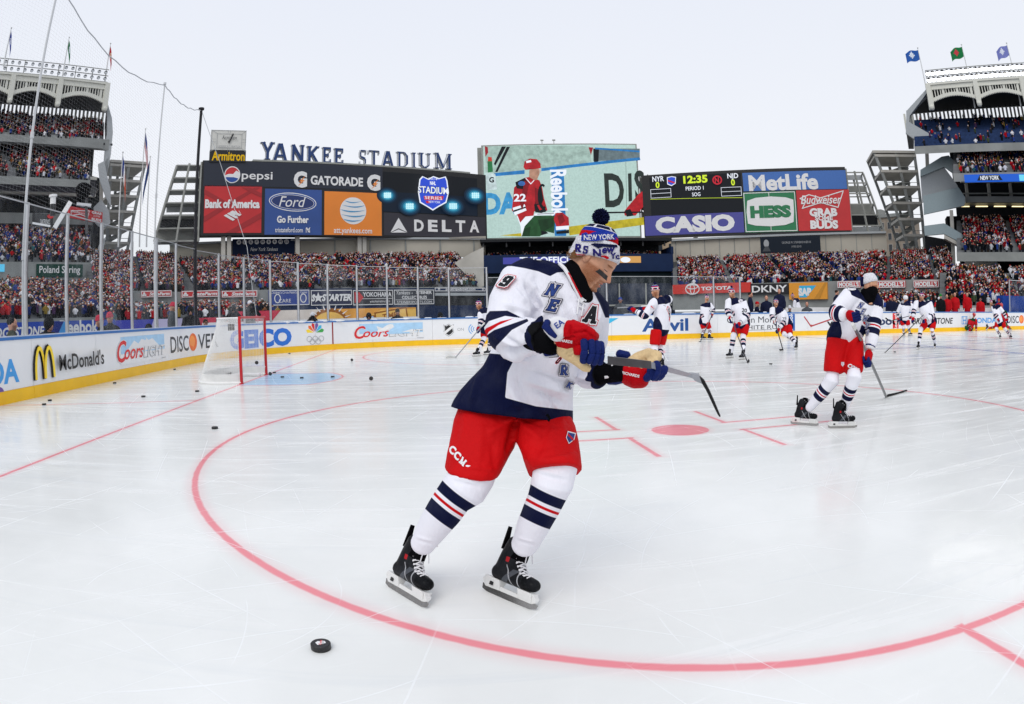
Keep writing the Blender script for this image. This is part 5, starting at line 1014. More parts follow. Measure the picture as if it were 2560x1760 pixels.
# ---------------- left grandstand
gl_ = empty('grandstand', D(120, 760, 90), 'tall crowded grandstand with a white arched frieze at the left edge behind the netting', 'grandstand', 'stadium stands')
U0 = -330
def S(name, vF, vB, dF, dB, u0=U0, u1=246, rows=12, tilt=(0, 0), m=TREAD, par=gl_, **kw):
 return section(name, None, par, (u0, vF - tilt[0], dF[0]), (u1, vF + tilt[0] * .3, dF[1]), (u0, vB - tilt[1], dB[0]), (u1 + 2, vB + tilt[1] * .3, dB[1]), rows, m, **kw)
S('lower_deck', 724, 652, (44, 66), (60, 84), u1=300, rows=22, pal=(.48, .20, .12, .11, .09))
S('main_deck', 596, 512, (86, 92), (106, 112), u1=205, rows=20, pal=(.48, .13, .18, .12, .09))
S('terrace_deck', 402, 340, (99, 102), (109, 112), u1=205, rows=10)
S('upper_deck', 308, 262, (103, 107), (118, 122), u1=236, rows=13, pal=(.55, .2, .1, .09, .06))
FL_ = Face((-86.7, 42.5), (-50.76, 79.4), 0, 60)
def zv(u, v, F=FL_): return F.xy(u, v)[1]
def band(F, u0, u1, va, vb, m, name, par, h0=-.6, h1=0., vat=None):      # horizontal band given at picture column
 uu = vat if vat is not None else (u0 + u1) / 2; x0, x1 = F.xy(u0, 500)[0], F.xy(u1, 500)[0]; y0, y1 = zv(uu, vb, F), zv(uu, va, F); k = F.box(x0, y0, x1, y1, m, h0, h1); return k.build(name, par)
band(FL_, -330, 238, 306, 331, CONC2, 'deck_fascia', gl_, vat=120); band(FL_, -330, 214, 396, 403, FRZ, 'deck_edge', gl_, -.9, .12, vat=120)
band(FL_, -330, 214, 403, 436, lit('ribbon_off', (.012, .012, .016), 1.), 'ribbon_board', gl_, -.7, .05, vat=120); band(FL_, -330, 214, 436, 442, FRZ, 'deck_edge', gl_, -.9, .12, vat=120)
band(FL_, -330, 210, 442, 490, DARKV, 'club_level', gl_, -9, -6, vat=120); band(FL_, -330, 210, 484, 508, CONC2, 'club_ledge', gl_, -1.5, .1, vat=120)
band(FL_, -330, 200, 508, 530, DARKV, 'club_painted_shade', gl_, -16, -12, vat=120)  # dark strip coloured as the shade below the club ledge
FL2 = Face(D(-330, 620, 83), D(226, 620, 90), 0, 60); band(FL2, -330, 220, 598, 634, CONC2, 'loge_ledge', gl_, -1.2, 0, vat=120); band(FL2, -330, 200, 634, 668, DARKV, 'loge_painted_shade', gl_, -12, -8, vat=120)  # ledge, then a dark strip painted for the shade beneath it
def backing(F, u0, u1, par, dep, vtop, um, vbot=690):
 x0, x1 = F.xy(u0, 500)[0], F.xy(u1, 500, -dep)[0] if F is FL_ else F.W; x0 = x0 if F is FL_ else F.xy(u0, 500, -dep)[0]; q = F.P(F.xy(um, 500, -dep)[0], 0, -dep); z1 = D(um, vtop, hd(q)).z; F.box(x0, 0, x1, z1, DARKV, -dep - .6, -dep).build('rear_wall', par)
def slats(F, u0, x1, par, dep, va, vb, um):
 k = MB(); x = F.xy(u0, 500, -dep)[0]; q = F.P(F.xy(um, 500, -dep)[0], 0, -dep); z0, z1 = D(um, va, hd(q)).z, D(um, vb, hd(q)).z
 while x < x1: F.box(x, z0 - F.z0, x + .42, z1 - F.z0, FRZ, -dep - .2, -dep, mb=k); x += .84
 k.build('wind_screen', par)
def roof(F, x0, x1, yf, par, dep, vb, um):
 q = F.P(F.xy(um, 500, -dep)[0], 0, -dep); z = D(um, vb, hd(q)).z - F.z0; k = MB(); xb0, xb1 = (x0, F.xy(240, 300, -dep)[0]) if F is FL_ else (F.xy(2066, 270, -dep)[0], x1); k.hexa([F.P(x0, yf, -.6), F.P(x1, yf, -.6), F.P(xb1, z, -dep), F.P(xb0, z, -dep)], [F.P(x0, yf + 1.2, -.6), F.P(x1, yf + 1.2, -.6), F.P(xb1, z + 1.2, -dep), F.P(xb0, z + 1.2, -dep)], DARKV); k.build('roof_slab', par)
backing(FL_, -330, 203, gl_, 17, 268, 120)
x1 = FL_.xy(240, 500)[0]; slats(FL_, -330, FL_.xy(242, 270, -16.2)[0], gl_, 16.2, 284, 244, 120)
k = MB()
for i in range(40):
 xx = FL_.xy(-330, 500)[0] + i * 1.4
 if xx < x1: FL_.box(xx, zv(120, 320), xx + .5, zv(120, 315), DARKV, .005, .06, mb=k)
k.build('fascia_openings', gl_)
yF0, yF1 = zv(130, 238), zv(130, 181); bw = FL_.xy(237, 238)[0] - FL_.xy(131, 226)[0]; x0 = FL_.xy(237, 238)[0] - bw * 4
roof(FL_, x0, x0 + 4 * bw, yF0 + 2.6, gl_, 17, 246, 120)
k = MB()
for i in range(5): FL_.box(x0 + bw * i - .3, zv(120, 300), x0 + bw * i + .3, yF0 + 1.2, CONC2, -14, -13.3, mb=k)
k.split('roof_column', gl_)
frieze(FL_, yF0, yF1, x0, 4, bw, gl_); lamp_rack(FL_, x0, x0 + bw * 4, yF1 + .6, 2, 1.25, False, gl_)
# stepped end walls, stairs
k = MB(); plate(k, [(243, 230), (254, 268), (256, 300), (246, 355), (236, 370), (238, 330), (243, 300)], 107.5, 14, PANELG)
plate(k, [(222, 372), (236, 365), (250, 428), (252, 470), (240, 448), (226, 410)], 106, .6, PANELG); plate(k, [(212, 470), (230, 452), (247, 478), (250, 506), (232, 520), (216, 506)], 105.5, .6, PANELG); plate(k, [(240, 536), (232, 580), (212, 618), (190, 626), (188, 614), (210, 590), (226, 552)], 104.8, .6, PANELG); k.build('stair_wall', gl_)
k = MB(); plate(k, [(226, 400), (234, 396), (236, 560), (228, 600)], 107, 8, CONC); plate(k, [(206, 398), (228, 404), (228, 600), (204, 600)], 109, 10, DARKV); k.build('stair_core', gl_)
bs = Face(D(155, 497, 97.5), D(232, 508, 103.8), 0, 60); r = bs.rect(156, 474, 232, 500); sg = empty('advert_sign', bs.P(r[0], r[1]), 'small red beer sign on the club level ledge of the left grandstand', 'sign'); p = bs.box(*r, P_RED, -.3, .05).build('sign_panel', sg); c = bs.cv(.08); X, Y_ = r[0], r[1]; w_, h_ = r[2] - r[0], r[3] - r[1]
for a, b in (((.04, .6), (.3, .75)), ((.3, .75), (.58, .9)), ((.58, .9), (.54, .3)), ((.54, .3), (.3, .45)), ((.3, .45), (.05, .2)), ((.05, .2), (.04, .6))): c.line([(X + a[0] * w_, Y_ + a[1] * h_), (X + b[0] * w_, Y_ + b[1] * h_)], .12, LETW)
c.text('Budweiser', X + .3 * w_, Y_ + .58 * h_, h_ * .3, LETW, width=w_ * .5, shear=.3); c.text('GRAB', X + .8 * w_, Y_ + .82 * h_, h_ * .3, LETW, width=w_ * .3, bold=.04); c.text('SOME', X + .8 * w_, Y_ + .55 * h_, h_ * .22, LETW, width=w_ * .2); c.text('BUDS', X + .8 * w_, Y_ + .22 * h_, h_ * .32, LETW, width=w_ * .3, bold=.04); c.build('lettering', p)
r = FL2.rect(82, 599, 187, 628); sg = empty('advert_sign', FL2.P(r[0], r[1]), 'dark green spring water sign on the loge ledge of the left grandstand', 'sign'); p = FL2.box(*r, mat('sign_dark_green', srgb('#174238'), .5), -.1, .15).build('sign_panel', sg); c = FL2.cv(.17); word('Poland Spring', w=.88, h=.56, bold=.01)(c, r); c.build('lettering', p)
r = FL2.rect(-20, 599, 10, 616); sg = empty('ribbon_screen', FL2.P(r[0], r[1]), 'small lit cyan screen at the left edge of the loge ledge', 'screen'); FL2.box(*r, lit('ribbon_cyan', srgb('#5cc4ee'), .9), -.1, .12).build('screen', sg)
# ---------------- ramps tower beside it
def tower(name, label, u0, u1, v0, v1, d, levels, lean, mirror=False):
 t_ = empty(name, D((u0 + u1) / 2, v1, d), label, 'tower', 'open ramp towers'); F = Face(D(u0, v1, d), D(u1, v1, d + 2), D((u0 + u1) / 2, v1, d).z - 6, D((u0 + u1) / 2, v0, d).z); k = MB(); q = MB(); W_, H_ = F.W, F.H
 px = lambda f, y: (lean * (1 - y / H_) + f * (W_ - lean * (1 - y / H_))) if mirror else f * (W_ - lean * (1 - y / H_))
 for f in (0, .5, .94):
  for h_ in (0, -9): a, b = px(f, 0), px(f, H_); k.hexa([F.P(a, 0, h_), F.P(a + .55, 0, h_), F.P(a + .55, 0, h_ - .5), F.P(a, 0, h_ - .5)], [F.P(b, H_, h_), F.P(b + .55, H_, h_), F.P(b + .55, H_, h_ - .5), F.P(b, H_, h_ - .5)], CONC2)
 for i in range(levels):
  y = H_ * (i + .6) / levels; a, b = px(0, y), px(1, y); F.box(a, y, b, y + .5, CONC, -8.8, .1, mb=q); F.box(a, y + 1.1, b, y + 1.2, STEELG, .0, .06, mb=q)
  if i < levels - 1: k.bar(F.P(a, y + .5, -9), F.P(b, y + H_ / levels, -9), .35, CONC2, 1.0)
 F.box(px(0, H_), H_ - .5, px(1, H_), H_, CONC, -9, .2, mb=q); k.build('frame', t_); q.build('ramp_deck', t_)
tower('ramp_tower', 'open concrete ramp tower with sloping posts right of the left grandstand', 240, 324, 362, 575, 125, 8, 4.5)
# flagpoles
N3 = 'flags along the stadium roofs'
flag(((10), 24), 150, 62, 96, (['#2a3f9a', '#dfe4f0'], disc), 'small blue drooping flag furthest left on the left grandstand roof', 1, 2.4, N3, .95) if False else None
for (ub, vb, ut, vt, d, cols, l, fly, w_, dr) in (
 (8, 150, 26, 62, 94, (['#2a3f9a', '#dfe4f0'], disc), 'small blue drooping flag furthest left on the left grandstand roof', 1, 2.2, 1.5),
 (142, 172, 152, 84, 101, (['#1f7a4a', '#dfe4f0'], disc), 'small green drooping flag on the left grandstand roof', 1, 2.3, 1.45),
 (237, 190, 250, 98, 107, (['#c02038', '#efe0c0'], disc), 'small crimson drooping flag at the right end of the left grandstand roof', 1, 2.4, 1.5),
 (2108, 250, 2086, 106, 110, (['#2f5fae', '#dfe8f4'], disc), 'blue flag blowing left at the near corner of the right grandstand roof', -1, 2.9, .22),
 (2210, 245, 2190, 98, 110, (['#1c7a45', '#c8404a'], disc), 'green flag with a red emblem on the right grandstand roof', -1, 2.9, .3),
 (2314, 240, 2294, 94, 110, (['#7f86c8', '#dfe4f4'], disc), 'pale violet flag furthest right on the right grandstand roof', -1, 2.9, .35)):
 q = flag((ub, ub), vb, vt, d, cols, l, fly, w_, N3, dr)
us = lambda f, q: 0 if (f < .42 and q > .45) else (1 if int(q * 8) % 2 == 0 else 2)
flag((268, 268), 560, 345, 100, (['#24408f', '#f0f0f0', '#e8602a'], lambda f, q: 0 if f < .34 else 1 if f < .66 else 2), 'blue white and orange city flag hanging on the left of three tall poles', 1, 3.4, 'tall flagpoles beside the left bleachers', 1.65)
flag((316, 316), 560, 292, 104, (['#2b3f86', '#c82a3a', '#eceef2'], us), 'striped national flag hanging from the tallest pole of three', 1, 3.8, 'tall flagpoles beside the left bleachers', 1.65)
flag((332, 332), 560, 355, 102, (['#1f3c78', '#24488c'], disc), 'plain navy flag hanging on the right of three tall poles', -1, 3.4, 'tall flagpoles beside the left bleachers', 1.65)
# ---------------- right grandstand
gr_ = empty('grandstand', D(2230, 720, 100), 'tall grandstand with lit floodlights on its white frieze at the right edge', 'grandstand', 'stadium stands')
y_ = lambda x, y: (1867.6 + .39765 * x, 54.4 + .39765 * y)
UR = 2560
def SR_(name, u0, vF, vB, dF, dB, rows, m=TREAD, **kw):
 a = D(u0, vF, dF); b = D(u0, vB, dB); za_, zb_ = a.z, b.z; a2, b2 = D(UR, vF + 20, dF + 6), D(UR, vB + 20, dB + 10)
 a2.z = za_; b2.z = zb_; mb = MB(); stand_deck(mb, a, a2, b, b2, rows, m); mb.quad(a + Vector((0, 0, -1.2)), a2 + Vector((0, 0, -1.2)), a2, a, CONC2); mb.build(name, gr_); people(a, a2, b, b2, rows, **kw)
section('lower_deck', None, gr_, (1955, 712, 62), (2135, 708, 66), (1975, 684, 76), (2140, 672, 80), 10, pal=(.58, .2, .07, .09, .06)); SR_('lower_deck', 2130, 692, 618, 66, 84, 22, pal=(.56, .22, .06, .09, .07)); SR_('main_deck', 2168, 572, 500, 92, 112, 20, pal=(.50, .25, .07, .1, .08)); SR_('terrace_deck', 2160, 393, 344, 96, 108, 10); SR_('upper_deck', 2072, 332, 272, 100, 120, 15, SEATB, dens=.16)
FR_ = Face(D(2090, 500, 108), D(UR, 520, 118), 0, 60); vr = 2230
def bandr(u0, va, vb, m, name, h0=-.6, h1=0.): x0, x1 = FR_.xy(u0, 500)[0], FR_.W; k = FR_.box(x0, zv(vr, vb, FR_), x1, zv(vr, va, FR_), m, h0, h1); return k.build(name, gr_)
bandr(2140, 330, 341, CONC2, 'deck_fascia', -.6, 4); bandr(2186, 392, 395.5, FRZ, 'deck_edge', -.5, 8.15); bandr(2186, 410, 413, FRZ, 'deck_edge', -.5, 8.15)
FB = Face(D(2186, 402, 94.5), D(UR, 424, 100.5), 0, 60); x0 = 0; rbn = FB.box(0, zv(2230, 411, FB), FB.W, zv(2230, 395, FB), lit('ribbon_blue', srgb('#1f62d8'), .9), -.6, 0).build('ribbon_board', gr_)
c = FB.cv(.05); r = FB.rect(2218, 397, 2268, 409); c.poly([(r[0] - .3, r[1]), (r[2] + .3, r[1]), (r[2] - .2, r[3]), (r[0] + .2, r[3])], S_NAVY); c.text('NEW YORK', (r[0] + r[2]) / 2, (r[1] + r[3]) / 2, .8, S_W, bold=.02, width=(r[2] - r[0]) * .85); r2 = FB.rect(2310, 396, 2330, 410); c.rect(*r2, S_CY); c.build('lettering', rbn)
bandr(2180, 413, 452, DARKV, 'club_level', -6, -3); bandr(2188, 452, 465, CONC2, 'club_ledge', -1.5, 3.0); bandr(2160, 470, 512, mat('deep_shade', srgb('#17181a'), .9), 'club_painted_shade', -14, -10)  # last strip takes the deep shade under the club level as colour
bandr(2270, 572, 590, CONC2, 'loge_ledge', -1.0, 8.2); bandr(2180, 590, 628, mat('deep_shade', srgb('#17181a'), .9), 'loge_painted_shade', -8, -4)  # second strip carries the shade under the loge in its colour
bandr(2150, 612, 640, mat('deep_shade', srgb('#17181a'), .9), 'lower_painted_shade', -2, 0)  # near-black strip painted in place of shade above the lower seats
k = MB()
for i in range(8): x = FR_.xy(2190, 430)[0] + i * 4.2; FR_.box(x, zv(vr, 452, FR_), x + .5, zv(vr, 413, FR_), CONC, -1.5, -.8, mb=k)
FR_.box(FR_.xy(2188, 500)[0], zv(vr, 440, FR_), FR_.W, zv(vr, 437, FR_), STEELG, .0, .1, mb=k); k.split('club_column', gr_)
k = MB()
for i in range(7): x = FR_.xy(2168, 470)[0] + i * 3.4; FR_.box(x, zv(vr, 471, FR_), x + 2.2, zv(vr, 469.5, FR_), lit('strip_lamp', srgb('#ffe9b0'), 2.), 1.0, 1.4, mb=k)
k.split('strip_lamp', gr_)
# sign P...
r = FR_.rect(2294, 574, 2345, 592); sg = empty('advert_sign', FR_.P(r[0], r[1], 8.3), 'black sign with a white capital at the right edge of the loge ledge', 'sign'); p = FR_.box(*r, INK, 8.25, 8.5).build('sign_panel', sg); c = FR_.cv(8.52); c.text('P', r[0] + .8, (r[1] + r[3]) / 2, (r[3] - r[1]) * 1.1, LETW, bold=.05); c.ell(r[0] + 2.2, (r[1] + r[3]) / 2, .5, .7, P_RED); c.build('lettering', p)
# roof, frieze, lights
FT = Face(D(2104, 240, 108), D(2560, 252, 112), 0, 60); xA = FT.xy(2112, 240)[0]; bwr = FT.xy(2219, 230)[0] - xA; yA0, yA1 = zv(2165, 240, FT), zv(2165, 190, FT)
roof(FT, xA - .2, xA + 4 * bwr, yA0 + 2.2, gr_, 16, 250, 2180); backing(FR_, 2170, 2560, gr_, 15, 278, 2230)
frieze(FT, yA0, yA1, xA, 3, bwr, gr_); lamp_rack(FT, xA, xA + bwr * 3, yA1 + .5, 2, .9, True, gr_, .42)
k = MB(); plate(k, [(2101, 200), (2104, 206), (2062, 262), (2058, 300), (2054, 300), (2054, 252)], 109, 1.2, PANELG); plate(k, [(2054, 250), (2066, 262), (2066, 300), (2054, 300)], 109.5, 12, CONC2); plate(k, [(2053, 278), (2060, 276), (2122, 312), (2122, 342), (2104, 338), (2053, 302)], 107, .6, PANELG); k.build('roof_end_wall', gr_)
slats(FT, 2076, FT.W, gr_, 15.2, 283, 247, 2180)
k = MB()
for i in range(4): FT.box(xA + bwr * i - .4, zv(2180, 278, FT), xA + bwr * i + .4, yA0 + 1, CONC2, -13, -12.3, mb=k)
k.split('roof_column', gr_)
k = MB(); plate(k, [(2086, 398), (2138, 376), (2170, 420), (2174, 432), (2090, 458)], 105, .8, PANELG); plate(k, [(2092, 444), (2172, 424), (2188, 448), (2186, 466), (2094, 486)], 103.5, .6, mat('glass_rail_grey', srgb('#8b9ba0'), .3)); plate(k, [(2134, 355), (2150, 352), (2188, 392), (2186, 412), (2140, 378), (2086, 400), (2086, 385)], 104.5, .6, mat('glass_rail_grey', srgb('#8b9ba0'), .3)); k.build('stair_landing', gr_)
k = MB(); plate(k, [(2094, 512), (2140, 506), (2262, 582), (2260, 596), (2140, 530), (2096, 534)], 101, .8, mat('glass_rail_grey', srgb('#8b9ba0'), .3)); plate(k, [(2140, 531), (2262, 597), (2258, 604), (2140, 540)], 101.1, 3, CONC); k.build('stair_flight', gr_)
k = MB(); plate(k, [(2152, 476), (2160, 476), (2166, 610), (2157, 610)], 102.5, 1., CONC); plate(k, [(2094, 300), (2104, 334), (2106, 380), (2098, 380)], 108, 1.2, CONC); k.split('column', gr_)
k = MB(); plate(k, [(2186, 591), (2260, 596), (2262, 624), (2188, 612)], 103, .6, CONC); plate(k, [(2096, 534), (2158, 545), (2160, 640), (2098, 600)], 110, 1, DARKV); k.build('lower_wall', gr_)
k = MB(); plate(k, [(1030, 596), (1066, 574), (1096, 560), (1097, 652), (1086, 652)], 100, .8, CONC); k.build('end_wall', bls); k = MB(); plate(k, [(2166, 606), (2186, 630), (2186, 650), (2140, 640), (2150, 628)], 88, .4, mat('glass_rail_grey', srgb('#8b9ba0'), .3))
for i in range(5): plate(k, [(2138, 632 + i * 4), (2176, 628 + i * 4), (2176, 630 + i * 4), (2138, 634 + i * 4)], 86, .8, CONC)
k.build('stair_steps', gr_)
tower('ramp_tower', 'open concrete ramp tower with sloping posts left of the right grandstand', 1997, 2096, 338, 560, 128, 8, 7.5, True)
# apartment block beyond
AB = Face(D(1976, 545, 210), D(2060, 540, 205), 2, D(2010, 492, 207).z); ap = empty('apartment_building', AB.P(AB.W / 2, 0), 'old brown brick apartment block far behind the right bleachers', 'building')
AB.box(0, 0, AB.W, AB.H, mat('brown_brick', srgb('#8f8478'), .9, var=.2, vscale=.6), -12, 0).build('wall', ap); k = MB(); AB.box(-.3, AB.H, AB.W + .3, AB.H + 1, CONC2, -.5, .5, mb=k); AB.box(AB.W * .1, AB.H + 1, AB.W * .25, AB.H + 3, CONC2, -6, -2, mb=k); k.build('cornice', ap)
for i in range(5):
 for j in range(3): x, y = AB.W * (.08 + .19 * i), AB.H - 3.6 - 3.4 * j; f_ = AB.box(x - .1, y - .1, x + 1.3, y + 2.1, CONC, .005, .1).build('window', ap); AB.box(x, y, x + 1.2, y + 2, mat('window_dark', srgb('#2a2f36'), .2), .105, .12).build('pane', f_)
AB2 = Face(D(1430, 545, 180), D(1640, 545, 180), 2, D(1580, 540, 180).z); ap2 = empty('apartment_building', AB2.P(AB2.W / 2, 0), 'tan apartment block showing below the game scoreboard', 'building'); AB2.box(0, 0, AB2.W, AB2.H, mat('tan_brick', srgb('#a8947c'), .9, var=.2, vscale=.6), -12, 0).build('wall', ap2)
for i in range(8): x, y = AB2.W * (.06 + .115 * i), AB2.H - 3.4; AB2.box(x, y, x + 1.2, y + 2, mat('window_dark', srgb('#2a2f36'), .2), .0, .05).build('window', ap2)
# ================================================================== netting, its poles and cable
def netpole(ps, label, r, m, ztopv=None):
 a, b = ps; p0 = D(*a); p1 = D(*b); p1 = Vector((p0.x, p0.y, p1.z)); p0.z = -.3; k = MB(); k.tube([p0, p0.lerp(p1, .5), p1], [r, r * .95, r * .8], m, 12)
 for f in (.33, .6): k.tube([p0.lerp(p1, f), p0.lerp(p1, f) + Vector((0, 0, .12))], [r * 1.35] * 2, m, 12)
 k.tube([p1, p1 + Vector((0, 0, .06))], [r * 1.7] * 2, m, 10); k.built('net_pole', p0, label, 'pole', 'tall poles holding the safety net', smooth=False); return p1
PALE = mat('pole_pale', srgb('#c4c6c8'), .4, metal=.3)
d1, d2, d3 = [hd(bpt(s_at(u, 790), 1, -.45)) for u in (54, 352, 444)]
T1 = netpole(((54, 760, d1), (154 * .9066, -40, d1)), 'nearest pale net pole, leaving the top of the picture at the left', .03, PALE)
T2 = netpole(((352, 745, d2), (382, 192, d2)), 'middle pale net pole behind the corner glass', .024, PALE)
T3 = netpole(((444, 742, d3), (472, 249, d3)), 'far black net pole beside the clock', .055, mat('pole_black', srgb('#2a2a2e'), .5))
def net_material():
 m = bpy.data.materials.new('safety_net'); m.use_nodes = True; N = NT(m); b = N.n['Principled BSDF']; b.inputs['Base Color'].default_value = (.7, .71, .74, 1); b.inputs['Roughness'].default_value = .9
 g_ = N.n.new('ShaderNodeNewGeometry'); s = N.n.new('ShaderNodeSeparateXYZ'); N.l.new(g_.outputs['Position'], s.inputs[0])
 hx = N.m('ADD', N.m('MULTIPLY', s.outputs[0], .62), N.m('MULTIPLY', s.outputs[1], .78))
 def ln(x, p, t): return N.step(N.m('ABSOLUTE', N.m('SUBTRACT', N.m('FRACT', N.m('DIVIDE', x, p)), .5)), .5 - t, .5 - t * .6)
 a = N.m('MAXIMUM', ln(hx, .075, .06), ln(N.m('ADD', s.outputs[2], N.m('MULTIPLY', hx, .12)), .075, .07)); tr = N.n.new('ShaderNodeBsdfTransparent'); mx_ = N.n.new('ShaderNodeMixShader')
 N.l.new(N.m('MULTIPLY', a, .17), mx_.inputs[0]); N.l.new(tr.outputs[0], mx_.inputs[1]); N.l.new(b.outputs[0], mx_.inputs[2]); N.l.new(mx_.outputs[0], N.n['Material Output'].inputs[0]); return m
NM = net_material(); T0 = T1 + (T1 - T2).normalized() * 9; T0 = Vector((T1.x - 2.6, T1.y - 7.5, T1.z + 1.5)); sn = empty('safety_net', T2, 'fine grey safety net hung from a sagging cable above the end glass', 'netting'); k = MB(); cb = MB()
for A, B, sag in ((T0, T1, .9), (T1, T2, .55), (T2, T3, .22)):
 n = 16; tp = [A.lerp(B, i / n) - Vector((0, 0, sag * 4 * (i / n) * (1 - i / n) + .02 * math.sin(i * 2.1))) for i in range(n + 1)]; zb_ = 3.4
 vs = []
 for i, p in enumerate(tp):
  for j in range(5): q = Vector((p.x, p.y, p.z + (zb_ - p.z) * j / 4)); bl_ = .12 * math.sin(math.pi * i / n) * math.sin(math.pi * j / 4); vs.append(q + Vector((bl_, -bl_, 0)))
 k.add(vs, [(i * 5 + j, i * 5 + j + 1, i * 5 + j + 6, i * 5 + j + 5) for i in range(n) for j in range(4)], NM); cb.tube(tp, .013, mat('cable_grey', srgb('#b4b6ba'), .6), 6, cap=False)
k.build('net_sheet', sn, smooth=True); cb.build('top_cable', sn)
cb = MB(); cb.tube([T3, D(500, 372, 21), D(560, 560, 22), D(585, 740, 22.5)], .010, mat('cable_white', srgb('#d0d2d4'), .5), 6); cb.built('guy_rope', T3, 'thin pale guy rope running down from the black net pole', 'rope')
# ================================================================== the crowd itself
PALC = [['#101216', '#161a26', '#1c1f26', '#0b0c0e', '#23262b', '#2a241f'], ['#a80f1a', '#bd1822', '#7c0d16', '#93202a'], ['#1a2c6a', '#162a64', '#2d4488', '#181f4c'], ['#d0d2d8', '#b4b7be', '#e0e0e4'], ['#565a5e', '#3f4a34', '#7a4a24', '#4a3356', '#2f5a60', '#8a7430', '#63666c']]
SKINC = ['#c79a80', '#b5856a', '#d8ab92', '#8a5d48']
def person_template(v):
 """small standing or seated figure in winter clothes: body tapering to shoulders, arms, neck and head; returns verts, faces, part id per vert"""
 vs, fs, pid = [], [], []
 def ring(z, rx, ry, n, c, y=0., x=0.):
  b = len(vs)
  for i in range(n): a = 2 * math.pi * i / n + .3; vs.append((x + rx * math.cos(a), y + ry * math.sin(a), z)); pid.append(c)
  return b
 n = 6; hs = (1.0, .92, 1.06, .98, .8, .95)[v]; prev = None
 for z, rx, ry, c in ((0, .17, .14, 1), (.45 * hs, .20, .16, 1), (.5 * hs, .22, .17, 0), (1.05 * hs, .25, .16, 0), (1.28 * hs, .23, .13, 0), (1.36 * hs, .09, .08, 0), (1.42 * hs, .075, .085, 2), (1.53 * hs, .10, .115, 2), (1.60 * hs, .11, .12, 3), (1.68 * hs, .075, .08, 3)):
  b = ring(z, rx, ry, n, c)
  if prev is not None: fs += [(prev + i, prev + (i + 1) % n, b + (i + 1) % n, b + i) for i in range(n)]
  prev = b
 fs.append(tuple(prev + i for i in range(n)))
 for s in (-1, 1):
  raise_ = (v == 2 and s > 0) or v == 5
  pts = [(s * .24, 0, 1.22 * hs, .075), (s * .33, -.06, (.95 if not raise_ else 1.15) * hs, .065), (s * (.26 if not raise_ else .22), -.22, (.8 if not raise_ else 1.45) * hs, .05)]
  prev = None
  for x, y, z, r in pts:
   b = ring(z, r, r, 4, 0, y, x)
   if prev is not None: fs += [(prev + i, prev + (i + 1) % 4, b + (i + 1) % 4, b + i) for i in range(4)]
   prev = b
  fs.append(tuple(prev + i for i in range(4)))
 return np.array(vs), fs, np.array(pid)
TEMPL = [person_template(v) for v in range(6)]
def crowd_mat():
 m = bpy.data.materials.new('crowd_clothing'); m.use_nodes = True; N = NT(m); b = N.n['Principled BSDF']; N.l.new(N.attr('tint', 'Color'), b.inputs['Base Color']); b.inputs['Roughness'].default_value = .9; b.inputs['Specular IOR Level'].default_value = .05; return m
CM = crowd_mat()
def crowd_colors(ci):
 a = srgb(PALC[ci][rng.integers(len(PALC[ci]))]); t = srgb(PALC[0][rng.integers(6)]); s = srgb(SKINC[rng.choice(4, p=(.35, .25, .3, .1))]); hp = rng.choice(5, p=(.46, .13, .12, .18, .11)); h = srgb(PALC[hp][rng.integers(len(PALC[hp]))])
 return np.array([a, t, s, h])
def crowd_mesh(name, items, local=False):
 V, F, C_ = [], [], []; off = 0
 for p, ci, v in items:
  tv, tf, tp = TEMPL[v]; d = math.atan2(CAM[0] - p[0], -(CAM[1] - p[1])) + rng.normal(0, .5); c, s = math.cos(d), math.sin(d); k_ = rng.uniform(.93, 1.05)
  q = tv * k_ * np.array([.9, .9, .78]); q = np.stack([q[:, 0] * c - q[:, 1] * s, q[:, 0] * s + q[:, 1] * c, q[:, 2]], 1); V.append(q + (np.array(p) if not local else 0)); F += [tuple(i + off for i in f) for f in tf]; off += len(tv); C_.append(crowd_colors(ci)[tp])
 me = bpy.data.meshes.new(name); V = np.concatenate(V); me.from_pydata(V.tolist(), [], F); C_ = np.concatenate(C_); at = me.color_attributes.new('tint', 'FLOAT_COLOR', 'POINT'); at.data.foreach_set('color', np.concatenate([C_, np.ones((len(C_), 1))], 1).ravel().astype(np.float32)); me.materials.append(CM); me.update(); return me
pos = np.array([c_[0] for c_ in CROWD]); uvp = proj(pos + np.array([0, 0, 1.4])); dist = np.hypot(pos[:, 0] - CAM[0], pos[:, 1] - CAM[1]); vis = (uvp[:, 0] > -20) & (uvp[:, 0] < 2345) & (uvp[:, 1] < 735)
order = np.argsort(np.where(vis, dist, 1e9)); near = set(order[:290].tolist())
rest = [CROWD[i] for i in range(len(CROWD)) if i not in near and -250 < uvp[i, 0] < 2520]
tag(link('crowd', crowd_mesh('crowd', rest)), 'dense crowd of fans in winter clothes filling every stand', 'crowd', kind='stuff')
CN = ('dark', 'red', 'blue', 'white', 'grey or brown'); lib = {}
for i in sorted(near):
 p, ci, v = CROWD[i]; key = (int(ci), int(v), int(rng.integers(0, 3)))
 if key not in lib: lib[key] = crowd_mesh('spectator', [((0, 0, 0), ci, v)], True); tv = lib[key]
 ob = link('spectator', lib[key]); ob.location = p; d = math.atan2(CAM[0] - p.x, -(CAM[1] - p.y)); ob.rotation_euler.z = rng.normal(0, .3)
 side = 'lower left stand behind the end glass' if uvp[i, 0] < 700 else 'lower right stand beyond the benches'
 tag(ob, 'spectator in a %s coat in the %s' % (CN[ci], side), 'spectator', 'spectators in the ' + side)
print('CROWD', len(CROWD), len(rest))
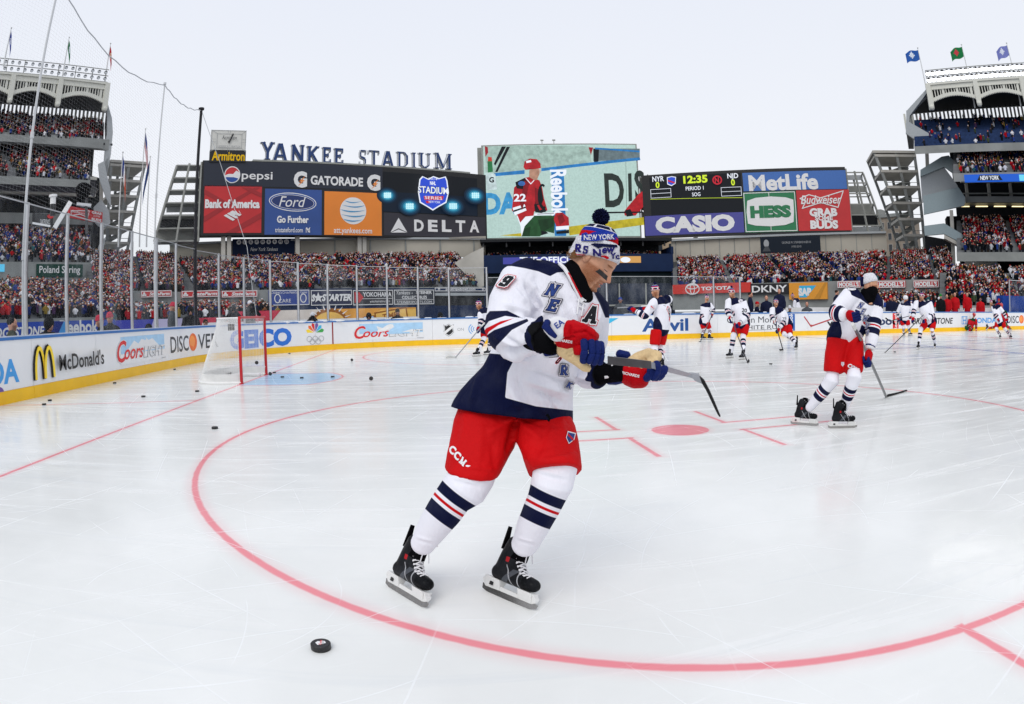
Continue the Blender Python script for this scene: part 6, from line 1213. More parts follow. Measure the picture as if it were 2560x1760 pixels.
# ================================================================== people: builders
def zone_mat(name, base, layers, rough=.75, bump=.25, bscale=260., sheen=.2, var=.04):
 """cloth whose colour areas come from signed-distance attributes on the mesh: layers = (attribute, colour)"""
 m = bpy.data.materials.new(name); m.use_nodes = True; N = NT(m); b = N.n['Principled BSDF']; t = N.n.new('ShaderNodeTexCoord'); c = srgb(base); c = (*c, 1)
 col = N.mix(1., c, c)
 for a, h in layers: col = N.mix(N.step(N.attr(a), -.0012, .0012), col, (*srgb(h), 1))
 nz_ = N.noise(t.outputs['Object'], 9., 4); col = N.mix(N.m('MULTIPLY', N.step(nz_, .35, .75), var), col, (.25, .27, .32)); N.l.new(col, b.inputs['Base Color'])
 b.inputs['Roughness'].default_value = rough; b.inputs['Sheen Weight'].default_value = 0; b.inputs['Specular IOR Level'].default_value = .06
 if bump:
  bp = N.n.new('ShaderNodeBump'); bp.inputs['Strength'].default_value = min(1, bump * 2.4); bp.inputs['Distance'].default_value = .012; h1 = N.noise(t.outputs['Object'], bscale, 2); h2 = N.noise(N.mapping(t.outputs['Object'], .4, (1, 1, .35)), 22., 4, .55, .5)
  N.l.new(N.m('ADD', N.m('MULTIPLY', h1, .1), N.m('MULTIPLY', h2, 1.5)), bp.inputs['Height']); N.l.new(bp.outputs[0], b.inputs['Normal'])
 return m
NAVY, RED_ = '#0c1233', '#c40610'
JER = zone_mat('jersey_white', '#e6e6ee', (('navy', NAVY), ('red', RED_), ('white', '#e6e6ee'), ('black', '#0c0c0e')))
JERD = zone_mat('jersey_red', '#b81420', (('navy', '#123a22'), ('red', '#dfe3e0'), ('white', '#b81420'), ('black', '#0c0c0e')))
SOCK = zone_mat('sock_white', '#e8e8f0', (('navy', NAVY), ('red', RED_)), bump=.15); SOCKD = zone_mat('sock_red', '#b81420', (('navy', '#123a22'), ('red', '#e6e8e6')), bump=.15)
PANTR = mat('pants_red', srgb('#c20309'), .7, spec=.15, var=.08, vscale=6, bump=.3, bscale=30); PANTG = mat('pants_green', srgb('#1d5c33'), .6, var=.1, vscale=6, bump=.3, bscale=30)
BLKC = mat('black_cloth', (.004, .004, .005), .9, spec=.02, var=.2, vscale=10); BOOT = zone_mat('boot_black', '#191a1d', (('navy', '#4c4f55'), ('red', '#a4a6aa'), ('white', '#0d0e10'), ('black', '#a82026')), .35, bump=.1)
HOLD = mat('holder_white', (.74, .74, .73), .3, var=.05, coat=.4); BLADE = mat('blade_steel', (.32, .31, .30), .25, metal=.9, var=.1, vscale=60); LACE = mat('lace_white', (.78, .78, .8), .8, bump=.3, bscale=200)
G_RED = mat('glove_red', srgb('#b4000e'), .6, spec=.1, var=.12, vscale=20, bump=.4, bscale=90); G_NAVY = mat('glove_navy', srgb('#12225e'), .6, spec=.12, var=.12, vscale=20, bump=.35, bscale=120); G_WHITE = mat('glove_white', (.76, .76, .78), .6, spec=.1, bump=.2, bscale=90); G_TAN = mat('glove_palm_tan', srgb('#d8bd90'), .8, var=.12, vscale=25, bump=.5, bscale=70)
KN_N, KN_B, KN_R, KN_W = (mat('knit_' + n, srgb(h), .95, var=.12, vscale=60, bump=.7, bscale=170) for n, h in (('navy', '#10153a'), ('blue', '#223aa0'), ('red', '#c4101e'), ('white', '#e2e2e8')))
HAIR = mat('hair_brown', srgb('#7a5738'), .7, var=.3, vscale=60, bump=.6, bscale=150); CARB = mat('stick_carbon', (.03, .03, .033), .3, var=.3, vscale=12); SGREY = mat('stick_grey', srgb('#8d9096'), .3, var=.15); TAPE = mat('stick_tape', (.012, .012, .013), .7, bump=.4, bscale=200); TAPEW = mat('stick_tape_white', (.7, .7, .68), .8)
def skin_mat(name, base, beard):
 m = bpy.data.materials.new(name); m.use_nodes = True; N = NT(m); b = N.n['Principled BSDF']; t = N.n.new('ShaderNodeTexCoord'); z = N.noise(t.outputs['Object'], 40., 4); c = N.mix(N.step(z, .3, .7), (*[x * .9 for x in srgb(base)], 1), (*[min(1, x * 1.08) for x in srgb(base)], 1))
 zs = N.noise(t.outputs['Object'], 420., 2); c = N.mix(N.m('MULTIPLY', N.attr('beard'), N.m('ADD', .62, N.m('MULTIPLY', N.step(zs, .4, .62), .38))), c, (*srgb(beard), 1)); c = N.mix(N.attr('rosy'), c, (*srgb('#b8604e'), 1))
 c = N.mix(N.step(N.attr('lip'), .35, .6), c, (*srgb('#b06257'), 1)); c = N.mix(N.step(N.attr('dark'), .4, .6), c, (.012, .011, .011, 1)); c = N.mix(N.step(N.attr('tooth'), .4, .6), c, (.75, .72, .66, 1)); c = N.mix(N.step(N.attr('brow'), .4, .7), c, (*srgb('#8a5a36'), 1))
 N.l.new(c, b.inputs['Base Color']); b.inputs['Roughness'].default_value = .5; b.inputs['Subsurface Weight'].default_value = .08; b.inputs['Subsurface Radius'].default_value = (.01, .004, .002)
 bp = N.n.new('ShaderNodeBump'); bp.inputs['Strength'].default_value = .12; bp.inputs['Distance'].default_value = .002; N.l.new(zs, bp.inputs['Height']); N.l.new(bp.outputs[0], b.inputs['Normal']); return m
SKIN = skin_mat('skin_fair', '#c59274', '#8a5028'); SKIN2 = skin_mat('skin_ruddy', '#c48f78', '#6e4a36')
def set_attr(me, name, arr):
 a = me.attributes.new(name, 'FLOAT', 'POINT'); a.data.foreach_set('value', np.asarray(arr, np.float32))
def coords(me): c = np.empty(len(me.vertices) * 3); me.vertices.foreach_get('co', c); return c.reshape(-1, 3)
def ring(c, lat, dep, n=20, p=1.): return [Vector(c) + Vector(lat) * (math.copysign(abs(math.cos(2 * math.pi * i / n)) ** p, math.cos(2 * math.pi * i / n))) + Vector(dep) * (math.copysign(abs(math.sin(2 * math.pi * i / n)) ** p, math.sin(2 * math.pi * i / n))) for i in range(n)]
def limb(mb, pts, rs, m, lat=None, n=16, ends=True):
 """tapered tube with round ends; rs = radius or (side, depth) pair"""
 pts = [Vector(p) for p in pts]; rs = [(r, r) if not isinstance(r, tuple) else r for r in rs]; rings = []; T = []
 for i, p in enumerate(pts): T.append((pts[min(i + 1, len(pts) - 1)] - pts[max(i - 1, 0)]).normalized())
 l0 = Vector(lat) if lat is not None else None
 def mk(p, t, r):
  l = (l0 if l0 is not None and abs(l0.normalized().dot(t)) < .95 else t.orthogonal()); l = (l - t * l.dot(t)).normalized(); return ring(p, l * r[0], t.cross(l) * r[1], n)
 if lat is None:
  l0 = T[0].orthogonal()
 if ends: rings += [mk(pts[0] - T[0] * rs[0][0] * .6, T[0], (rs[0][0] * .45, rs[0][1] * .45)), mk(pts[0] - T[0] * rs[0][0] * .35, T[0], (rs[0][0] * .8, rs[0][1] * .8))]
 for p, t, r in zip(pts, T, rs): rings.append(mk(p, t, r))
 if ends: rings += [mk(pts[-1] + T[-1] * rs[-1][0] * .35, T[-1], (rs[-1][0] * .8, rs[-1][1] * .8)), mk(pts[-1] + T[-1] * rs[-1][0] * .6, T[-1], (rs[-1][0] * .45, rs[-1][1] * .45))]
 mb.loft(rings, m)
def fuse(mb, voxel, smooth=4, fac=.5):
 """one continuous skin over overlapping pieces"""
 me = mb.mesh('tmp', fixn=True); ob = bpy.data.objects.new('tmp', me); COL.objects.link(ob); r = ob.modifiers.new('r', 'REMESH'); r.mode = 'VOXEL'; r.voxel_size = voxel; r.use_smooth_shade = True
 if smooth: s = ob.modifiers.new('s', 'SMOOTH'); s.iterations = smooth; s.factor = fac
 dg = bpy.context.evaluated_depsgraph_get(); out = bpy.data.meshes.new_from_object(ob.evaluated_get(dg)); bpy.data.objects.remove(ob); bpy.data.meshes.remove(me)
 out.materials.clear(); out.materials.append(mb.mats[0]); out.polygons.foreach_set('material_index', [0] * len(out.polygons)); out.polygons.foreach_set('use_smooth', [True] * len(out.polygons)); return out
def along(co, pts):                          # (distance along polyline, distance from it)
 best = np.full(len(co), 1e9); tt = np.zeros(len(co)); L0 = 0.
 for a, b in zip(pts, pts[1:]):
  a, b = np.array(a), np.array(b); d = b - a; L = np.linalg.norm(d); s = np.clip(((co - a) @ d) / (L * L), 0, 1); r = np.linalg.norm(co - (a + s[:, None] * d), axis=1); k = r < best; best[k] = r[k]; tt[k] = (L0 + s * L)[k]; L0 += L
 return tt, best
def band_sd(t, a, b): return np.minimum(t - a, b - t)
def wrinkle(me, lines, voxel_noise=.003, seed=0.):
 """press folds into cloth: lines of (u0,v0,u1,v1,width,amp) in picture units"""
 co = coords(me); n = np.empty(len(co) * 3); me.vertices.foreach_get('normal', n); n = n.reshape(-1, 3); uv = proj(co); d = np.zeros(len(co)); front = (n * (CAM - co)).sum(1) > 0
 for u0, v0, u1, v1, w_, a in lines:
  e = np.array([u1 - u0, v1 - v0]); L = np.hypot(*e); s = np.clip(((uv - [u0, v0]) @ e) / (L * L), 0, 1); r = np.hypot(*(uv - ([u0, v0] + s[:, None] * e)).T); d += a * np.exp(-(r / w_) ** 2) * np.minimum(1, 4 * np.minimum(s + .05, 1.05 - s)) * front
 if voxel_noise:
  d += voxel_noise * np.array([noise.fractal(Vector((p[0] * 7 + seed, p[1] * 7, p[2] * 4)), 1., 2., 3) for p in co])
 co = co + n * d[:, None]; me.vertices.foreach_set('co', co.ravel()); me.update()
# ---------------- head
def prof(z, tab): zs, xs = zip(*tab); return np.interp(z, zs, xs)
HF = ((-.24, .040), (-.17, .044), (-.135, .052), (-.122, .074), (-.112, .089), (-.103, .094), (-.086, .0885), (-.076, .094), (-.068, .0925), (-.061, .0955), (-.05, .0935), (-.03, .0935), (.0, .0905), (.012, .0915), (.026, .0965), (.045, .096), (.075, .088), (.1, .066), (.115, .04), (.124, .0))
HB = ((-.24, .070), (-.17, .066), (-.12, .066), (-.07, .082), (-.02, .097), (.03, .101), (.07, .09), (.1, .066), (.115, .042), (.124, .0))
HW = ((-.24, .062), (-.17, .057), (-.13, .053), (-.112, .046), (-.1, .052), (-.08, .060), (-.05, .068), (-.02, .0735), (.02, .076), (.05, .075), (.08, .064), (.1, .048), (.115, .03), (.124, .0))
def head_mesh(lod=1):
 N_, M_ = (128, 120) if lod else (40, 40); zs = np.concatenate([np.linspace(-.24, -.13, M_ // 6, endpoint=False), np.linspace(-.13, .05, M_ * 2 // 3, endpoint=False), .05 + .0735 * np.sin(np.linspace(0, math.pi / 2, M_ // 6))]); ph = np.linspace(0, 2 * math.pi, N_, endpoint=False)
 ph = ph - .55 * np.sin(ph) * (1 if lod else .6)         # more detail at the face
 Z_, P_ = np.meshgrid(zs, ph, indexing='ij'); f, b_, w_ = prof(Z_, HF), prof(Z_, HB), prof(Z_, HW); c, s = np.cos(P_), np.sin(P_); e = np.where(c > 0, .86, 1.); x = np.where(c > 0, f, b_) * np.sign(c) * np.abs(c) ** e; y = w_ * s
 nk = np.clip((-.105 - Z_) / .05, 0, 1); x = x - nk * .02
 g_ = lambda y0, z0, sy, sz: np.exp(-((y - y0) / sy) ** 2 - ((Z_ - z0) / sz) ** 2) * (c > 0)
 ht = np.interp(Z_, (-.056, -.047, -.037, -.028, .0, .016, .03), (0, .012, .029, .027, .0125, .006, 0)); x = x + ht * np.exp(-(y / np.interp(Z_, (-.05, -.03, .01), (.0125, .0105, .0085))) ** 2) * (c > 0)
 for q in (-1, 1):
  x += .0075 * g_(q * .0135, -.042, .0075, .009) - .0105 * g_(q * .031, .003, .017, .013) + .0055 * g_(q * .030, -.001, .011, .0065) + .0035 * g_(q * .034, .026, .02, .008) + .004 * g_(q * .048, -.022, .02, .018) - .003 * g_(q * .04, -.062, .016, .02); y += q * .003 * g_(q * .05, -.022, .02, .02)
 x += .0035 * g_(0, -.060, .018, .0045) + .0045 * g_(0, -.0765, .016, .005) - .0055 * g_(0, -.0685, .021, .0022) - .002 * g_(0, -.055, .003, .006) + .0045 * g_(0, -.103, .017, .01)
 V = np.stack([x, y, Z_], -1).reshape(-1, 3); R_ = len(zs); F = [(i * N_ + j, i * N_ + (j + 1) % N_, (i + 1) * N_ + (j + 1) % N_, (i + 1) * N_ + j) for i in range(R_ - 1) for j in range(N_)] + [tuple((R_ - 1) * N_ + j for j in range(N_))]
 at = {}; ay = np.abs(y); fr = (c > -.2)
 jaw = np.clip((-.030 - .25 * np.clip(ay - .03, 0, 1) - Z_ + np.where(ay > .045, .03, 0)) / .012, 0, 1) * np.clip((Z_ + .135) / .01, 0, 1) * fr * np.clip((x - .0 + .02) / .03, 0, 1); st = np.clip((-.046 - Z_) / .006, 0, 1) * (ay < .032); side = np.clip((ay - .030) / .015, 0, 1)
 lip = np.maximum(g_(0, -.0615, .021, .0042), g_(0, -.0755, .018, .0048)); at['beard'] = np.clip(jaw * np.maximum(st, side) * (1 - lip), 0, 1); at['lip'] = lip * (ay < .024)
 at['brow'] = np.clip(1.6 * np.maximum(g_(.031, .0215, .019, .0042), g_(-.031, .0215, .019, .0042)), 0, 1); at['dark'] = np.clip(1.5 * np.maximum(g_(.031, -.0045, .0155, .0018), g_(-.031, -.0045, .0155, .0018)), 0, 1); at['tooth'] = np.zeros_like(x)
 at['rosy'] = .35 * np.maximum.reduce([g_(0, -.036, .016, .012), .8 * g_(.045, -.03, .02, .016), .8 * g_(-.045, -.03, .02, .016)]); at['_xyz'] = V
 return V, F, {k: v.reshape(-1) if k != '_xyz' else v for k, v in at.items()}
HEADS = {0: head_mesh(0), 1: head_mesh(1)}
def frame(fwd, up): f = Vector(fwd).normalized(); l = Vector(up).cross(f).normalized(); u = f.cross(l); return Matrix((f, l, u)).transposed()
def body_mesh(J, M, c, lod, skin, extra=None, k=1.):
 """head, neck, torso and limbs as one body; most of it is under clothing"""
 V, F, at = HEADS[lod]; at = dict(at)
 if extra: extra(at)
 mb = MB(); mx3 = np.array(M); W_ = V * k @ mx3.T + np.array(c); b = MB(); s_ = .8
 pel, nk, ch = J['pelvis'], J['neck'], J['chest']; lat = (J['shL'] - J['shR']); limb(b, [pel, pel.lerp(ch, .5), ch, nk.lerp(ch, .25), nk], [(.15 * s_, .11 * s_), (.14 * s_, .1 * s_), (.16 * s_, .11 * s_), (.10, .07), (.052, .055)], skin, lat, 14)
 for q in 'LR':
  limb(b, [J['sh' + q], J['el' + q], J['wr' + q], J['wr' + q] + (J['wr' + q] - J['el' + q]).normalized() * .07], [.048, .038, .024, .018], skin, n=10)
  if 'kn' + q in J: limb(b, [J['hp' + q], J['kn' + q], J['an' + q]], [.075, .052, .038], skin, n=10)
 lower = fuse(b, .02 if lod else .03, 2); lc = coords(lower); lf = [tuple(p.vertices) for p in lower.polygons]; bpy.data.meshes.remove(lower)
 ear = MB()
 for q in (-1, 1): ear.ball((-.012, q * .076, -.004), (.017, .009, .031), skin, 12, 8); ear.ball((-.006, q * .081, -.006), (.009, .004, .018), skin, 10, 6)
 ev = np.array([tuple(p) for p in ear.v]) * k @ mx3.T + np.array(c); n0, n1 = len(W_), len(W_) + len(lc)
 me = bpy.data.meshes.new('body'); me.from_pydata(np.concatenate([W_, lc, ev]).tolist(), [], F + [tuple(i + n0 for i in f) for f in lf] + [tuple(i + n1 for i in f) for f in ear.f]); me.materials.append(skin); me.polygons.foreach_set('use_smooth', [True] * len(me.polygons))
 for a in ('beard', 'lip', 'brow', 'dark', 'tooth', 'rosy'): set_attr(me, a, np.concatenate([at[a], np.zeros(len(lc) + len(ev))]))
 me.update(); return me
# ---------------- knitted hat (rings follow the skull)
def hat_rings(z, grow, n=36):
 f, b_, w_ = prof(z, HF), prof(z, HB), prof(z, HW); return [((f if math.cos(a) > 0 else b_) * math.copysign(abs(math.cos(a)) ** .92, math.cos(a)) + grow * math.cos(a), (w_ + grow) * math.sin(a)) for a in [2 * math.pi * i / n for i in range(n)]]
def knit_hat(parent, M, c, k=1., lod=1, tilt=0., plain=None, pom=True, cuff=True, drop=0., zs=1.):
 n = 40 if lod else 20; mx = np.array(M @ Matrix.Rotation(tilt, 3, 'Y')); P = lambda x, y, z: Vector(mx @ np.array([x, y, drop + .03 + (z - .03) * zs]) * k) + Vector(c); mb = MB()
 def rg(z, g_, dz=0.): return [P(x, y, z + dz + (-.018 * (x < 0) * min(1, -x / .09) if z < .06 else 0)) for x, y in hat_rings(min(z, .085), g_, n)]
 shell = [(.028, .006, KN_W), (.030, .017, KN_W), (.036, .020, KN_W), (.043, .021, KN_W if lod else KN_R), (.047, .0215, KN_W), (.082, .021, KN_W), (.088, .0235, KN_W), (.094, .022, KN_W), (.095, .013, KN_W), (.098, .0125, KN_W), (.120, .008, KN_R), (.136, -.002, KN_B), (.139, -.005, KN_W), (.152, -.022, KN_N), (.155, -.03, KN_W), (.160, -.05, KN_N)] if cuff else [(.026, .006, KN_W), (.028, .010, KN_W), (.06, .012, KN_W), (.085, .010, KN_W), (.10, .004, KN_W), (.115, -.008, KN_W), (.125, -.025, KN_W), (.130, -.05, KN_W)]
 for (z0, g0, m0), (z1, g1, m1) in zip(shell, shell[1:]):
  m = plain or m1; a, b = rg(z0, g0), rg(z1, g1)
  if plain is None and .099 < z1 and lod:              # zigzag patterned crown
   for i in range(n): mm = m if abs(math.sin(i * .9)) > .12 or z1 < .14 else KN_W; mb.add([a[i], a[(i + 1) % n], b[(i + 1) % n], b[i]], [(0, 1, 2, 3)], mm)
  elif plain is None and not lod and m1 is KN_W and z1 in (.082,):
   for i in range(n): mb.add([a[i], a[(i + 1) % n], b[(i + 1) % n], b[i]], [(0, 1, 2, 3)], (KN_N, KN_W, KN_R, KN_N)[i % 4])
  else: mb.loft([a, b], m, cap=False)
 top = rg(shell[-1][0], shell[-1][1]); mb.add(top, [tuple(range(n))], plain or KN_N); me = mb.mesh('hat', True)
 bm = bmesh.new(); bm.from_mesh(me); bmesh.ops.remove_doubles(bm, verts=bm.verts, dist=.0004); bm.to_mesh(me); bm.free()
 h = link('knit_hat', me, parent)
 if pom:
  pb = MB(); pc = P(-.012, 0, .188); r0 = .036 * k
  if lod:
   pb.ball(pc, r0 * .82, KN_N, 14, 10); gr = np.random.default_rng(3)
   for i in range(520): d = Vector(gr.normal(size=3)).normalized(); t = d.orthogonal().normalized(); s = d.cross(t); a = pc + d * r0 * .72; e = d * r0 * gr.uniform(.28, .42) + t * gr.normal() * .005; w_ = .0032; pb.tube([a, a + e * .6 + s * gr.normal() * .002, a + e], [w_, w_ * 1.1, w_ * .5], KN_N, 4, cap=False)
  else: pb.ball(pc, r0, KN_N, 10, 7)
  pb.build('pompom', h)
 return h, P
# ---------------- skates
def skate(parent, ground, fwd, up, lod=1, tendon=True, boot=BOOT):
 M = frame(fwd, up); sk_ = 1.08 if lod else .95; f, l, u = M.col[0] * sk_, M.col[1] * sk_, M.col[2] * sk_; P = lambda x, y, z: Vector(ground) + f * x + l * y + u * z; b = MB(); n = 14 if lod else 8
 limb(b, [P(-.098, 0, .098), P(-.03, 0, .096), P(.05, 0, .094), P(.108, 0, .092)], [(.036, .036), (.037, .036), (.043, .034), (.035, .029)], boot, l, n); limb(b, [P(-.070, 0, .115), P(-.058, 0, .17), P(-.034, 0, .225)], [(.037, .046), (.038, .050), (.046, .056)], boot, l, n); limb(b, [P(-.015, 0, .13), P(-.022, 0, .19)], [(.036, .05), (.034, .04)], boot, l, n); limb(b, [P(.02, 0, .118), P(-.03, 0, .17)], [(.036, .03), (.032, .03)], boot, l, n)
 me = fuse(b, .006 if lod else .016, 3 if lod else 1); co = coords(me) - np.array(ground); lx, ly, lz = co @ np.array(f), co @ np.array(l), co @ np.array(u)
 if lod:                                   # flatten onto the holder line
  sh = np.maximum(0, .064 - lz); co2 = coords(me) + sh[:, None] * np.array(u); me.vertices.foreach_set('co', co2.ravel()); lz = lz + sh
 set_attr(me, 'white', np.minimum(lx - .082 + .2 * (lz - .09), .2)); set_attr(me, 'navy', np.minimum(.019 - np.abs(lx + .02 - .9 * (lz - .10)), .15 - lz)); set_attr(me, 'red', np.maximum(.0035 - np.abs(lx - .062 + .35 * (lz - .09)), np.minimum(.004 - np.abs(lx + .004 + .75 * (lz - .11)), .16 - lz))); set_attr(me, 'black', np.minimum(.012 - np.abs(lz - .185), .010 - np.abs(lx + .045)) if lod else np.full(len(lx), -1.)); s = link('skate', me, parent)
 h = MB()
 def slice_(x0, x1, z0a, z0b, z1a, z1b, w0, w1): h.hexa([P(x0, -w0, z0a), P(x1, -w0, z0b), P(x1, w0, z0b), P(x0, w0, z0a)], [P(x0, -w1, z1a), P(x1, -w1, z1b), P(x1, w1, z1b), P(x0, w1, z1a)], HOLD)
 slice_(-.136, -.052, .021, .023, .070, .067, .006, .026); slice_(-.0518, .05, .023, .023, .042, .040, .006, .009); slice_(.0502, .122, .023, .022, .065, .064, .006, .028); slice_(.1222, .143, .022, .030, .064, .046, .006, .016); slice_(-.153, -.1362, .034, .021, .052, .068, .005, .016); hb_ = h.build('blade_holder', s)
 if lod: bv_ = hb_.modifiers.new('bevel', 'BEVEL'); bv_.width = .003; bv_.segments = 2
 k = MB(); pr_ = [(-.156, .030), (-.150, .008), (-.12, .0015), (0, 0), (.12, .0015), (.150, .010), (.154, .026), (.14, .0275), (-.14, .0275)]; a = [P(x, -.0022, z) for x, z in pr_]; b2 = [P(x, .0022, z) for x, z in pr_]; m = len(pr_); k.add(a + b2, [tuple(range(m)), tuple(range(2 * m - 1, m - 1, -1))] + [(i, (i + 1) % m, m + (i + 1) % m, m + i) for i in range(m)], BLADE); k.build('blade', s)
 if lod:
  k = MB()
  for q in (-1, 1): k.box((-.112, q * .02 - .002, .038), (-.092, q * .02 + .002, .054), INK, Matrix.Translation(Vector(ground)) @ M.to_4x4())
  k.build('holder_slot', s); k = MB(); bv = BVHTree.FromPolygons([tuple(v.co) for v in me.vertices], [tuple(p.vertices) for p in me.polygons])
  def surf(x, y, z): o_ = P(x + .12, y, z + .12); hit = bv.ray_cast(o_, (P(x, y, z) - o_).normalized()); return (hit[0] + (f + u).normalized() * .003) if hit[0] else P(x, y, z)
  for i in range(9):
   t = i / 8; x, z = .070 - .088 * t, .112 + .104 * t ** 1.15; w_ = .026 + .003 * t
   for sg in (-1, 1): k.tube([surf(x + .004, -sg * w_, z - .006), surf(x, -sg * w_ * .4, z), surf(x - .006, sg * w_ * .4, z + .006), surf(x - .011, sg * w_, z + .010)], .0030, LACE, 6)
  for sg in (-1, 1):
   q = surf(-.02, 0, .215) + f * .01; k.tube([q, q + l * sg * .030 + u * .022 + f * .012, q + l * sg * .050 + u * .004 + f * .016, q + l * sg * .022 - u * .004 + f * .014, q], .0028, LACE, 6); k.tube([q, q + l * sg * .014 - u * .03 + f * .022, q + l * sg * .022 - u * .07 + f * .034], .0026, LACE, 6)
  k.build('lace', s); k = MB()
  for i in range(8): t = i / 7;
  k = MB(); limb(k, [P(-.02, 0, .17), P(-.016, 0, .225), P(-.010, 0, .25)], [(.036, .052), (.034, .05), (.026, .044)], BLKC, l, 14); k.build('tongue', s, smooth=True); k = MB()
  k.hexa([P(.075, -.03, .116), P(.085, .03, .116), P(-.02, .03, .226), P(-.02, -.03, .226)], [P(.08, -.028, .119), P(.09, .028, .119), P(-.014, .03, .23), P(-.014, -.03, .23)], BLKC);
 if tendon: k = MB(); k.hexa([P(-.108, -.015, .19), P(-.098, -.015, .19), P(-.098, .015, .19), P(-.108, .015, .19)], [P(-.112, -.009, .285), P(-.106, -.009, .285), P(-.106, .009, .285), P(-.112, .009, .285)], BLKC); k.build('tendon_guard', s)
 return s
# ---------------- gloves for players further off
def glove(parent, wr, fore, axis, cols=(None, None, None), lod=0):
 gr, gn, gw = cols[0] or G_RED, cols[1] or G_NAVY, cols[2] or G_WHITE; a = Vector(fore).normalized(); s = Vector(axis).normalized(); s = (s - a * s.dot(a) * .6).normalized(); n_ = a.cross(s).normalized()
 if n_.dot(Vector(CAM) - wr) < 0: n_ = -n_
 h = Vector(wr) + a * .055; b = MB(); limb(b, [h - a * .02, h + a * .03], [(.058, .042), (.055, .04)], gr, s, 12); g0 = b.build('glove', parent, smooth=True)
 k = MB(); limb(k, [Vector(wr) - a * .075, Vector(wr) - a * .01], [(.062, .056), (.052, .048)], gw, s, 12, ends=False); k.build('cuff', g0, smooth=True)
 k = MB(); limb(k, [Vector(wr) - a * .05, Vector(wr) - a * .035], [(.0605, .0545), (.058, .053)], gn, s, 12, ends=False); k.build('cuff_stripe', g0, smooth=True)
 for i in range(4):
  o = s * (i - 1.5) * .026; L = (.9, 1., 1., .85)[i]; k = MB(); limb(k, [h + o + a * .05 + n_ * .022, h + o + a * (.05 + .042 * L) + n_ * .018, h + o + a * (.055 + .05 * L) - n_ * .022, h + o + a * .045 - n_ * .042], [.015, .0155, .0145, .013], gn, None, 8); k.build('finger', g0, smooth=True)
 k = MB(); limb(k, [h + s * .048 - a * .01, h + s * .062 + a * .025 - n_ * .015, h + s * .040 + a * .055 - n_ * .03], [.018, .017, .013], gn, None, 8); k.build('thumb', g0, smooth=True); return g0
def stick(butt, heel, tip, label, shaft=CARB, blade=TAPE, hgt=.062, w=(.022, .029), upv=None, group='hockey sticks', grip=TAPEW):
 butt, heel, tip = Vector(butt), Vector(heel), Vector(tip); st = empty('hockey_stick', heel, label, 'hockey stick', group); t = (heel - butt).normalized(); bd = (tip - heel).normalized(); side = t.cross(bd).normalized() if upv is None else Vector(upv).normalized()
 k = MB(); k.bar(butt, heel, w[0], shaft, w[1], up=tuple(t.cross(side))); k.build('shaft', st)
 if grip: k = MB(); k.bar(butt - t * .01, butt + t * .14, w[0] + .004, grip, w[1] + .004, up=tuple(t.cross(side))); k.build('grip_tape', st)
 up = side.cross(bd).normalized(); up = up if up.dot(-t) > 0 else -up; n = 8; f1, f2 = [], []
 L = (tip - heel).length
 for i in range(n + 1): q = i / n; c_ = heel + bd * L * q + side * (.02 * math.sin(q * 1.6) * L / .3); hh = hgt * (.72 + .35 * q - .25 * max(0, q - .85) / .15); f1.append(c_ + side * .004); f2.append(hh)
 k = MB(); k.loft([[c_ - side * .004 * 2, c_, c_ + up * h_, c_ - side * .008 + up * h_] for c_, h_ in zip(f1, f2)], blade); k.build('blade', st); return st
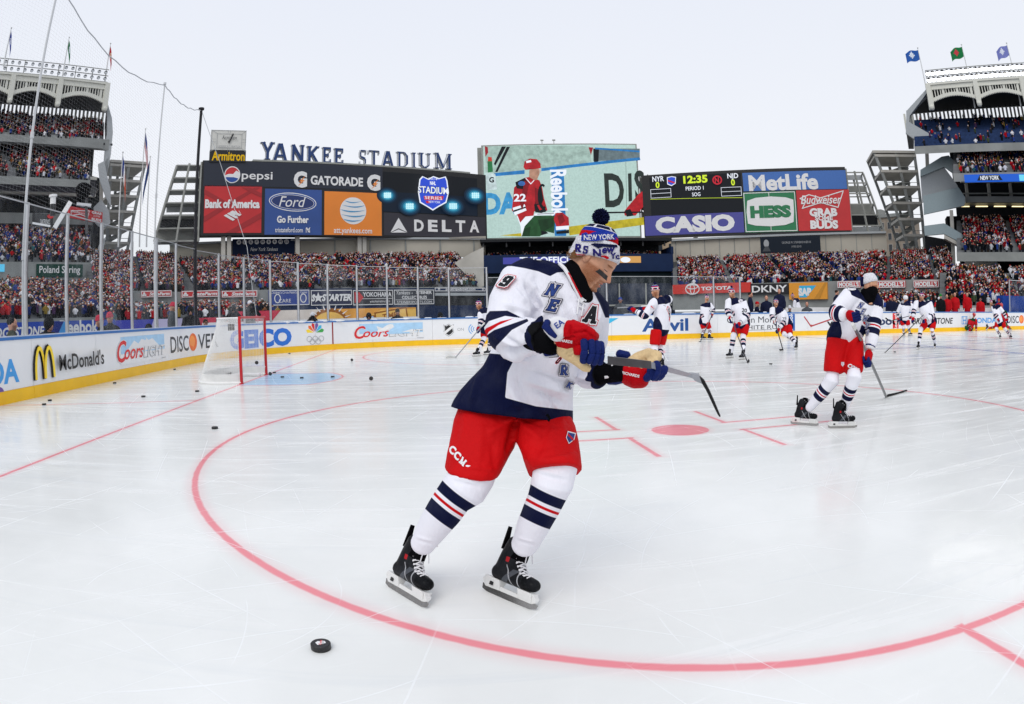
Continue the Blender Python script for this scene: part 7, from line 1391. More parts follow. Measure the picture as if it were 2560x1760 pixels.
# ---------------- a dressed player
def player(J, hd_, label, lod=0, jm=JER, pm=PANTR, sm=SOCK, hat='knit', cat='person', vox=.02, skin=None, k=1., gloves=True, skates=True, gcols=(None, None, None), tilt=0., hk=.88, sw=.182, stickdirs=None, group='players warming up on the ice', jersey_fn=None):
 root = empty('person', (J['pelvis'].x, J['pelvis'].y, 0), label, cat, group); skin = skin or SKIN; c, fwd, up = hd_; M = frame(fwd, up)
 link('body', body_mesh(J, M, c, lod, skin, None, hk), root)
 pel, ch, nk = J['pelvis'], J['chest'], J['neck']; lat = J['shL'] - J['shR']; hl = J['hpL'] - J['hpR']; b = MB(); jv = vox
 lat0 = Vector((lat.x, lat.y, lat.z * .5)); dn = (pel - ch).normalized(); limb(b, [pel + dn * .10, pel, pel.lerp(ch, .5), ch, ch.lerp(nk, .55), nk - (nk - ch) * .12], [(.205 * k, .155 * k), (.21 * k, .16 * k), (.205 * k, .155 * k), (.215 * k, .15 * k), (.17 * k, .115 * k), (.085, .075)], jm, lat0, 18)
 for q in 'LR':
  limb(b, [J['sh' + q].lerp(nk, .3), J['sh' + q], J['sh' + q].lerp(J['el' + q], .5), J['el' + q]], [.085 * k, .098 * k, .092 * k, .082 * k], jm, None, 14); limb(b, [J['el' + q], J['el' + q].lerp(J['wr' + q], .5), J['el' + q].lerp(J['wr' + q], .78)], [.082 * k, .076 * k, .066 * k], jm, None, 14)
 me = fuse(b, jv, 4); co = coords(me); nv = np.full(len(co), -1.); rd = nv.copy(); wh = nv.copy(); dT, rT = along(co, [pel + dn * .1, ch, nk])
 Lt = (pel + dn * .1 - ch).length; latn = np.array(lat0.normalized()); ctr = np.array(ch); side = np.abs((co - ctr) @ latn); upn = np.array((nk - ch).normalized()); hgt = (co - ctr) @ upn
 yk = hgt - .118 * k + .15 * np.maximum(0, .10 - side); nv = np.maximum(nv, np.minimum(yk, .21 * k - side + .03)); dTn = np.array(((ch - pel).normalized())); hz = (co - np.array(pel)) @ dTn
 nv = np.maximum(nv, np.minimum(side - (sw + .10 * np.clip(hz / .4, 0, 1)) * k, .34 - hz)); nv = np.maximum(nv, (-.075 - hz))
 for q in 'LR':
  ta, ra = along(co, [J['sh' + q], J['el' + q], J['wr' + q]]); nv = np.where((ra < .105 * k) & (ta > .10), -.05, nv); La = (J['el' + q] - J['sh' + q]).length; arm = (.13 - ra) * (ra < rT + .03) - 1. * (ra >= rT + .03); m_ = ra < rT - .0
  for a0, a1, arr in ((La - .04, La + .01, nv), (La + .055, La + .12, nv), (La + .022, La + .04, rd)): sd = np.minimum(band_sd(ta, a0, a1), np.where(m_, .02, -.05)); np.maximum(arr, sd, out=arr)
 set_attr(me, 'navy', nv); set_attr(me, 'red', rd); set_attr(me, 'white', wh); set_attr(me, 'black', np.full(len(co), -1.)); wrinkle(me, (), .010 if not lod else .005, c[0]); link('jersey', me, root)
 b = MB(); limb(b, [pel + dn * -.05, pel + dn * .06], [(.17 * k, .14 * k), (.175 * k, .145 * k)], pm, hl, 16)
 for q in 'LR': limb(b, [J['hp' + q], J['hp' + q].lerp(J['kn' + q], .45), J['hp' + q].lerp(J['kn' + q], .80)], [(.115 * k, .13 * k), (.115 * k, .125 * k), (.105 * k, .115 * k)], pm, hl, 14, ends=False)
 me = fuse(b, vox, 3); wrinkle(me, (), .006, 3.); link('hockey_pants', me, root)
 for q in 'LR':
  b = MB(); kn, an = J['kn' + q], J['an' + q]; ax = an - kn; limb(b, [J['hp' + q].lerp(kn, .72), kn - ax * .02, kn + ax * .16, kn + ax * .45, kn + ax * .8, an], [.062 * k, .086 * k, .074 * k, .07 * k, .055 * k, .048 * k], sm, None, 14); me = fuse(b, min(vox, .016), 2); co = coords(me); t = ((co - np.array(kn)) @ np.array(ax)) / ax.length_squared
  set_attr(me, 'navy', np.maximum(band_sd(t, .24, .36), band_sd(t, .47, .61)) * ax.length); set_attr(me, 'red', band_sd(t, .40, .435) * ax.length); link('sock', me, root)
  if skates:
   f_ = J['toe' + q]; gnd = J['gd' + q]; upv = Vector((0, 0, 1)) if 'up' + q not in J else J['up' + q]; skate(root, gnd, f_, upv, lod)
  if gloves: glove(root, J['wr' + q], J['wr' + q] - J['el' + q], (stickdirs or {}).get(q, Vector((0, 0, 1))), gcols)
 if hat == 'knit': knit_hat(root, M, c, hk, lod, tilt)
 elif hat == 'helmet':
  b = MB(); b.ball(Vector(c) + Vector(up) * .035, (.125, .10, .105), mat('helmet_white', (.75, .75, .77), .3, coat=.5), 16, 10, M); b.build('helmet', root, smooth=True)
 elif hat == 'helmet_red': b = MB(); b.ball(Vector(c) + Vector(up) * .035, (.125, .10, .105), mat('helmet_red', srgb('#b81420'), .3, coat=.5), 16, 10, M); b.build('helmet', root, smooth=True)
 elif hat == 'white': knit_hat(root, M, c, hk, lod, tilt, KN_W, False, False)
 return root
def joints(zf, d0, spec, feet):
 """picture points (+ metres nearer/further) -> joints in the place"""
 J = {}
 for n_, p in spec.items(): u, v = zf(p[0], p[1]); J[n_] = D(u, v, d0 + (p[2] if len(p) > 2 else 0.))
 for q in 'LR':
  if q in feet: p = feet[q]; u, v = zf(p[0], p[1]); J['gd' + q] = G(u, v, p[3] if len(p) > 3 else 0.); J['toe' + q] = Vector((p[2][0], p[2][1], 0)).normalized(); J['an' + q] = J['gd' + q] + Vector((0, 0, .14)) - J['toe' + q] * .05
 if 'chest' not in J: J['chest'] = J['pelvis'].lerp(J['neck'], .62)
 if 'hpL' not in J:
  la = (J['shL'] - J['shR']); la.z *= .3; la = la.normalized() * .1; J['hpL'] = J['pelvis'] + la - Vector((0, 0, .07)); J['hpR'] = J['pelvis'] - la - Vector((0, 0, .07))
 return J
# ---------------- a bystander in a coat
def coat_person(p, face, coat, hatm, label, h=1.78, crouch=0., lean=0., arm='down', group=None, trous=None, skin=None, vox=.028, hatkind='knit', k=1.):
 p = Vector(p); f = Vector((face[0], face[1], 0)).normalized(); l = Vector((-f.y, f.x, 0)); Z_ = Vector((0, 0, 1)); s = h / 1.78; J = {}; hip = (.92 - .42 * crouch) * s; up_ = (Z_ * math.cos(lean) + f * math.sin(lean))
 J['pelvis'] = p + Z_ * hip - f * .12 * crouch; J['chest'] = J['pelvis'] + up_ * .34 * s; J['neck'] = J['pelvis'] + up_ * .56 * s; J['shL'] = J['chest'] + up_ * .13 * s + l * .19; J['shR'] = J['chest'] + up_ * .13 * s - l * .19
 for q, sg in (('L', 1), ('R', -1)):
  a = arm if isinstance(arm, str) else arm[0 if q == 'L' else 1]
  if a == 'down': J['el' + q] = J['sh' + q] - Z_ * .29 + l * sg * .07; J['wr' + q] = J['el' + q] - Z_ * .22 + f * .1
  elif a == 'front': J['el' + q] = J['sh' + q] - Z_ * .24 + l * sg * .08 + f * .1; J['wr' + q] = J['el' + q] + f * .2 + Z_ * .06 - l * sg * .12
  else: J['el' + q] = J['sh' + q] - Z_ * .14 + l * sg * .12 + f * .18; J['wr' + q] = J['neck'] + f * .22 + l * sg * .07 + Z_ * .1
  J['hp' + q] = J['pelvis'] + l * sg * .1 - Z_ * .05; J['kn' + q] = p + Z_ * (.48 - .1 * crouch) * s + l * sg * .12 + f * (.05 + .28 * crouch); J['an' + q] = p + Z_ * .09 + l * sg * .12 - f * .12 * crouch
 root = empty('person', p, label, 'person', group); hd = J['neck'] + up_ * .17 * s + f * .02; M = frame(f + Z_ * -.1 - up_ * 0, Z_); skin = skin or SKIN2; link('body', body_mesh(J, M, hd, 0, skin), root)
 b = MB(); d = J['pelvis'] - Z_ * .2 * (1 - crouch * .6); limb(b, [d, J['pelvis'], J['pelvis'].lerp(J['chest'], .5), J['chest'], J['chest'].lerp(J['neck'], .6), J['neck'] + up_ * .03], [(.21 * k, .16 * k), (.2 * k, .155 * k), (.195 * k, .15 * k), (.205 * k, .145 * k), (.16 * k, .12 * k), (.085, .085)], coat, l, 16)
 for q in 'LR': limb(b, [J['sh' + q].lerp(J['neck'], .3), J['sh' + q], J['el' + q], J['wr' + q]], [.075 * k, .083 * k, .07 * k, .055 * k], coat, None, 12)
 me = fuse(b, vox, 3); wrinkle(me, (), .012, p.x); link('coat', me, root)
 b = MB()
 for q in 'LR': limb(b, [J['hp' + q], J['kn' + q], J['an' + q]], [.095, .075, .06], trous or BLKC, None, 12)
 link('trousers', fuse(b, vox, 2), root)
 for q in 'LR':
  a = (J['wr' + q] - J['el' + q]).normalized(); b = MB(); limb(b, [J['wr' + q], J['wr' + q] + a * .06], [(.042, .028), (.04, .024)], BLKC, None, 8); s_ = a.orthogonal().normalized()
  for i in range(4): limb(b, [J['wr' + q] + a * .06 + s_ * (i - 1.5) * .02, J['wr' + q] + a * .1 + s_ * (i - 1.5) * .02, J['wr' + q] + a * .11 + s_ * (i - 1.5) * .02 + a.cross(s_) * .03], [.011, .011, .009], BLKC, None, 6)
  limb(b, [J['wr' + q] + a * .02 + s_ * .04, J['wr' + q] + a * .07 + s_ * .055], [.013, .010], BLKC, None, 6); link('winter_glove', fuse(b, .012, 1), root)
 if hatkind == 'knit': knit_hat(root, M, hd, 1., 0, .1, hatm, False, True)
 elif hatkind == 'hood':
  b = MB(); b.ball(hd + Vector((0, 0, .02)) - f * .02, (.13, .115, .15), hatm, 14, 10, M); link('hood', b.mesh('hood', True), root)
 elif hatkind == 'hair': b = MB(); b.ball(hd + Vector((0, 0, .045)) - f * .02, (.104, .084, .088), hatm, 14, 10, M); link('hair', b.mesh('hair', True), root)
 elif hatkind == 'cap': b = MB(); b.ball(hd + Vector((0, 0, .045)) - f * .005, (.106, .088, .09), hatm, 14, 10, M); b.box((.06, -.06, .02), (.16, .06, .035), hatm, Matrix.Translation(hd) @ M.to_4x4()); link('cap', b.mesh('cap', True), root)
 return root, J
# ================================================================== the leading player (nearest, looking down at the stick)
root = empty('person', G(1075, 1365), 'nearest player in white and red, looking down at the stick in both gloves', 'person', 'players warming up on the ice')
zM = lambda x, y: (1196.7 + .14837 * x, 707.1 + .14837 * y)
def gz(x, y, d): return D(*zM(x, y), d)
MJ = dict(pelvis=D(1168, 915, 2.55), chest=D(1240, 740, 2.50), neck=D(1298, 636, 2.46), shR=D(1186, 652, 2.42), elR=D(1150, 752, 2.27), wrR=D(1240, 768, 2.10), shL=D(1338, 695, 2.60), elL=D(1318, 830, 2.58), wrL=D(1342, 846, 2.54),
          hpR=D(1105, 935, 2.57), knR=D(1066, 1085, 2.38), anR=D(962, 1222, 2.49), hpL=D(1232, 940, 2.55), knL=D(1258, 1068, 2.33), anL=D(1192, 1225, 2.44))
rad = lambda p: Vector((p.x - CAM[0], p.y - CAM[1], 0)).normalized()
# ---- head
hc = D(1345, 590, 2.43); rgt = Vector(MROT[0]); toc = -rad(hc); HFW = (rgt * .90 + toc * .40 - Vector((0, 0, .70))).normalized(); HUP = (Vector((0, 0, 1)) + rgt * .30).normalized(); HM = frame(HFW, HUP); HK = .85
def main_face(at):
 V = at['_xyz']; x, y, z = V.T
 a, b_ = y + .037, z + .0265; c, s = math.cos(.04), math.sin(.04); p_, q_ = a * c - b_ * s, a * s + b_ * c; d = np.maximum(np.abs(p_) / .025, np.abs(q_) / .0098); blk = np.clip(1.35 - d ** 3 * .75, 0, 1) * (x > 0)
 a2 = y - .037; p2 = a2 * c + b_ * s; q2 = -a2 * s + b_ * c; d2 = np.maximum(np.abs(p2) / .025, np.abs(q2) / .0098); at['dark'] = np.maximum(at['dark'], np.maximum(blk, np.clip(1.35 - d2 ** 3 * .75, 0, 1) * (x > 0)))
 at['tooth'] = np.exp(-(y / .010) ** 2 - ((z + .0685) / .0026) ** 2) * (x > 0)
link('body', body_mesh(MJ, HM, hc, 1, SKIN, main_face, HK), root)
hat, HP = knit_hat(root, HM, hc, HK, 1, -.42, drop=-.021, zs=1.2)
def bvh(me): return BVHTree.FromPolygons([tuple(v.co) for v in me.vertices], [tuple(p.vertices) for p in me.polygons])
class Decal:
 """cloth badge pressed onto a garment: flat drawing placed at picture point (u, v) facing the viewer, then laid on the surface"""
 def __init__(s, bv, name, parent): s.bv = bv; s.mb = MB(); s.name = name; s.parent = parent; s.lift = .002
 def lay(s, co, fs, u, v, rot, m):
  c, q = math.cos(rot), math.sin(rot); bm = bmesh.new(); vs = [bm.verts.new((x, y, 0)) for x, y in co]
  for f in fs:
   try: bm.faces.new([vs[i] for i in f])
   except ValueError: pass
  bmesh.ops.triangulate(bm, faces=bm.faces)
  for _ in range(3):
   e = [x for x in bm.edges if x.calc_length() > 4.5]
   if e: bmesh.ops.subdivide_edges(bm, edges=e, cuts=1); bmesh.ops.triangulate(bm, faces=bm.faces)
  bm.verts.index_update(); V = []
  for w_ in bm.verts:
   x, y = w_.co.x, w_.co.y; dv = Vector(ray(u + x * c + y * q, v + x * q - y * c)); h = s.bv.ray_cast(Vector(CAM), dv); V.append(h[0] - dv * s.lift if h[0] is not None else None)
  ok = [tuple(x.index for x in f.verts) for f in bm.faces if all(V[x.index] is not None for x in f.verts)]; s.mb.add([p if p is not None else Vector((0, 0, -5)) for p in V], ok, m); bm.free()
 def put(s, polys, u, v, size, rot, m, skew=0., sx=1.):
  """polys: outlines in unit coordinates; size in picture units"""
  for pts in polys: s.lay([((x * sx + y * skew) * size, y * size) for x, y in pts], [tuple(range(len(pts)))], u, v, rot, m); s.lift += .00004
  s.lift += .0007
 def text(s, st, u, v, size, rot, m, bold=0., shear=0., sx=1.):
  co, fs = text2d(st, 1., bold, shear); co = (co - (co.max(0) + co.min(0)) / 2) * np.array([sx * size, size]); s.lay(co.tolist(), fs, u, v, rot, m); s.lift += .0007
 def build(s): return s.mb.build(s.name, s.parent) if s.mb.v else None
D_NAVY = mat('twill_navy', srgb('#2a3f7c'), .6, var=.25, vscale=25, bump=.3, bscale=150); D_BLK = mat('twill_black', (.012, .013, .018), .6, bump=.3, bscale=150); D_RED = mat('twill_red', srgb('#c41a26'), .6); D_SIL = mat('twill_silver', srgb('#cfccd4'), .5); D_WHT = mat('twill_white', (.78, .78, .8), .6); K_VIO = mat('knit_lettering', srgb('#231f6a'), .95, var=.1, vscale=60, bump=.6, bscale=170)
hb = bvh(hat.data); dc = Decal(hb, 'hat_lettering', hat)
slabq = lambda ch, g=0.: [[(x - SLAB[ch][0] / 2, y - .5) for x, y in q] for q in slab_letter(ch, g)[1]]
for ch, u, v in (('R', 1310, 562), ('S', 1327, 566)): dc.put(slabq(ch, .04), u, v, 17, .12, K_VIO, sx=1.05)
for pts in ([(1338, 553), (1356, 563), (1366, 559), (1400, 561), (1399, 555), (1350, 551)],): dc.put([[(u - 1370, -(v - 557)) for u, v in pts]], 1370, 557, 1., 0, KN_N)
dc.text('N', 1353, 574, 26, .06, K_VIO, bold=.04, shear=-.1); dc.text('ew', 1380, 567, 24, -.1, K_VIO, bold=.035, shear=.2); dc.text('Yo', 1394, 580, 19, .1, K_VIO, bold=.04, shear=-.1); dc.put([[(-9, 3), (2, 3), (10, -3), (4, -6), (-4, -1), (-9, -1)]], 1372, 582, 1., 0, KN_R); dc.put([[(-11, 2), (11, -1), (11, -3), (-11, 0)]], 1316, 577, 1., 0, KN_R)
dc.put([[(1322, 546), (1321, 531), (1328, 528), (1334, 532), (1346, 526), (1372, 524), (1384, 528), (1398, 543), (1378, 542), (1350, 545)]][0:0] or [[(u - 1358, -(v - 536)) for u, v in ((1317, 546), (1318, 530), (1328, 526), (1334, 531), (1345, 526), (1368, 523), (1384, 527), (1399, 543), (1380, 543), (1350, 546))]], 1358, 536, 1., 0, KN_B)
dc.text('NEW YORK', 1358, 537, 16, -.03, KN_W, bold=.03, sx=.82)
dc.build()
# hair at the nape and temple
k = MB(); gr = np.random.default_rng(11); hh = lambda x, y, z: hc + HM @ Vector((x, y, z)) * HK
for i in range(170):
 y = gr.uniform(-.074, .074); x = -.099 * math.sqrt(max(0, 1 - (y / .079) ** 2)) if gr.random() < .75 else gr.uniform(-.06, -.03);
 if x > -.07: y = math.copysign(.076, y)
 z0 = gr.uniform(-.03, .0); a = hh(x * 1.0, y, z0); d = HM @ Vector((-.3 + gr.normal() * .2, y * 2, -1)); k.tube([a, a + d.normalized() * .018 + HM @ Vector((-.004, 0, 0)), a + d.normalized() * gr.uniform(.014, .026) + HM @ Vector((-.006, 0, 0))], [.0032, .003, .001], HAIR, 4, cap=False)
k.build('hair', root)
# ---- black neck gaiter
b = MB(); limb(b, [D(1316, 684, 2.42), D(1308, 655, 2.43), D(1310, 628, 2.44), hc + HM @ Vector((-.022, 0, -.080)), hc + HM @ Vector((-.03, 0, -.058))], [(.05, .06), (.055, .066), (.058, .068), (.056, .064), (.052, .060)], BLKC, rgt, 18); me = fuse(b, .007, 4); wrinkle(me, (), .004, 5); link('neck_gaiter', me, root)
# ---- jersey: torso built from its left and right outlines in the picture
TOR = [(1020, 922, 1299, 960, 2.55, .195), (1028, 906, 1299, 944, 2.545, .195), (1040, 890, 1299, 938, 2.54, .195), (1058, 868, 1300, 905, 2.53, .19), (1092, 828, 1303, 858, 2.51, .185), (1116, 784, 1328, 810, 2.49, .18), (1126, 735, 1358, 772, 2.48, .175), (1132, 695, 1370, 735, 2.47, .168), (1146, 655, 1366, 694, 2.47, .15), (1160, 604, 1352, 668, 2.47, .125), (1184, 586, 1345, 656, 2.48, .105), (1222, 583, 1338, 648, 2.49, .085)]
b = MB(); rings = []
for i, (ul, vl, ur, vr, d, dp) in enumerate(TOR):
 a, c = D(ul, vl, d), D(ur, vr, d + .03); lat = (c - a) / 2; dep = Vector((-lat.y, lat.x, 0)).normalized(); dep = (dep - Vector((0, 0, 1)) * .12).normalized(); rings.append(ring((a + c) / 2 + dep * .02, lat, dep * dp, 32, .92))
b.loft(rings, JER)
limb(b, [D(1208, 622, 2.46), D(1178, 642, 2.42), D(1160, 690, 2.36), D(1148, 750, 2.27)], [.075, .082, .086, .080], JER, None, 20); limb(b, [D(1148, 750, 2.27), D(1180, 766, 2.19), D(1212, 763, 2.135), D(1221, 762, 2.12)], [.080, .070, .060, .058], JER, None, 20, ends=False)
limb(b, [D(1310, 668, 2.54), D(1338, 700, 2.60), D(1336, 770, 2.62), D(1318, 822, 2.60)], [.07, .078, .075, .07], JER, None, 18); limb(b, [D(1318, 826, 2.60), D(1335, 846, 2.55), D(1361, 849, 2.50)], [.072, .068, .056], JER, None, 18, ends=False)
me = fuse(b, .0052, 6)
W = []                                       # folds: (u0, v0, u1, v1, width, amp)
for f_ in ((1190, 640, 1225, 700, 7, -.007), (1205, 640, 1238, 700, 6, .006), (1225, 690, 1180, 760, 8, -.012), (1238, 700, 1200, 765, 7, .008), (1140, 690, 1200, 712, 7, .006), (1150, 705, 1210, 735, 6, -.006), (1160, 650, 1190, 690, 8, .005), (1218, 800, 1135, 790, 9, -.012), (1130, 800, 1200, 820, 7, .007),
           (1200, 840, 1290, 870, 8, -.007), (1190, 860, 1292, 895, 8, .007), (1205, 880, 1280, 915, 7, -.006), (1140, 850, 1180, 930, 10, .006), (1165, 850, 1200, 935, 9, -.006), (1090, 850, 1070, 915, 9, .006), (1290, 760, 1250, 840, 10, .007), (1325, 770, 1285, 850, 9, -.008), (1345, 740, 1290, 800, 8, .007), (1265, 660, 1290, 740, 8, -.006), (1295, 690, 1310, 760, 7, .006), (1360, 700, 1345, 760, 7, .006), (1300, 850, 1345, 862, 5, .006), (1305, 862, 1350, 872, 4, -.006),
           (1145, 765, 1205, 800, 6, -.006), (1120, 760, 1180, 790, 6, .006), (1185, 745, 1212, 790, 5, .005), (1175, 745, 1195, 795, 5, -.005), (1250, 900, 1262, 940, 6, -.006), (1225, 900, 1235, 940, 6, .005)): W.append((*f_[:4], f_[4] * .85, f_[5] * 2.3))
wrinkle(me, W, .006, 1.)
co = coords(me); uv = proj(co); dep_ = np.hypot(co[:, 0] - CAM[0], co[:, 1] - CAM[1])
def poly_sd(uv, pts):                        # >0 inside, picture units
 pts = np.array(pts, float); n = len(pts); ins = np.zeros(len(uv), bool); dm = np.full(len(uv), 1e9)
 for i in range(n):
  a, b2 = pts[i], pts[(i + 1) % n]; e = b2 - a; t = np.clip(((uv - a) @ e) / (e @ e), 0, 1); dm = np.minimum(dm, np.hypot(*(uv - (a + t[:, None] * e)).T)); c1 = (a[1] > uv[:, 1]) != (b2[1] > uv[:, 1]); x = (b2[0] - a[0]) * (uv[:, 1] - a[1]) / (b2[1] - a[1] + 1e-9) + a[0]; ins ^= c1 & (uv[:, 0] < x)
 return np.where(ins, dm, -dm) * .0017
shc = np.array(D(1240, 640, 2.47)); latv = np.array((MJ['shL'] - MJ['shR']).normalized())
nv = poly_sd(uv, [(1130, 604), (1160, 603), (1190, 608), (1220, 615), (1247, 626), (1262, 618), (1284, 616), (1300, 606), (1290, 560), (1130, 540)])             # yoke, his right
nv = np.maximum(nv, poly_sd(uv, [(1316, 650), (1322, 643), (1342, 655), (1360, 690), (1372, 720), (1400, 720), (1400, 620), (1316, 620)]))
side = poly_sd(uv, [(1100, 800), (1170, 806), (1150, 845), (1143, 925), (1300, 952), (1300, 990), (980, 960), (980, 800)]); side = np.maximum(side, poly_sd(uv, [(1140, 900), (1215, 921), (1310, 932), (1310, 990), (1100, 990)])); nv = np.maximum(nv, np.where(dep_ > 2.30, side, -.05))
armR = [D(1183, 650, 2.42), D(1148, 750, 2.27), D(1221, 762, 2.12)]; tA, rA = along(co, armR); onA = np.where((rA < .115), .02, -.05); l1 = (armR[1] - armR[0]).length
nv = np.maximum(nv, np.minimum(poly_sd(uv, [(1085, 735), (1110, 705), (1150, 704), (1187, 722), (1145, 716), (1108, 728), (1090, 752)]), onA)); nv = np.maximum(nv, np.minimum(poly_sd(uv, [(1070, 800), (1092, 768), (1120, 748), (1195, 722), (1200, 727), (1160, 748), (1125, 785), (1118, 815)]), onA)); rd = np.minimum(poly_sd(uv, [(1080, 772), (1102, 744), (1135, 728), (1166, 721), (1130, 737), (1108, 752), (1090, 784)]), onA)
cufR, cufL = np.array(D(1221, 762, 2.12)), np.array(D(1361, 849, 2.50)); aR = np.array((D(1221, 762, 2.12) - D(1180, 766, 2.19)).normalized()); aL = np.array((D(1361, 849, 2.50) - D(1335, 846, 2.55)).normalized())
for cp, ad in ((cufR, aR), (cufL, aL)): q = (co - cp) @ ad; near_ = np.linalg.norm(co - cp, axis=1) < .10; nv = np.maximum(nv, np.where(near_, q + .013, -.05))
bk = np.full(len(co), -.05)  # closed sleeve ends coloured black so the cuffs look hollow and dark inside
for cp, ad, r_ in ((cufR, aR, .047), (cufL, aL, .044)): q = (co - cp) @ ad; rr_ = np.linalg.norm(co - cp - q[:, None] * ad, axis=1); bk = np.maximum(bk, np.minimum(q + .008, r_ - rr_))
colr = poly_sd(uv, [(1258, 594), (1284, 612), (1302, 640), (1322, 660), (1322, 700), (1345, 640), (1330, 600), (1290, 580)]);
rd = np.maximum(rd, poly_sd(uv, [(1283, 608), (1286, 606), (1304, 640), (1323, 668), (1321, 672), (1301, 643)]))
for n_, a in (('navy', nv), ('red', rd), ('white', np.full(len(co), -.05)), ('black', bk)): set_attr(me, n_, a)
jer = link('jersey', me, root); jb = bvh(me)
dc = Decal(jb, 'jersey_lettering', jer)
def letter(ch, u, v, size, rot, fill, skew=0., sx=.95):
 for g_, m in ((.17, D_BLK if fill is D_NAVY else D_RED), (.12, D_SIL if fill is D_NAVY else D_WHT), (.045, D_BLK), (.0, fill)): dc.put(slabq(ch, g_), u, v, size, rot, m, skew=skew, sx=sx)
letter('N', 1252, 657, 27, .18, D_NAVY, .4); letter('E', 1254, 692, 27, .16, D_NAVY, .3, 1.1); letter('R', 1279, 839, 22, .05, D_NAVY, .05); letter('A', 1341, 713, 36, .2, D_BLK, .15, .85); letter('9', 1147, 637, 25, .20, D_BLK, .6, 1.15)
for g_, m in ((.1, D_RED), (.02, D_BLK)): dc.put(slabq('O', g_), 1266, 817, 16, .5, m, skew=.2, sx=.55)
letter('K', 1291, 873, 14, .35, D_NAVY, .2)
dc.put([ell(0, 0, 1, .36, 30)], 1222, 580, 27, .02, D_WHT); dc.put([ell(0, 0, 1, .36, 30)], 1222, 580, 24, .02, D_NAVY); dc.put([ell(0, 0, 1, .36, 30)], 1222, 580, 21, .02, D_WHT); dc.text('STADIUM', 1223, 580, 8, .02, D_NAVY, bold=.02)
dc.build()
k = MB()                                      # white collar edging and laces
def on(u, v, lift=.004): dv = Vector(ray(u, v)); h = jb.ray_cast(Vector(CAM), dv); return (h[0] if h[0] is not None else D(u, v, 2.46)) - dv * lift
k.tube([D(u, v, d) for u, v, d in ((1268, 597, 2.40), (1280, 609, 2.385), (1291, 628, 2.37), (1301, 648, 2.365), (1311, 667, 2.36), (1320, 684, 2.36))], .0075, D_WHT, 8); k.tube([D(u, v, d) for u, v, d in ((1288, 618, 2.37), (1298, 636, 2.36), (1308, 656, 2.355), (1318, 674, 2.35))], .003, D_RED, 6); k.tube([on(u, v) for u, v in ((1325, 682), (1329, 668), (1331, 655), (1333, 645))], .004, D_WHT, 8); k.tube([on(u, v) for u, v in ((1329, 670), (1332, 655), (1335, 643))], .003, D_RED, 8)
for a, b2 in (((1308, 668), (1328, 682)), ((1308, 680), (1326, 690)), ((1308, 692), (1324, 700)), ((1313, 672), (1308, 712)), ((1322, 690), (1318, 716))): k.tube([on(*a, .005), on((a[0] + b2[0]) / 2, (a[1] + b2[1]) / 2, .008), on(*b2, .005)], .0032, LACE, 6)
k.build('collar_lace', jer)
# ---- pants
b = MB()
def prow(rows, m, tl=0.):
 rr = []; nr_ = len(rows)
 for i_, (ul, vl, ur, vr, d, dp) in enumerate(rows): a, c = D(ul, vl, d), D(ur, vr, d); lat = (c - a) / 2; dep = Vector((-lat.y, lat.x, 0)).normalized() - Vector((0, 0, tl * max(0, i_ - nr_ + 3) / 2)); rr.append(ring((a + c) / 2, lat, dep * dp, 28, .9))
 b.loft(rr, m)
prow([(1066, 880, 1288, 905, 2.57, .12), (1050, 915, 1290, 940, 2.56, .12), (1040, 935, 1296, 955, 2.55, .13)], PANTR)
prow([(1044, 910, 1172, 925, 2.56, .12), (1028, 950, 1172, 960, 2.53, .14), (1018, 1000, 1166, 1010, 2.48, .135), (1009, 1054, 1137, 1066, 2.42, .125), (1008, 1062, 1128, 1079, 2.41, .12)], PANTR)
prow([(1168, 925, 1290, 935, 2.56, .12), (1166, 960, 1303, 965, 2.50, .14), (1170, 1000, 1311, 1000, 2.44, .135), (1186, 1045, 1315, 1035, 2.38, .125), (1198, 1076, 1318, 1066, 2.36, .115)], PANTR, .55)
me = fuse(b, .0065, 2)
wrinkle(me, ((1172, 945, 1150, 1030, 7, -.02), (1165, 950, 1100, 985, 8, .008), (1178, 960, 1230, 1000, 8, .009), (1180, 945, 1240, 965, 6, -.009), (1045, 930, 1030, 1010, 8, -.007), (1240, 960, 1215, 1040, 9, -.008), (1270, 950, 1285, 1010, 9, .008), (1020, 1030, 1070, 1052, 6, .006), (1090, 960, 1085, 1050, 10, .007), (1115, 1000, 1120, 1065, 8, -.007), (1225, 1035, 1300, 1020, 6, -.007), (1128, 1066, 1060, 1060, 4, .006), (1030, 950, 1060, 945, 8, .006)), .005, 2.)
pants = link('hockey_pants', me, root); pb_ = bvh(me); dc = Decal(pb_, 'pants_lettering', pants)
for ch, u, v in (('C', 1026, 1020), ('C', 1037, 1033), ('M', 1049, 1046)): (dc.text(ch, u, v, 22, .78, D_WHT, bold=.05, shear=-.2) if ch == 'C' else dc.put(slabq('M', .05), u, v, 14, .78, D_WHT, skew=-.2, sx=.9))
dc.put([[(-.5, .55), (.5, .55), (.5, -.1), (0, -.6), (-.5, -.1)]], 1293, 992, 24, .25, D_WHT, sx=.8); dc.put([[(-.5, .55), (.5, .55), (.5, -.1), (0, -.6), (-.5, -.1)]], 1293, 992, 20, .25, D_NAVY, sx=.8); dc.put([[(-.5, .45), (-.5, .2), (.5, -.3), (.5, -.05)]], 1293, 992, 20, .25, D_RED, sx=.8); dc.build()
k = MB(); k.tube([D(1240, 940, 2.33), D(1246, 948, 2.32), D(1243, 955, 2.32)], [.006, .005, .004], BLKC, 6); k.build('waist_cord', pants)
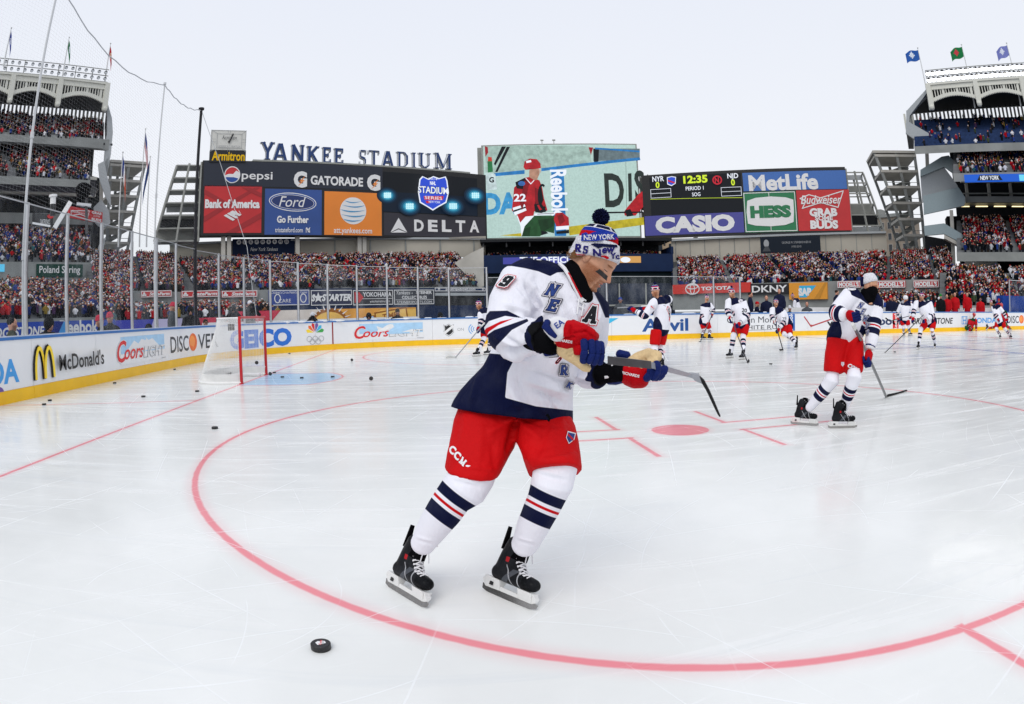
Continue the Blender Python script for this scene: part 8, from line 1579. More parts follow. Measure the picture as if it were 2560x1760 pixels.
# ---- socks and skates
UPV = {}
for q, ax, gh, gt, tend in (('R', [(1085, 1040, 2.44, .086), (1068, 1078, 2.385, .092), (1054, 1105, 2.37, .088), (1028, 1128, 2.39, .074), (1006, 1160, 2.42, .0725), (982, 1195, 2.455, .064), (962, 1226, 2.485, .053), (956, 1236, 2.495, .051)], (880, 1330), (957, 1377), 1), ('L', [(1256, 1010, 2.46, .07), (1259, 1062, 2.335, .084), (1252, 1095, 2.32, .080), (1237, 1132, 2.34, .070), (1222, 1163, 2.37, .0675), (1207, 1195, 2.40, .064), (1192, 1228, 2.435, .055), (1187, 1238, 2.445, .053)], (1098, 1338), (1206, 1384), 1)):
 b = MB(); P_ = [D(u, v, d) for u, v, d, r in ax]; limb(b, P_, [r for *_, r in ax], SOCK, None, 20); me = fuse(b, .006, 4); co = coords(me); uvp_ = proj(co); K0, A0 = np.array(proj(P_[2])[0]), np.array(proj(P_[-1])[0]); e = (A0 - K0) / np.linalg.norm(A0 - K0); t = (uvp_ - K0) @ e; e2 = np.array([-e[1], e[0]]); t = t + .0016 * ((uvp_ - K0) @ e2) ** 2 - 2; o = 20 if q == 'R' else 24
 set_attr(me, 'navy', np.maximum(band_sd(t, o, o + 23), band_sd(t, o + 45, o + 74)) * .0016); set_attr(me, 'red', band_sd(t, o + 31, o + 37.5) * .0016)
 u_, v_ = ax[1][:2]; wrinkle(me, ((u_ - 40, v_ + 12, u_ + 30, v_ + 28, 5, -.006), (u_ - 45, v_ + 2, u_ + 10, v_ + 18, 4, .004), (ax[6][0] - 18, ax[6][1] - 2, ax[6][0] + 20, ax[6][1] + 8, 3, -.004), (ax[6][0] - 20, ax[6][1] - 10, ax[6][0] + 20, ax[6][1], 3, .004), (u_ - 20, v_ - 25, u_ + 35, v_ - 10, 6, .004)), .002, 4.); sk = link('sock', me, root)
 cl = MB();
 ring_pts = None
 g0, g1 = G(*gh), G(*gt); mid = (g0 + g1) / 2; fw = (g1 - g0).normalized(); ank = P_[-1]; up = (ank - (mid - fw * .05)); up = (up - fw * up.dot(fw)).normalized(); up = (Vector((0, 0, 1)) + rgt * .62).normalized()
 skate(root, mid, fw, up, 1, True)
# ---- black forearm pads between cuff and glove
for pts in ([D(1203, 766, 2.15), D(1232, 774, 2.11), D(1256, 780, 2.08)], [D(1350, 849, 2.52), D(1378, 846, 2.49), D(1412, 842, 2.45)]):
 b = MB(); limb(b, pts, [.042, .039, .039], BLKC, None, 14); link('elbow_sleeve', fuse(b, .008, 2), root)
# ---- gloves
def capsule(name, par, pts, rs, m, n=14, seg=None):
 k = MB(); limb(k, pts, rs, m, None, n); return k.build(name, par, smooth=True)
def fingers(par, chains, d, r):
 for ch in chains:
  P_ = [gz(x, y, d + dd) for x, y, dd in ch]; k = MB()
  for a, b2 in zip(P_, P_[1:]): t = (b2 - a).normalized() * .003; limb(k, [a + t, a.lerp(b2, .5) - rad(a) * .002, b2 - t], [(r, r * .92), (r * 1.06, r), (r, r * .92)], G_NAVY, tuple(rgt), 12)
  k.build('finger', par, smooth=True)
gl = MB(); limb(gl, [gz(500, 330, 2.06), gz(650, 330, 2.04), gz(820, 370, 2.03), gz(960, 430, 2.03)], [(.024, .046), (.030, .05), (.032, .05), (.026, .045)], G_RED, None, 18); limb(gl, [gz(470, 420, 2.05), gz(620, 440, 2.03), gz(740, 470, 2.03)], [(.018, .04), (.018, .045), (.014, .04)], G_RED, None, 14); limb(gl, [gz(660, 230, 2.06), gz(840, 310, 2.05), gz(1030, 420, 2.05)], [(.014, .035), (.018, .035), (.014, .03)], G_RED, None, 14)
me = fuse(gl, .005, 3); uvg = proj(coords(me)); wrinkle(me, tuple((*zM(a, b2), *zM(c, d), 2.2, -.008) for a, b2, c, d in ((645, 200, 640, 370), (660, 330, 900, 290), (640, 375, 720, 385), (470, 400, 700, 410), (850, 260, 1000, 400))), .001, 0); g0 = link('glove', me, root); gb = bvh(me); dc = Decal(gb, 'glove_lettering', g0); dc.text('RICHARDS', *zM(545, 440), 8.5, .17, D_WHT, bold=.03); dc.build()
k = MB(); limb(k, [gz(500, 540, 2.07), gz(640, 600, 2.06), gz(760, 720, 2.05), gz(880, 850, 2.04), gz(935, 875, 2.04)], [(.021, .035), (.024, .04), (.017, .03), (.013, .02), (.009, .015)], G_TAN, None, 16); me = fuse(k, .005, 2); wrinkle(me, tuple((*zM(a, b2), *zM(c, d), 1.8, -.004) for a, b2, c, d in ((560, 650, 700, 570), (600, 690, 720, 640), (780, 800, 830, 740))), .001, 2); link('palm_and_thumb', me, g0)
k = MB(); limb(k, [gz(755, 520, 2.02), gz(765, 640, 2.02)], [(.007, .018), (.007, .016)], G_RED, None, 12); k.build('thumb_gusset', g0, smooth=True)
fingers(g0, [[(855, 425, 0), (870, 585, -.005), (845, 700, .005), (850, 760, .02)], [(960, 425, .005), (985, 630, 0), (930, 770, .015)], [(1050, 455, .015), (1065, 640, .01), (1005, 790, .02)], [(1108, 465, .03), (1125, 645, .025), (1090, 790, .03)]], 2.0, .0118)
k = MB(); limb(k, [gz(330, 200, 2.03), gz(430, 290, 2.03), gz(480, 360, 2.03)], [(.026, .03), (.030, .03), (.026, .03)], G_WHITE, None, 14); limb(k, [gz(400, 190, 2.03), gz(500, 190, 2.03), gz(600, 190, 2.03)], [.026, .026, .018], G_WHITE, None, 14); cf = link('cuff', fuse(k, .006, 2), g0); dc = Decal(bvh(cf.data), 'cuff_lettering', cf); dc.text('EA', *zM(478, 178), 19, -.62, mat('twill_blue', srgb('#2c4596'), .6), bold=.02); dc.build()
k = MB(); limb(k, [gz(300, 150, 2.0), gz(270, 220, 1.995), gz(350, 315, 1.99), gz(420, 375, 1.99)], [.011, .013, .010, .007], G_NAVY, None, 12); k.build('cuff_pad', g0, smooth=True)
k = MB(); M4 = [gz(200, 505, 2.10), gz(395, 495, 2.08), gz(440, 660, 2.07), gz(250, 685, 2.09)]; dv = rad(M4[0]) * .03; k.hexa(M4, [p + dv for p in M4], G_NAVY); bm_ = k.mesh('flap'); fl_ = link('cuff_flap', bm_, g0); m2 = fl_.modifiers.new('b', 'BEVEL'); m2.width = .006; m2.segments = 3
k = MB(); c4 = [(185, 480), (410, 470), (455, 680), (238, 705)]; P4 = [gz(x, y, 2.105) for x, y in c4]; k.hexa(P4, [p + dv * .8 for p in P4], G_WHITE); k.build('cuff_flap_edge', g0); k = MB(); P5 = [gz(305, 655, 2.12), gz(468, 645, 2.12), gz(470, 690, 2.12), gz(320, 702, 2.12)]; k.hexa(P5, [p + dv for p in P5], BLKC); k.build('cuff_strap', g0)
c = MB();
# left glove, palm up
dL = 2.44
gl = MB(); limb(gl, [gz(1500, 960, dL + .02), gz(1640, 1000, dL), gz(1780, 1030, dL)], [(.034, .05), (.040, .05), (.030, .045)], G_RED, None, 16); limb(gl, [gz(1520, 920, dL), gz(1700, 950, dL - .01)], [.02, .02], G_RED, None, 12); me = fuse(gl, .005, 3); g1 = link('glove', me, root); dc = Decal(bvh(me), 'glove_lettering', g1); dc.text('RICHARDS', *zM(1570, 955), 8.5, .22, D_WHT, bold=.03); dc.build()
k = MB(); limb(k, [gz(1580, 800, dL + .03), gz(1700, 740, dL + .04), gz(1860, 680, dL + .03), gz(1960, 680, dL)], [(.028, .03), (.034, .035), (.034, .035), (.024, .03)], G_TAN, None, 16); limb(k, [gz(1550, 860, dL), gz(1740, 890, dL)], [.024, .022], G_TAN, None, 14); limb(k, [gz(1850, 790, dL - .02), gz(1960, 740, dL - .02)], [.018, .014], G_TAN, None, 12); me = fuse(k, .006, 2); wrinkle(me, tuple((*zM(a, b2), *zM(c_, d), 1.6, -.005) for a, b2, c_, d in ((1730, 690, 1770, 770), (1760, 680, 1810, 750), (1700, 720, 1740, 790), (1560, 860, 1700, 900))), .001, 3); link('palm_and_thumb', me, g1)
fingers(g1, [[(1885, 840, 0), (1870, 950, -.01), (1800, 1030, .0)], [(1960, 770, .0), (1985, 900, -.005), (1900, 1020, .0)], [(2040, 860, .02), (1990, 960, .015), (1940, 1020, .02)], [(2095, 840, .03), (2060, 940, .03), (1985, 1010, .03)]], dL - .04, .0150)
k = MB(); limb(k, [gz(1790, 880, dL - .03), gz(1775, 960, dL - .03)], [.013, .012], G_RED, None, 12); k.build('thumb_gusset', g1, smooth=True)
k = MB(); limb(k, [gz(1330, 790, dL + .06), gz(1470, 840, dL + .04)], [(.018, .04), (.018, .04)], G_NAVY, None, 12); limb(k, [gz(1200, 1020, dL + .05), gz(1300, 1010, dL + .04), gz(1440, 960, dL + .03)], [(.014, .03), (.018, .035), (.018, .04)], G_NAVY, None, 12); k.build('cuff_pad', g1, smooth=True)
k = MB();
for pts in (((1285, 800), (1310, 860), (1480, 880)), ((1170, 1000), (1320, 970), (1450, 905)), ((1480, 850), (1465, 930), (1460, 985)), ((1290, 785), (1380, 790), (1480, 830))): k.tube([gz(x, y, dL + .01) for x, y in pts], .0055, G_WHITE, 8)
k.build('cuff', g1, smooth=True); k = MB(); limb(k, [gz(1390, 640, dL + .10), gz(1520, 670, dL + .09)], [.018, .018], G_NAVY, None, 12); k.build('cuff_flap', g1, smooth=True)
# ---- his stick, pointing away from the camera
b0, b1, b2_ = gz(1215, 735, 1.97), D(1476, 827, 2.34), D(1572, 853, 3.02); ms = empty('hockey_stick', b2_, 'black and grey hockey stick held in the gloves of the nearest player', 'hockey stick', 'hockey sticks')
k = MB(); upv = (Vector((0, 0, 1)) - toc * .5).normalized()
k.hexa(*[[p + upv * sz * a + rad(p) * sd * c_ for a, c_ in ((-.5, -1), (.5, -1), (.5, 1), (-.5, 1))] for p, sz, sd in ((b0, .026, .012), (b1, .029, .012))], CARB); k.build('shaft', ms)
k = MB(); k.hexa(*[[p + upv * sz * a + rad(p) * sd * c_ for a, c_ in ((-.5, -1), (.5, -1), (.5, 1), (-.5, 1))] for p, sz, sd in ((b1 + (b2_ - b1) * .003, .024, .011), (b2_, .019, .011))], SGREY); k.build('shaft_lower', ms)
k = MB(); bl_ = [(1566, 847, 1577, 860, 3.02, .03), (1582, 849, 1590, 866, 3.03, .034), (1596, 862, 1601, 884, 3.05, .036), (1608, 885, 1611, 905, 3.07, .036), (1620, 912, 1621, 926, 3.09, .034), (1629, 934, 1627, 938, 3.11, .028), (1633, 943, 1631, 944, 3.11, .02)]
k.loft([[D(a, b_, d) - rad(D(a, b_, d)) * w_, D(a, b_, d) + rad(D(a, b_, d)) * w_, D(c_, e, d) + rad(D(a, b_, d)) * w_, D(c_, e, d) - rad(D(a, b_, d)) * w_] for a, b_, c_, e, d, w_ in bl_], TAPE); k.build('blade', ms)
k = MB(); k.loft([[D(a, b_, d) - rad(D(a, b_, d)) * w_, D(a, b_, d) + rad(D(a, b_, d)) * w_, D(c_, e, d) + rad(D(a, b_, d)) * w_, D(c_, e, d) - rad(D(a, b_, d)) * w_] for a, b_, c_, e, d, w_ in ((1562, 845, 1574, 861, 3.01, .034), (1584, 848, 1591, 868, 3.025, .038))], SGREY); k.build('blade_heel', ms)
# ================================================================== the other skaters
zA = lambda x, y: (1396.2 + .16398 * x, 616.5 + .16398 * y)
zB = lambda x, y: (1722.5 + .11358 * x, 634.6 + .11358 * y)
zC = lambda x, y: (2012.7 + .13275 * x, 634.6 + .13275 * y)
zD = lambda x, y: (979.1 + .12496 * x, 634.6 + .12496 * y)
z2 = lambda x, y: (1776.9 + .2442 * x, 598.4 + .2442 * y)
RT, TC = Vector(MROT[0]), Vector((0, -1, 0))
def looking(zf, d, x, y, side, toward, down=.1): return (D(*zf(x, y), d), Vector((side * RT.x, side * RT.y, 0)) + TC * toward - Vector((0, 0, down)), Vector((0, 0, 1)))
def st_(zf, a, da, h_, t_, label, **kw):
 ha, ta = G(*zf(*h_)), G(*zf(*t_)); return stick(D(*zf(*a), da), ha, ta, label, **kw)
# second nearest: white cap and black balaclava, gliding right
d = 6.85
J = joints(z2, d, dict(pelvis=(575, 640, .05), neck=(775, 275, 0), chest=(705, 430, .02), shR=(610, 300, -.12), elR=(470, 460, -.30), wrR=(585, 475, -.42), shL=(850, 350, .14), elL=(835, 560, .0), wrL=(795, 800, -.10), hpR=(500, 700, -.04), knR=(440, 1085, -.12), hpL=(640, 720, .06), knL=(650, 1060, -.20)), dict(R=(190, 1490, (.62, -.78)), L=(545, 1522, (.92, -.38))))
J['anR'] = D(*z2(232, 1340), d - .02); J['anL'] = D(*z2(548, 1350), d - .02); J['upR'] = (Vector((0, 0, 1)) + RT * .30).normalized(); J['upL'] = (Vector((0, 0, 1)) + RT * .12).normalized(); J['gdR'] = G(*z2(190, 1496)); J['gdL'] = G(*z2(545, 1524))
p2 = player(J, (D(*z2(800, 185), d - .02), RT * .92 + TC * .30 + Vector((0, 0, .02)), Vector((0, 0, 1))), 'skater in a white cap and black balaclava gliding near the faceoff dot', 1, vox=.013, hat='white', k=1., hk=.86, sw=.235, stickdirs=dict(R=Vector((.4, .2, -1)), L=Vector((.4, .2, -1))), tilt=-.12)
b = MB(); hc2 = D(*z2(800, 185), d - .02); limb(b, [D(*z2(775, 330), d - .02), D(*z2(772, 270), d - .02), hc2 - Vector((0, 0, .085)), hc2 + Vector((0, 0, -.05)) + RT * .012 + TC * .01], [(.09, .085), (.078, .078), (.078, .085), (.074, .085)], BLKC, RT, 16); link('balaclava', fuse(b, .010, 2), p2)
b = MB(); limb(b, [hc2 + Vector((-.075, .03, .05)), hc2 + Vector((-.085, .03, -.01))], [.035, .03], KN_N, None, 8); link('hat_trim', fuse(b, .012, 1), p2)
jer2 = [o for o in p2.children if o.name.startswith('jersey')][0]; dc = Decal(bvh(jer2.data), 'jersey_lettering', jer2)
for ch, x, y, s_, g_ in (('N', 712, 385, 13, .35), ('E', 733, 442, 13, .3), ('W', 757, 505, 12, .2), ('Y', 770, 575, 12, .1), ('O', 770, 632, 12, .1)):
 for gg, m in ((.13, D_BLK), (.07, D_SIL), (0, D_NAVY)): dc.put(slabq(ch, gg), *z2(x, y), s_, .25, m, skew=g_, sx=.8)
dc.put([ell(0, 0, 1, .42, 20)], *z2(632, 225), 11, 0, D_WHT); dc.put([ell(0, 0, 1, .42, 20)], *z2(632, 225), 9, 0, D_SIL); dc.build()
pt2 = [o for o in p2.children if o.name.startswith('hockey_pants')][0]; dc = Decal(bvh(pt2.data), 'pants_lettering', pt2)
for ch, x, y in (('C', 612, 945), ('C', 640, 960), ('M', 675, 978)): dc.text(ch, *z2(x, y), 12, .45, D_WHT, bold=.05, shear=.2)
dc.put([[(-.5, .5), (.5, .5), (.5, -.1), (0, -.6), (-.5, -.1)]], *z2(545, 930), 10, 0, D_SIL, sx=.7); dc.build()
stick(D(*z2(640, 560), d - .50), G(*z2(950, 1236)), G(*z2(1105, 1175)), 'black stick with pale lettering held low by the balaclava skater', blade=TAPE)
# the one with his back half turned, stick level
d = 13.6
J = joints(zA, d, dict(pelvis=(630, 740), neck=(620, 345), chest=(650, 520), shL=(520, 430, -.2), elL=(400, 610, -.3), wrL=(270, 540, -.25), shR=(730, 370, .2), elR=(560, 560, .5), wrR=(430, 520, .5), hpL=(560, 800, -.1), hpR=(650, 800, .1), knL=(530, 1060, -.15), knR=(600, 1050, .1)), dict(L=(520, 1372, (-.9, -.2)), R=(600, 1352, (-.9, .1))))
p3 = player(J, looking(zA, d, 545, 265, -1, .25), 'skater with his back half turned, holding a stick level to the left', 0, k=1., stickdirs=dict(L=Vector((-1, 0, .0)), R=Vector((-1, 0, 0))))
dc = Decal(bvh([o for o in p3.children if o.name.startswith('jersey')][0].data), 'jersey_number', [o for o in p3.children if o.name.startswith('jersey')][0])
for gg, m in ((.1, D_RED), (.04, D_WHT), (0, D_BLK)): dc.put(slabq('1', gg), *zA(745, 590), 32, -.2, m, sx=.5)
dc.text('J. MOORE', *zA(700, 400), 6, -1.15, D_BLK); dc.put([[(-.5, .5), (.5, .5), (.5, -.5), (-.5, -.5)]], *zA(505, 490), 10, .1, D_SIL); dc.put([[(-.4, .4), (.4, -.1), (.4, -.4), (-.4, .1)]], *zA(505, 490), 10, .1, D_RED); dc.build()
stick(D(*zA(440, 465), d - .25), D(*zA(20, 495), d - .1), D(*zA(-60, 500), d + .1), 'pale stick held level by the skater with his back turned', shaft=SGREY)
# far side skaters
d = 27.3
J = joints(zA, d, dict(pelvis=(1215, 680), neck=(1250, 425), shR=(1195, 470), elR=(1195, 590), wrR=(1255, 660), shL=(1300, 450), elL=(1350, 520), wrL=(1335, 570), hpR=(1190, 700), hpL=(1260, 700), knR=(1215, 800), knL=(1300, 800)), dict(R=(1205, 935, (.8, -.6)), L=(1305, 937, (.9, -.4))))
player(J, looking(zA, d, 1255, 365, .8, .6), 'small skater standing at the far boards with his stick upright', 0, k=1., stickdirs=dict(L=Vector((.2, 0, 1)), R=Vector((.2, 0, 1)))); st_(zA, (1340, 560), d - .2, (1165, 968), (1135, 966), 'stick held upright by the skater beside the boards')
d = 16.6
J = joints(zA, d, dict(pelvis=(1745, 690), neck=(1640, 360), chest=(1690, 500), shR=(1560, 410, -.1), elR=(1545, 540, -.2), wrR=(1570, 620, -.3), shL=(1760, 420, .1), elL=(1820, 600, -.05), wrL=(1715, 705, -.25), hpR=(1690, 720), hpL=(1790, 740), knR=(1625, 880, -.15), knL=(1755, 890, -.1)), dict(R=(1570, 1190, (-.95, -.3)), L=(1745, 1212, (-.9, -.4))))
p5 = player(J, looking(zA, d, 1600, 295, -.85, .6), 'smiling skater facing left with both gloves stacked on his stick', 0, k=1., stickdirs=dict(L=Vector((.3, 0, -1)), R=Vector((.3, 0, -1))))
dc = Decal(bvh([o for o in p5.children if o.name.startswith('jersey')][0].data), 'jersey_number', [o for o in p5.children if o.name.startswith('jersey')][0]); dc.text('20', *zA(1775, 530), 12, .1, D_BLK, bold=.03); dc.put([[(-.5, .5), (.5, .5), (.5, -.1), (0, -.6), (-.5, -.1)]], *zA(1720, 405), 10, .2, D_SIL); dc.build()
stick(D(*zA(1590, 640), d - .4), G(*zA(1822, 1262)), G(*zA(1832, 1240)), 'black stick under the gloves of the smiling skater')
d = 20.4
J = joints(zB, d, dict(pelvis=(530, 900, .1), neck=(330, 540, -.1), chest=(420, 700), shR=(250, 590, -.1), elR=(240, 730, -.2), wrR=(280, 810, -.3), shL=(440, 610, .0), elL=(470, 850, -.2), wrL=(385, 970, -.3), hpR=(480, 950), hpL=(570, 930), knR=(480, 1080, -.2), knL=(600, 1110, -.2)), dict(L=(720, 1390, (-.8, -.6)), R=(735, 1290, (-.5, -.9), .12)))
p6 = player(J, looking(zB, d, 318, 465, -.2, 1.), 'skater number twenty eight bending forward over his stick', 0, k=1., stickdirs=dict(L=Vector((.2, 0, -1)), R=Vector((.2, 0, -1))))
dc = Decal(bvh([o for o in p6.children if o.name.startswith('jersey')][0].data), 'jersey_number', [o for o in p6.children if o.name.startswith('jersey')][0]); dc.text('28', *zB(485, 765), 9, -.1, D_BLK, bold=.03); dc.build()
st_(zB, (285, 800), d - .4, (462, 1405), (405, 1412), 'stick angled down in front of the bending skater')
d = 32.6
J = joints(zB, d, dict(pelvis=(800, 690), neck=(690, 360), chest=(740, 500), shL=(700, 430, -.2), elL=(680, 560, -.2), wrL=(650, 600, -.2), shR=(760, 400, .2), elR=(720, 560, .3), wrR=(660, 620, .2), hpL=(800, 730, -.1), hpR=(830, 730, .1), knL=(785, 860), knR=(800, 860, .15)), dict(L=(790, 1100, (-1, -.1)), R=(810, 1095, (-1, .1))))
player(J, looking(zB, d, 650, 330, -1, .35), 'skater standing sideways against the boards under the amber sign', 0, k=1.)
d = 18.7
J = joints(zD, d, dict(pelvis=(975, 880), neck=(900, 520), chest=(940, 680), shL=(960, 540, .1), elL=(1010, 740, .1), wrL=(930, 830), shR=(880, 590, -.15), elR=(890, 740, -.25), wrR=(855, 850, -.3), hpR=(950, 930), hpL=(1040, 930), knR=(945, 1060, -.1), knL=(1060, 1060)), dict(R=(810, 1385, (-.9, -.4)), L=(1010, 1360, (-.9, -.3))))
player(J, looking(zD, d, 850, 455, -.85, .7), 'skater half hidden behind the nearest player, reaching left with a stick', 0, k=1.); st_(zD, (950, 780), d - .3, (425, 1408), (258, 1430), 'grey stick with white taped blade reaching left from the half hidden skater', shaft=SGREY, blade=TAPEW)
d = 28.6
J = joints(zC, d, dict(pelvis=(285, 660), neck=(305, 375), shR=(215, 440, -.1), elR=(165, 560), wrR=(175, 645), shL=(395, 430), elL=(430, 550), wrL=(400, 610), hpR=(240, 690), hpL=(330, 690), knR=(265, 790), knL=(355, 790)), dict(R=(272, 945, (-.3, -1)), L=(382, 950, (.4, -1))))
player(J, looking(zC, d, 300, 315, .25, 1.), 'skater in a white helmet standing with his stick level across his body', 0, hat='helmet', k=1., stickdirs=dict(L=Vector((1, 0, .2)), R=Vector((1, 0, .2)))); stick(D(*zC(420, 600), d - .3), D(*zC(20, 705), d - .3), D(*zC(-50, 660), d - .3), 'dark stick held level by the skater in the white helmet')
d = 20.9
J = joints(zC, d, dict(pelvis=(725, 690), neck=(570, 370), chest=(630, 500), shR=(490, 390, -.05), elR=(440, 530, -.2), wrR=(430, 640, -.3), shL=(715, 400, .05), elL=(770, 610, -.1), wrL=(655, 680, -.3), hpR=(660, 720), hpL=(770, 720), knR=(555, 850, -.2), knL=(750, 860, -.1)), dict(R=(515, 1185, (-.9, -.4)), L=(800, 1165, (-.8, -.6))))
p10 = player(J, looking(zC, d, 575, 290, -.3, 1.), 'striding skater in a patterned cap reaching his long stick toward a puck', 0, k=1., stickdirs=dict(L=Vector((-.7, 0, -.8)), R=Vector((-.7, 0, -.8))))
stick(D(*zC(640, 560), d - .4), G(2005.4, 799.5), G(1987, 793), 'long dark stick with white blade reaching for a puck', blade=TAPEW)
d = 29.
J = joints(zC, d, dict(pelvis=(1905, 700), neck=(1790, 430), chest=(1850, 560), shR=(1790, 470, -.1), elR=(1830, 600, -.2), wrR=(1870, 660, -.2), shL=(1890, 450, .1), elL=(1980, 570), wrL=(2020, 660), hpR=(1860, 730), hpL=(1960, 730), knR=(1850, 830, -.1), knL=(1995, 830)), dict(R=(1915, 1000, (-.5, -.8)), L=(2095, 1000, (-.3, -.9))))
player(J, looking(zC, d, 1760, 390, -.8, .6), 'skater striding at the far right in front of the players in red', 0, k=1.)
# players in red
d = 40.
J = joints(zC, d, dict(pelvis=(900, 560), neck=(885, 360), shL=(830, 400), elL=(800, 480, -.2), wrL=(830, 540, -.2), shR=(950, 390), elR=(990, 470), wrR=(980, 530, -.2), hpL=(880, 600), hpR=(950, 600), knL=(890, 710), knR=(940, 710)), dict(L=(890, 868, (.3, 1)), R=(945, 866, (-.2, 1))))
gk = player(J, looking(zC, d, 880, 325, -.6, -.4), 'goaltender in red and green with white leg pads standing by the boards', 0, JERD, PANTG, SOCKD, hat='helmet', k=1.15, gcols=(G_WHITE, G_WHITE, G_WHITE))
for kx in (890, 945): k = MB(); a, b2 = D(*zC(kx, 680), d - .15), D(*zC(kx + 5, 850), d - .15); limb(k, [a, a.lerp(b2, .4), b2], [(.15, .09), (.16, .1), (.15, .09)], G_WHITE, RT, 14); k.build('leg_pad', gk, smooth=True)
d = 38.8
J = joints(zC, d, dict(pelvis=(1390, 800), neck=(1455, 655), chest=(1430, 730), shR=(1390, 690), elR=(1380, 780, -.2), wrR=(1400, 850, -.25), shL=(1500, 690), elL=(1505, 780, -.1), wrL=(1505, 855, -.15), hpR=(1370, 825), hpL=(1420, 835), knR=(1280, 810, -.2), knL=(1440, 800, -.5)), {})
J['anR'] = D(*zC(1200, 865), d - .2); J['anL'] = D(*zC(1380, 868), d - .6)
for q, t in (('R', (-.9, -.3)), ('L', (-.9, -.4))): J['gd' + q] = J['an' + q] - Vector((.05, 0, .0)); J['gd' + q].z = .0; J['toe' + q] = Vector((*t, 0)).normalized()
player(J, looking(zC, d, 1470, 600, .1, 1., .3), 'player in red sitting on the ice stretching by the far boards', 0, JERD, PANTG, SOCKD, hat='helmet_red', k=1.)
d = 35.5
J = joints(zC, d, dict(pelvis=(1950, 720), neck=(1990, 520), shL=(2010, 560), elL=(2040, 640), wrL=(2035, 700), shR=(1950, 560), elR=(1930, 650), wrR=(1980, 700), hpL=(1980, 750), hpR=(1920, 750), knL=(2045, 800), knR=(1830, 800)), dict(L=(2085, 862, (.9, -.3))))
J['gdR'] = D(*zC(1705, 862), d); J['gdR'].z = .22; J['anR'] = D(*zC(1725, 825), d); J['toeR'] = Vector((-.7, .2, -.5)).normalized()
player(J, looking(zC, d, 1935, 440, -.3, .9), 'player in red hidden behind the striding skater, one leg kicked back', 0, JERD, PANTG, SOCKD, hat='helmet_red', k=1.)
# ================================================================== staff, photographers and crew behind the boards
CO = {n: mat('coat_' + n, srgb(h), .75, var=.15, vscale=5, bump=.3, bscale=20) for n, h in (('navy', '#141a33'), ('black', '#101114'), ('red', '#b01019'), ('grey', '#4c5054'), ('pinkish', '#c03a50'), ('olive', '#2e3426'), ('blue', '#1f3f8a'))}
HB_ = mat('hair_dark', srgb('#2a211b'), .7, bump=.4); H_ = {'n': CO['navy'], 'r': CO['red'], 'k': CO['black'], 'g': mat('hat_green', srgb('#2d7a3a'), .9), 'h': HB_, 'p': mat('hat_crimson', srgb('#b8354a'), .9), 'b': CO['blue'], 'w': KN_W}
def clear_dist(u, v, gap):
 cx, hx, hy = (XE + XF) / 2, (XF - XE) / 2 - RC, YS - RC
 for i in range(600):
  p = D(u, v, 4 + i * .1); qx, qy = max(abs(p.x - cx) - hx, 0), max(abs(p.y) - hy, 0)
  if i > 20 and math.hypot(qx, qy) - RC > gap: return 4 + i * .1
def behind(u, v, dist, coat, hatk, kind, label, h=None, face=None, **kw):
 """stand a figure behind the boards with its head at the picture point"""
 dist = clear_dist(u, v, .78); p = D(u, v, dist); top = p.z; hh = h or 1.78; floor = -.05; cr = kw.pop('crouch', 0.); want = top + .05; base = floor
 if want < hh * .97: cr = max(cr, min(.95, (hh * .95 - want) / .42 / (hh / 1.78)))
 elif want > hh * 1.05: base = want - hh * .97
 k = MB(); fc = face or (CAM[0] - p.x, CAM[1] - p.y); pp = (p.x, p.y, base if want > hh * 1.05 else want - .95 * hh + .42 * cr * hh / 1.78)
 return coat_person(pp, fc, CO[coat], H_[hatk], label, hh, cr, hatkind=kind, **kw)
BEN = 'team staff at the benches'; PHO = 'photographers and crew behind the glass'
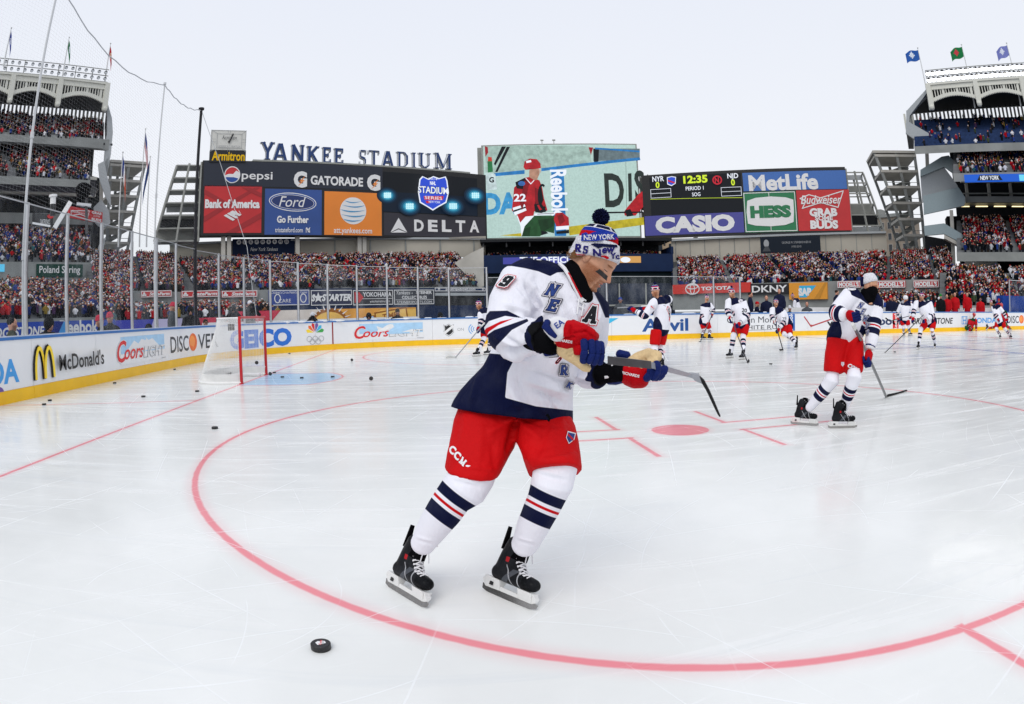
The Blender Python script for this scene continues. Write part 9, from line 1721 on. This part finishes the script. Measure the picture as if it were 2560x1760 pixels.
for u, v, dd, c_, hk, kd, l, kw in (
 (1700, 667, 35, 'navy', 'h', 'hair', 'grey haired man in navy and red at the bench left of the black sign', dict(group=BEN, face=(.8, -.4))),
 (1737, 676, 35, 'navy', 'h', 'hair', 'man with glasses in a navy jacket below the black sign', dict(group=BEN)),
 (1766, 659, 35, 'navy', 'h', 'hair', 'tall dark haired man in navy with red sleeves standing before the black sign', dict(group=BEN)),
 (1718, 690, 34.4, 'navy', 'r', 'cap', 'man in a red cap turned toward the men in navy', dict(group=BEN, face=(.9, -.2))),
 (1829, 690, 36, 'grey', 'h', 'hair', 'man in a grey patterned jacket under the amber sign', dict(group=BEN)),
 (1790, 700, 35.5, 'grey', 'w', 'knit', 'crouched person in grey beside the sideways skater', dict(group=BEN)),
 (1896, 662, 37, 'navy', 'h', 'hair', 'man in navy looking right before the first red sign', dict(group=BEN, face=(.9, -.1))),
 (2019, 676, 38, 'navy', 'r', 'knit', 'man in a red cap and navy jacket right of the balaclava skater', dict(group=BEN)),
 (2027, 678, 37.4, 'navy', 'h', 'hair', 'broad man in a navy jacket with white crests right of the balaclava skater', dict(group=BEN)),
 (2132, 671, 42, 'black', 'g', 'knit', 'person in a green knit cap above the goaltender', dict(group=BEN)),
 (2146, 671, 42, 'red', 'h', 'hair', 'short haired man in a red jacket right of the green cap', dict(group=BEN)),
 (2164, 667, 42, 'red', 'h', 'hair', 'man in an open red and black jacket second among the red jackets', dict(group=BEN)),
 (2192, 667, 42, 'red', 'h', 'hair', 'broad man in a red coat over black in the middle of the red jackets', dict(group=BEN)),
 (2222, 677, 42, 'red', 'k', 'cap', 'man in a dark cap and long red coat looking down', dict(group=BEN)),
 (2264, 682, 43, 'red', 'r', 'cap', 'person in a red cap and red coat behind the striding skater', dict(group=BEN)),
 (1406, 681, 30, 'grey', 'b', 'cap', 'man in a blue cap with a white scarf behind the glass under the tower', dict(group=PHO)),
 (37, 736, 12.2, 'olive', 'k', 'hair', 'person in olive seen through the leftmost glass pane', dict(group=PHO, face=(.6, .6))),
 (103, 733, 12.6, 'black', 'k', 'hood', 'hooded photographer in black bent to a camera near the blue lettering', dict(group=PHO, face=(.8, -.2), lean=.3, arm='front', k=1.15)),
 (219, 730, 14.2, 'black', 'p', 'knit', 'person in a red cap seated by a laptop behind the corner glass', dict(group=PHO, face=(-.6, -.5), arm='front')),
 (247, 722, 15, 'black', 'p', 'knit', 'person in a red knit cap facing forward by the violet banner', dict(group=PHO, face=(.1, -1))),
 (390, 697, 17.8, 'grey', 'p', 'knit', 'tall person in a crimson cap behind the goal', dict(group=PHO, face=(.9, .2))),
 (432, 705, 19, 'black', 'k', 'hood', 'dark hooded figure right of the crimson cap', dict(group=PHO, k=1.1)),
 (337, 745, 16.8, 'black', 'k', 'hood', 'hunched black figure kneeling low at the boards', dict(group=PHO, lean=.3, k=1.2)),
 (468, 733, 19.5, 'navy', 'h', 'cap', 'person in a dark cap seated low behind the goal', dict(group=PHO, face=(.5, -.6))),
 (529, 701, 21, 'black', 'k', 'knit', 'man in a black suit and beanie raising a camera behind the goal', dict(group=PHO, arm='up')),
 (566, 690, 21.4, 'black', 'w', 'cap', 'person in a pale cap and black coat pointing, right of the man raising a camera', dict(group=PHO, face=(.5, -.7), arm='up')),
 (708, 716, 23, 'black', 'w', 'knit', 'photographer in a white patterned cap hunched over the boards at the five rings', dict(group=PHO, lean=.3, arm='up', k=1.15)),
 (836, 718, 24, 'black', 'k', 'hood', 'hooded figure low behind the boards in front of the mural', dict(group=PHO, k=1.1)),
 (901, 708, 25, 'black', 'k', 'knit', 'figure in black standing before the city mural', dict(group=PHO)),
 (998, 717, 26, 'black', 'k', 'hood', 'small hooded head above the boards at the right end of the mural', dict(group=PHO))):
 behind(u, v, dd, c_, hk, kd, l, **kw)
# white bench wall under the staff
k = MB(); a, b2 = s_at(1812, 715), s_at(2330, 712); k.hexa([bpt(a, .2, -1.5), bpt(b2, .2, -1.5), bpt(b2, .2, -1.6), bpt(a, .2, -1.6)], [bpt(a, 1.3, -1.5), bpt(b2, 1.3, -1.5), bpt(b2, 1.3, -1.6), bpt(a, 1.3, -1.6)], PAPER); k.built('bench_wall', bpt((a + b2) / 2, .2, -1.55), 'low white wall at the players benches behind the far boards', 'wall')
k = MB(); pb2 = D(2296, 700, 44); k.box((-1.6, -.3, -1), (1.6, .3, .8), CO['blue'], Matrix.Translation(pb2)); k.built('bench_screen', pb2, 'plain blue panel at the far right end of the benches', 'panel')
# broadcast camera on its mast above the end glass
zT = lambda x, y: (.16398 * x, 380.8 + .16398 * y); d = 14.5
tv = empty('broadcast_camera', D(*zT(1160, 560), d), 'broadcast camera under a black cover with a square lens hood above the end glass', 'camera'); k = MB(); q = lambda x, y, dd=0.: D(*zT(x, y), d + dd)
limb(k, [q(1110, 300), q(1180, 310), q(1240, 300)], [(.14, .15), (.19, .17), (.12, .12)], BLKC, None, 14); limb(k, [q(1120, 330), q(1100, 450)], [.11, .06], BLKC, None, 12); me = fuse(k, .02, 1); wrinkle(me, (), .03, 6); link('camera_cover', me, tv)
k = MB(); k.bar(q(1250, 300), q(1330, 345), .17, INK, .17); k.build('lens_hood', tv); k = MB(); k.tube([q(1190, 420), q(1195, 620), q(1200, 900)], .035, DSTEEL, 8); k.bar(q(1060, 500), q(1260, 520), .12, STEEL, .06); k.build('camera_mount', tv)
k = MB(); k.bar(q(975, 470, -.1), q(755, 830, -.1), .12, PAPER, .10); k.tube([q(735, 370), q(735, 400)], .10, PAPER, 10); k.tube([q(735, 400), q(730, 500)], .07, PAPER, 10); k.tube([q(730, 500), q(728, 660)], .07, INK, 10); k.tube([q(770, 400), q(1180, 560)], .012, DSTEEL, 6); k.built('camera_crane', q(735, 660), 'pale crane arm and post beside the covered broadcast camera', 'camera crane')
sg = empty('advert_sign', q(570, 700, 1.), 'small black sign with white capitals hung above the end glass', 'sign'); F = Face(D(*zT(445, 700), 15.5), D(*zT(735, 700), 15.7), q(570, 800, 1.).z, q(570, 620, 1.).z); p = F.box(0, 0, F.W, F.H, INK, -.06, 0).build('sign_panel', sg); c = F.cv(.01, .002); c.text('DAKTRONICS', F.W * .62, F.H * .38, .16, LETW, width=F.W * .46); c.line([(0.02, F.H * .22), (F.W * .85, F.H * .06)], .05, LETW); c.ell(F.W * .85, F.H * .8, .09, .05, P_RED, 14); c.build('lettering', p)
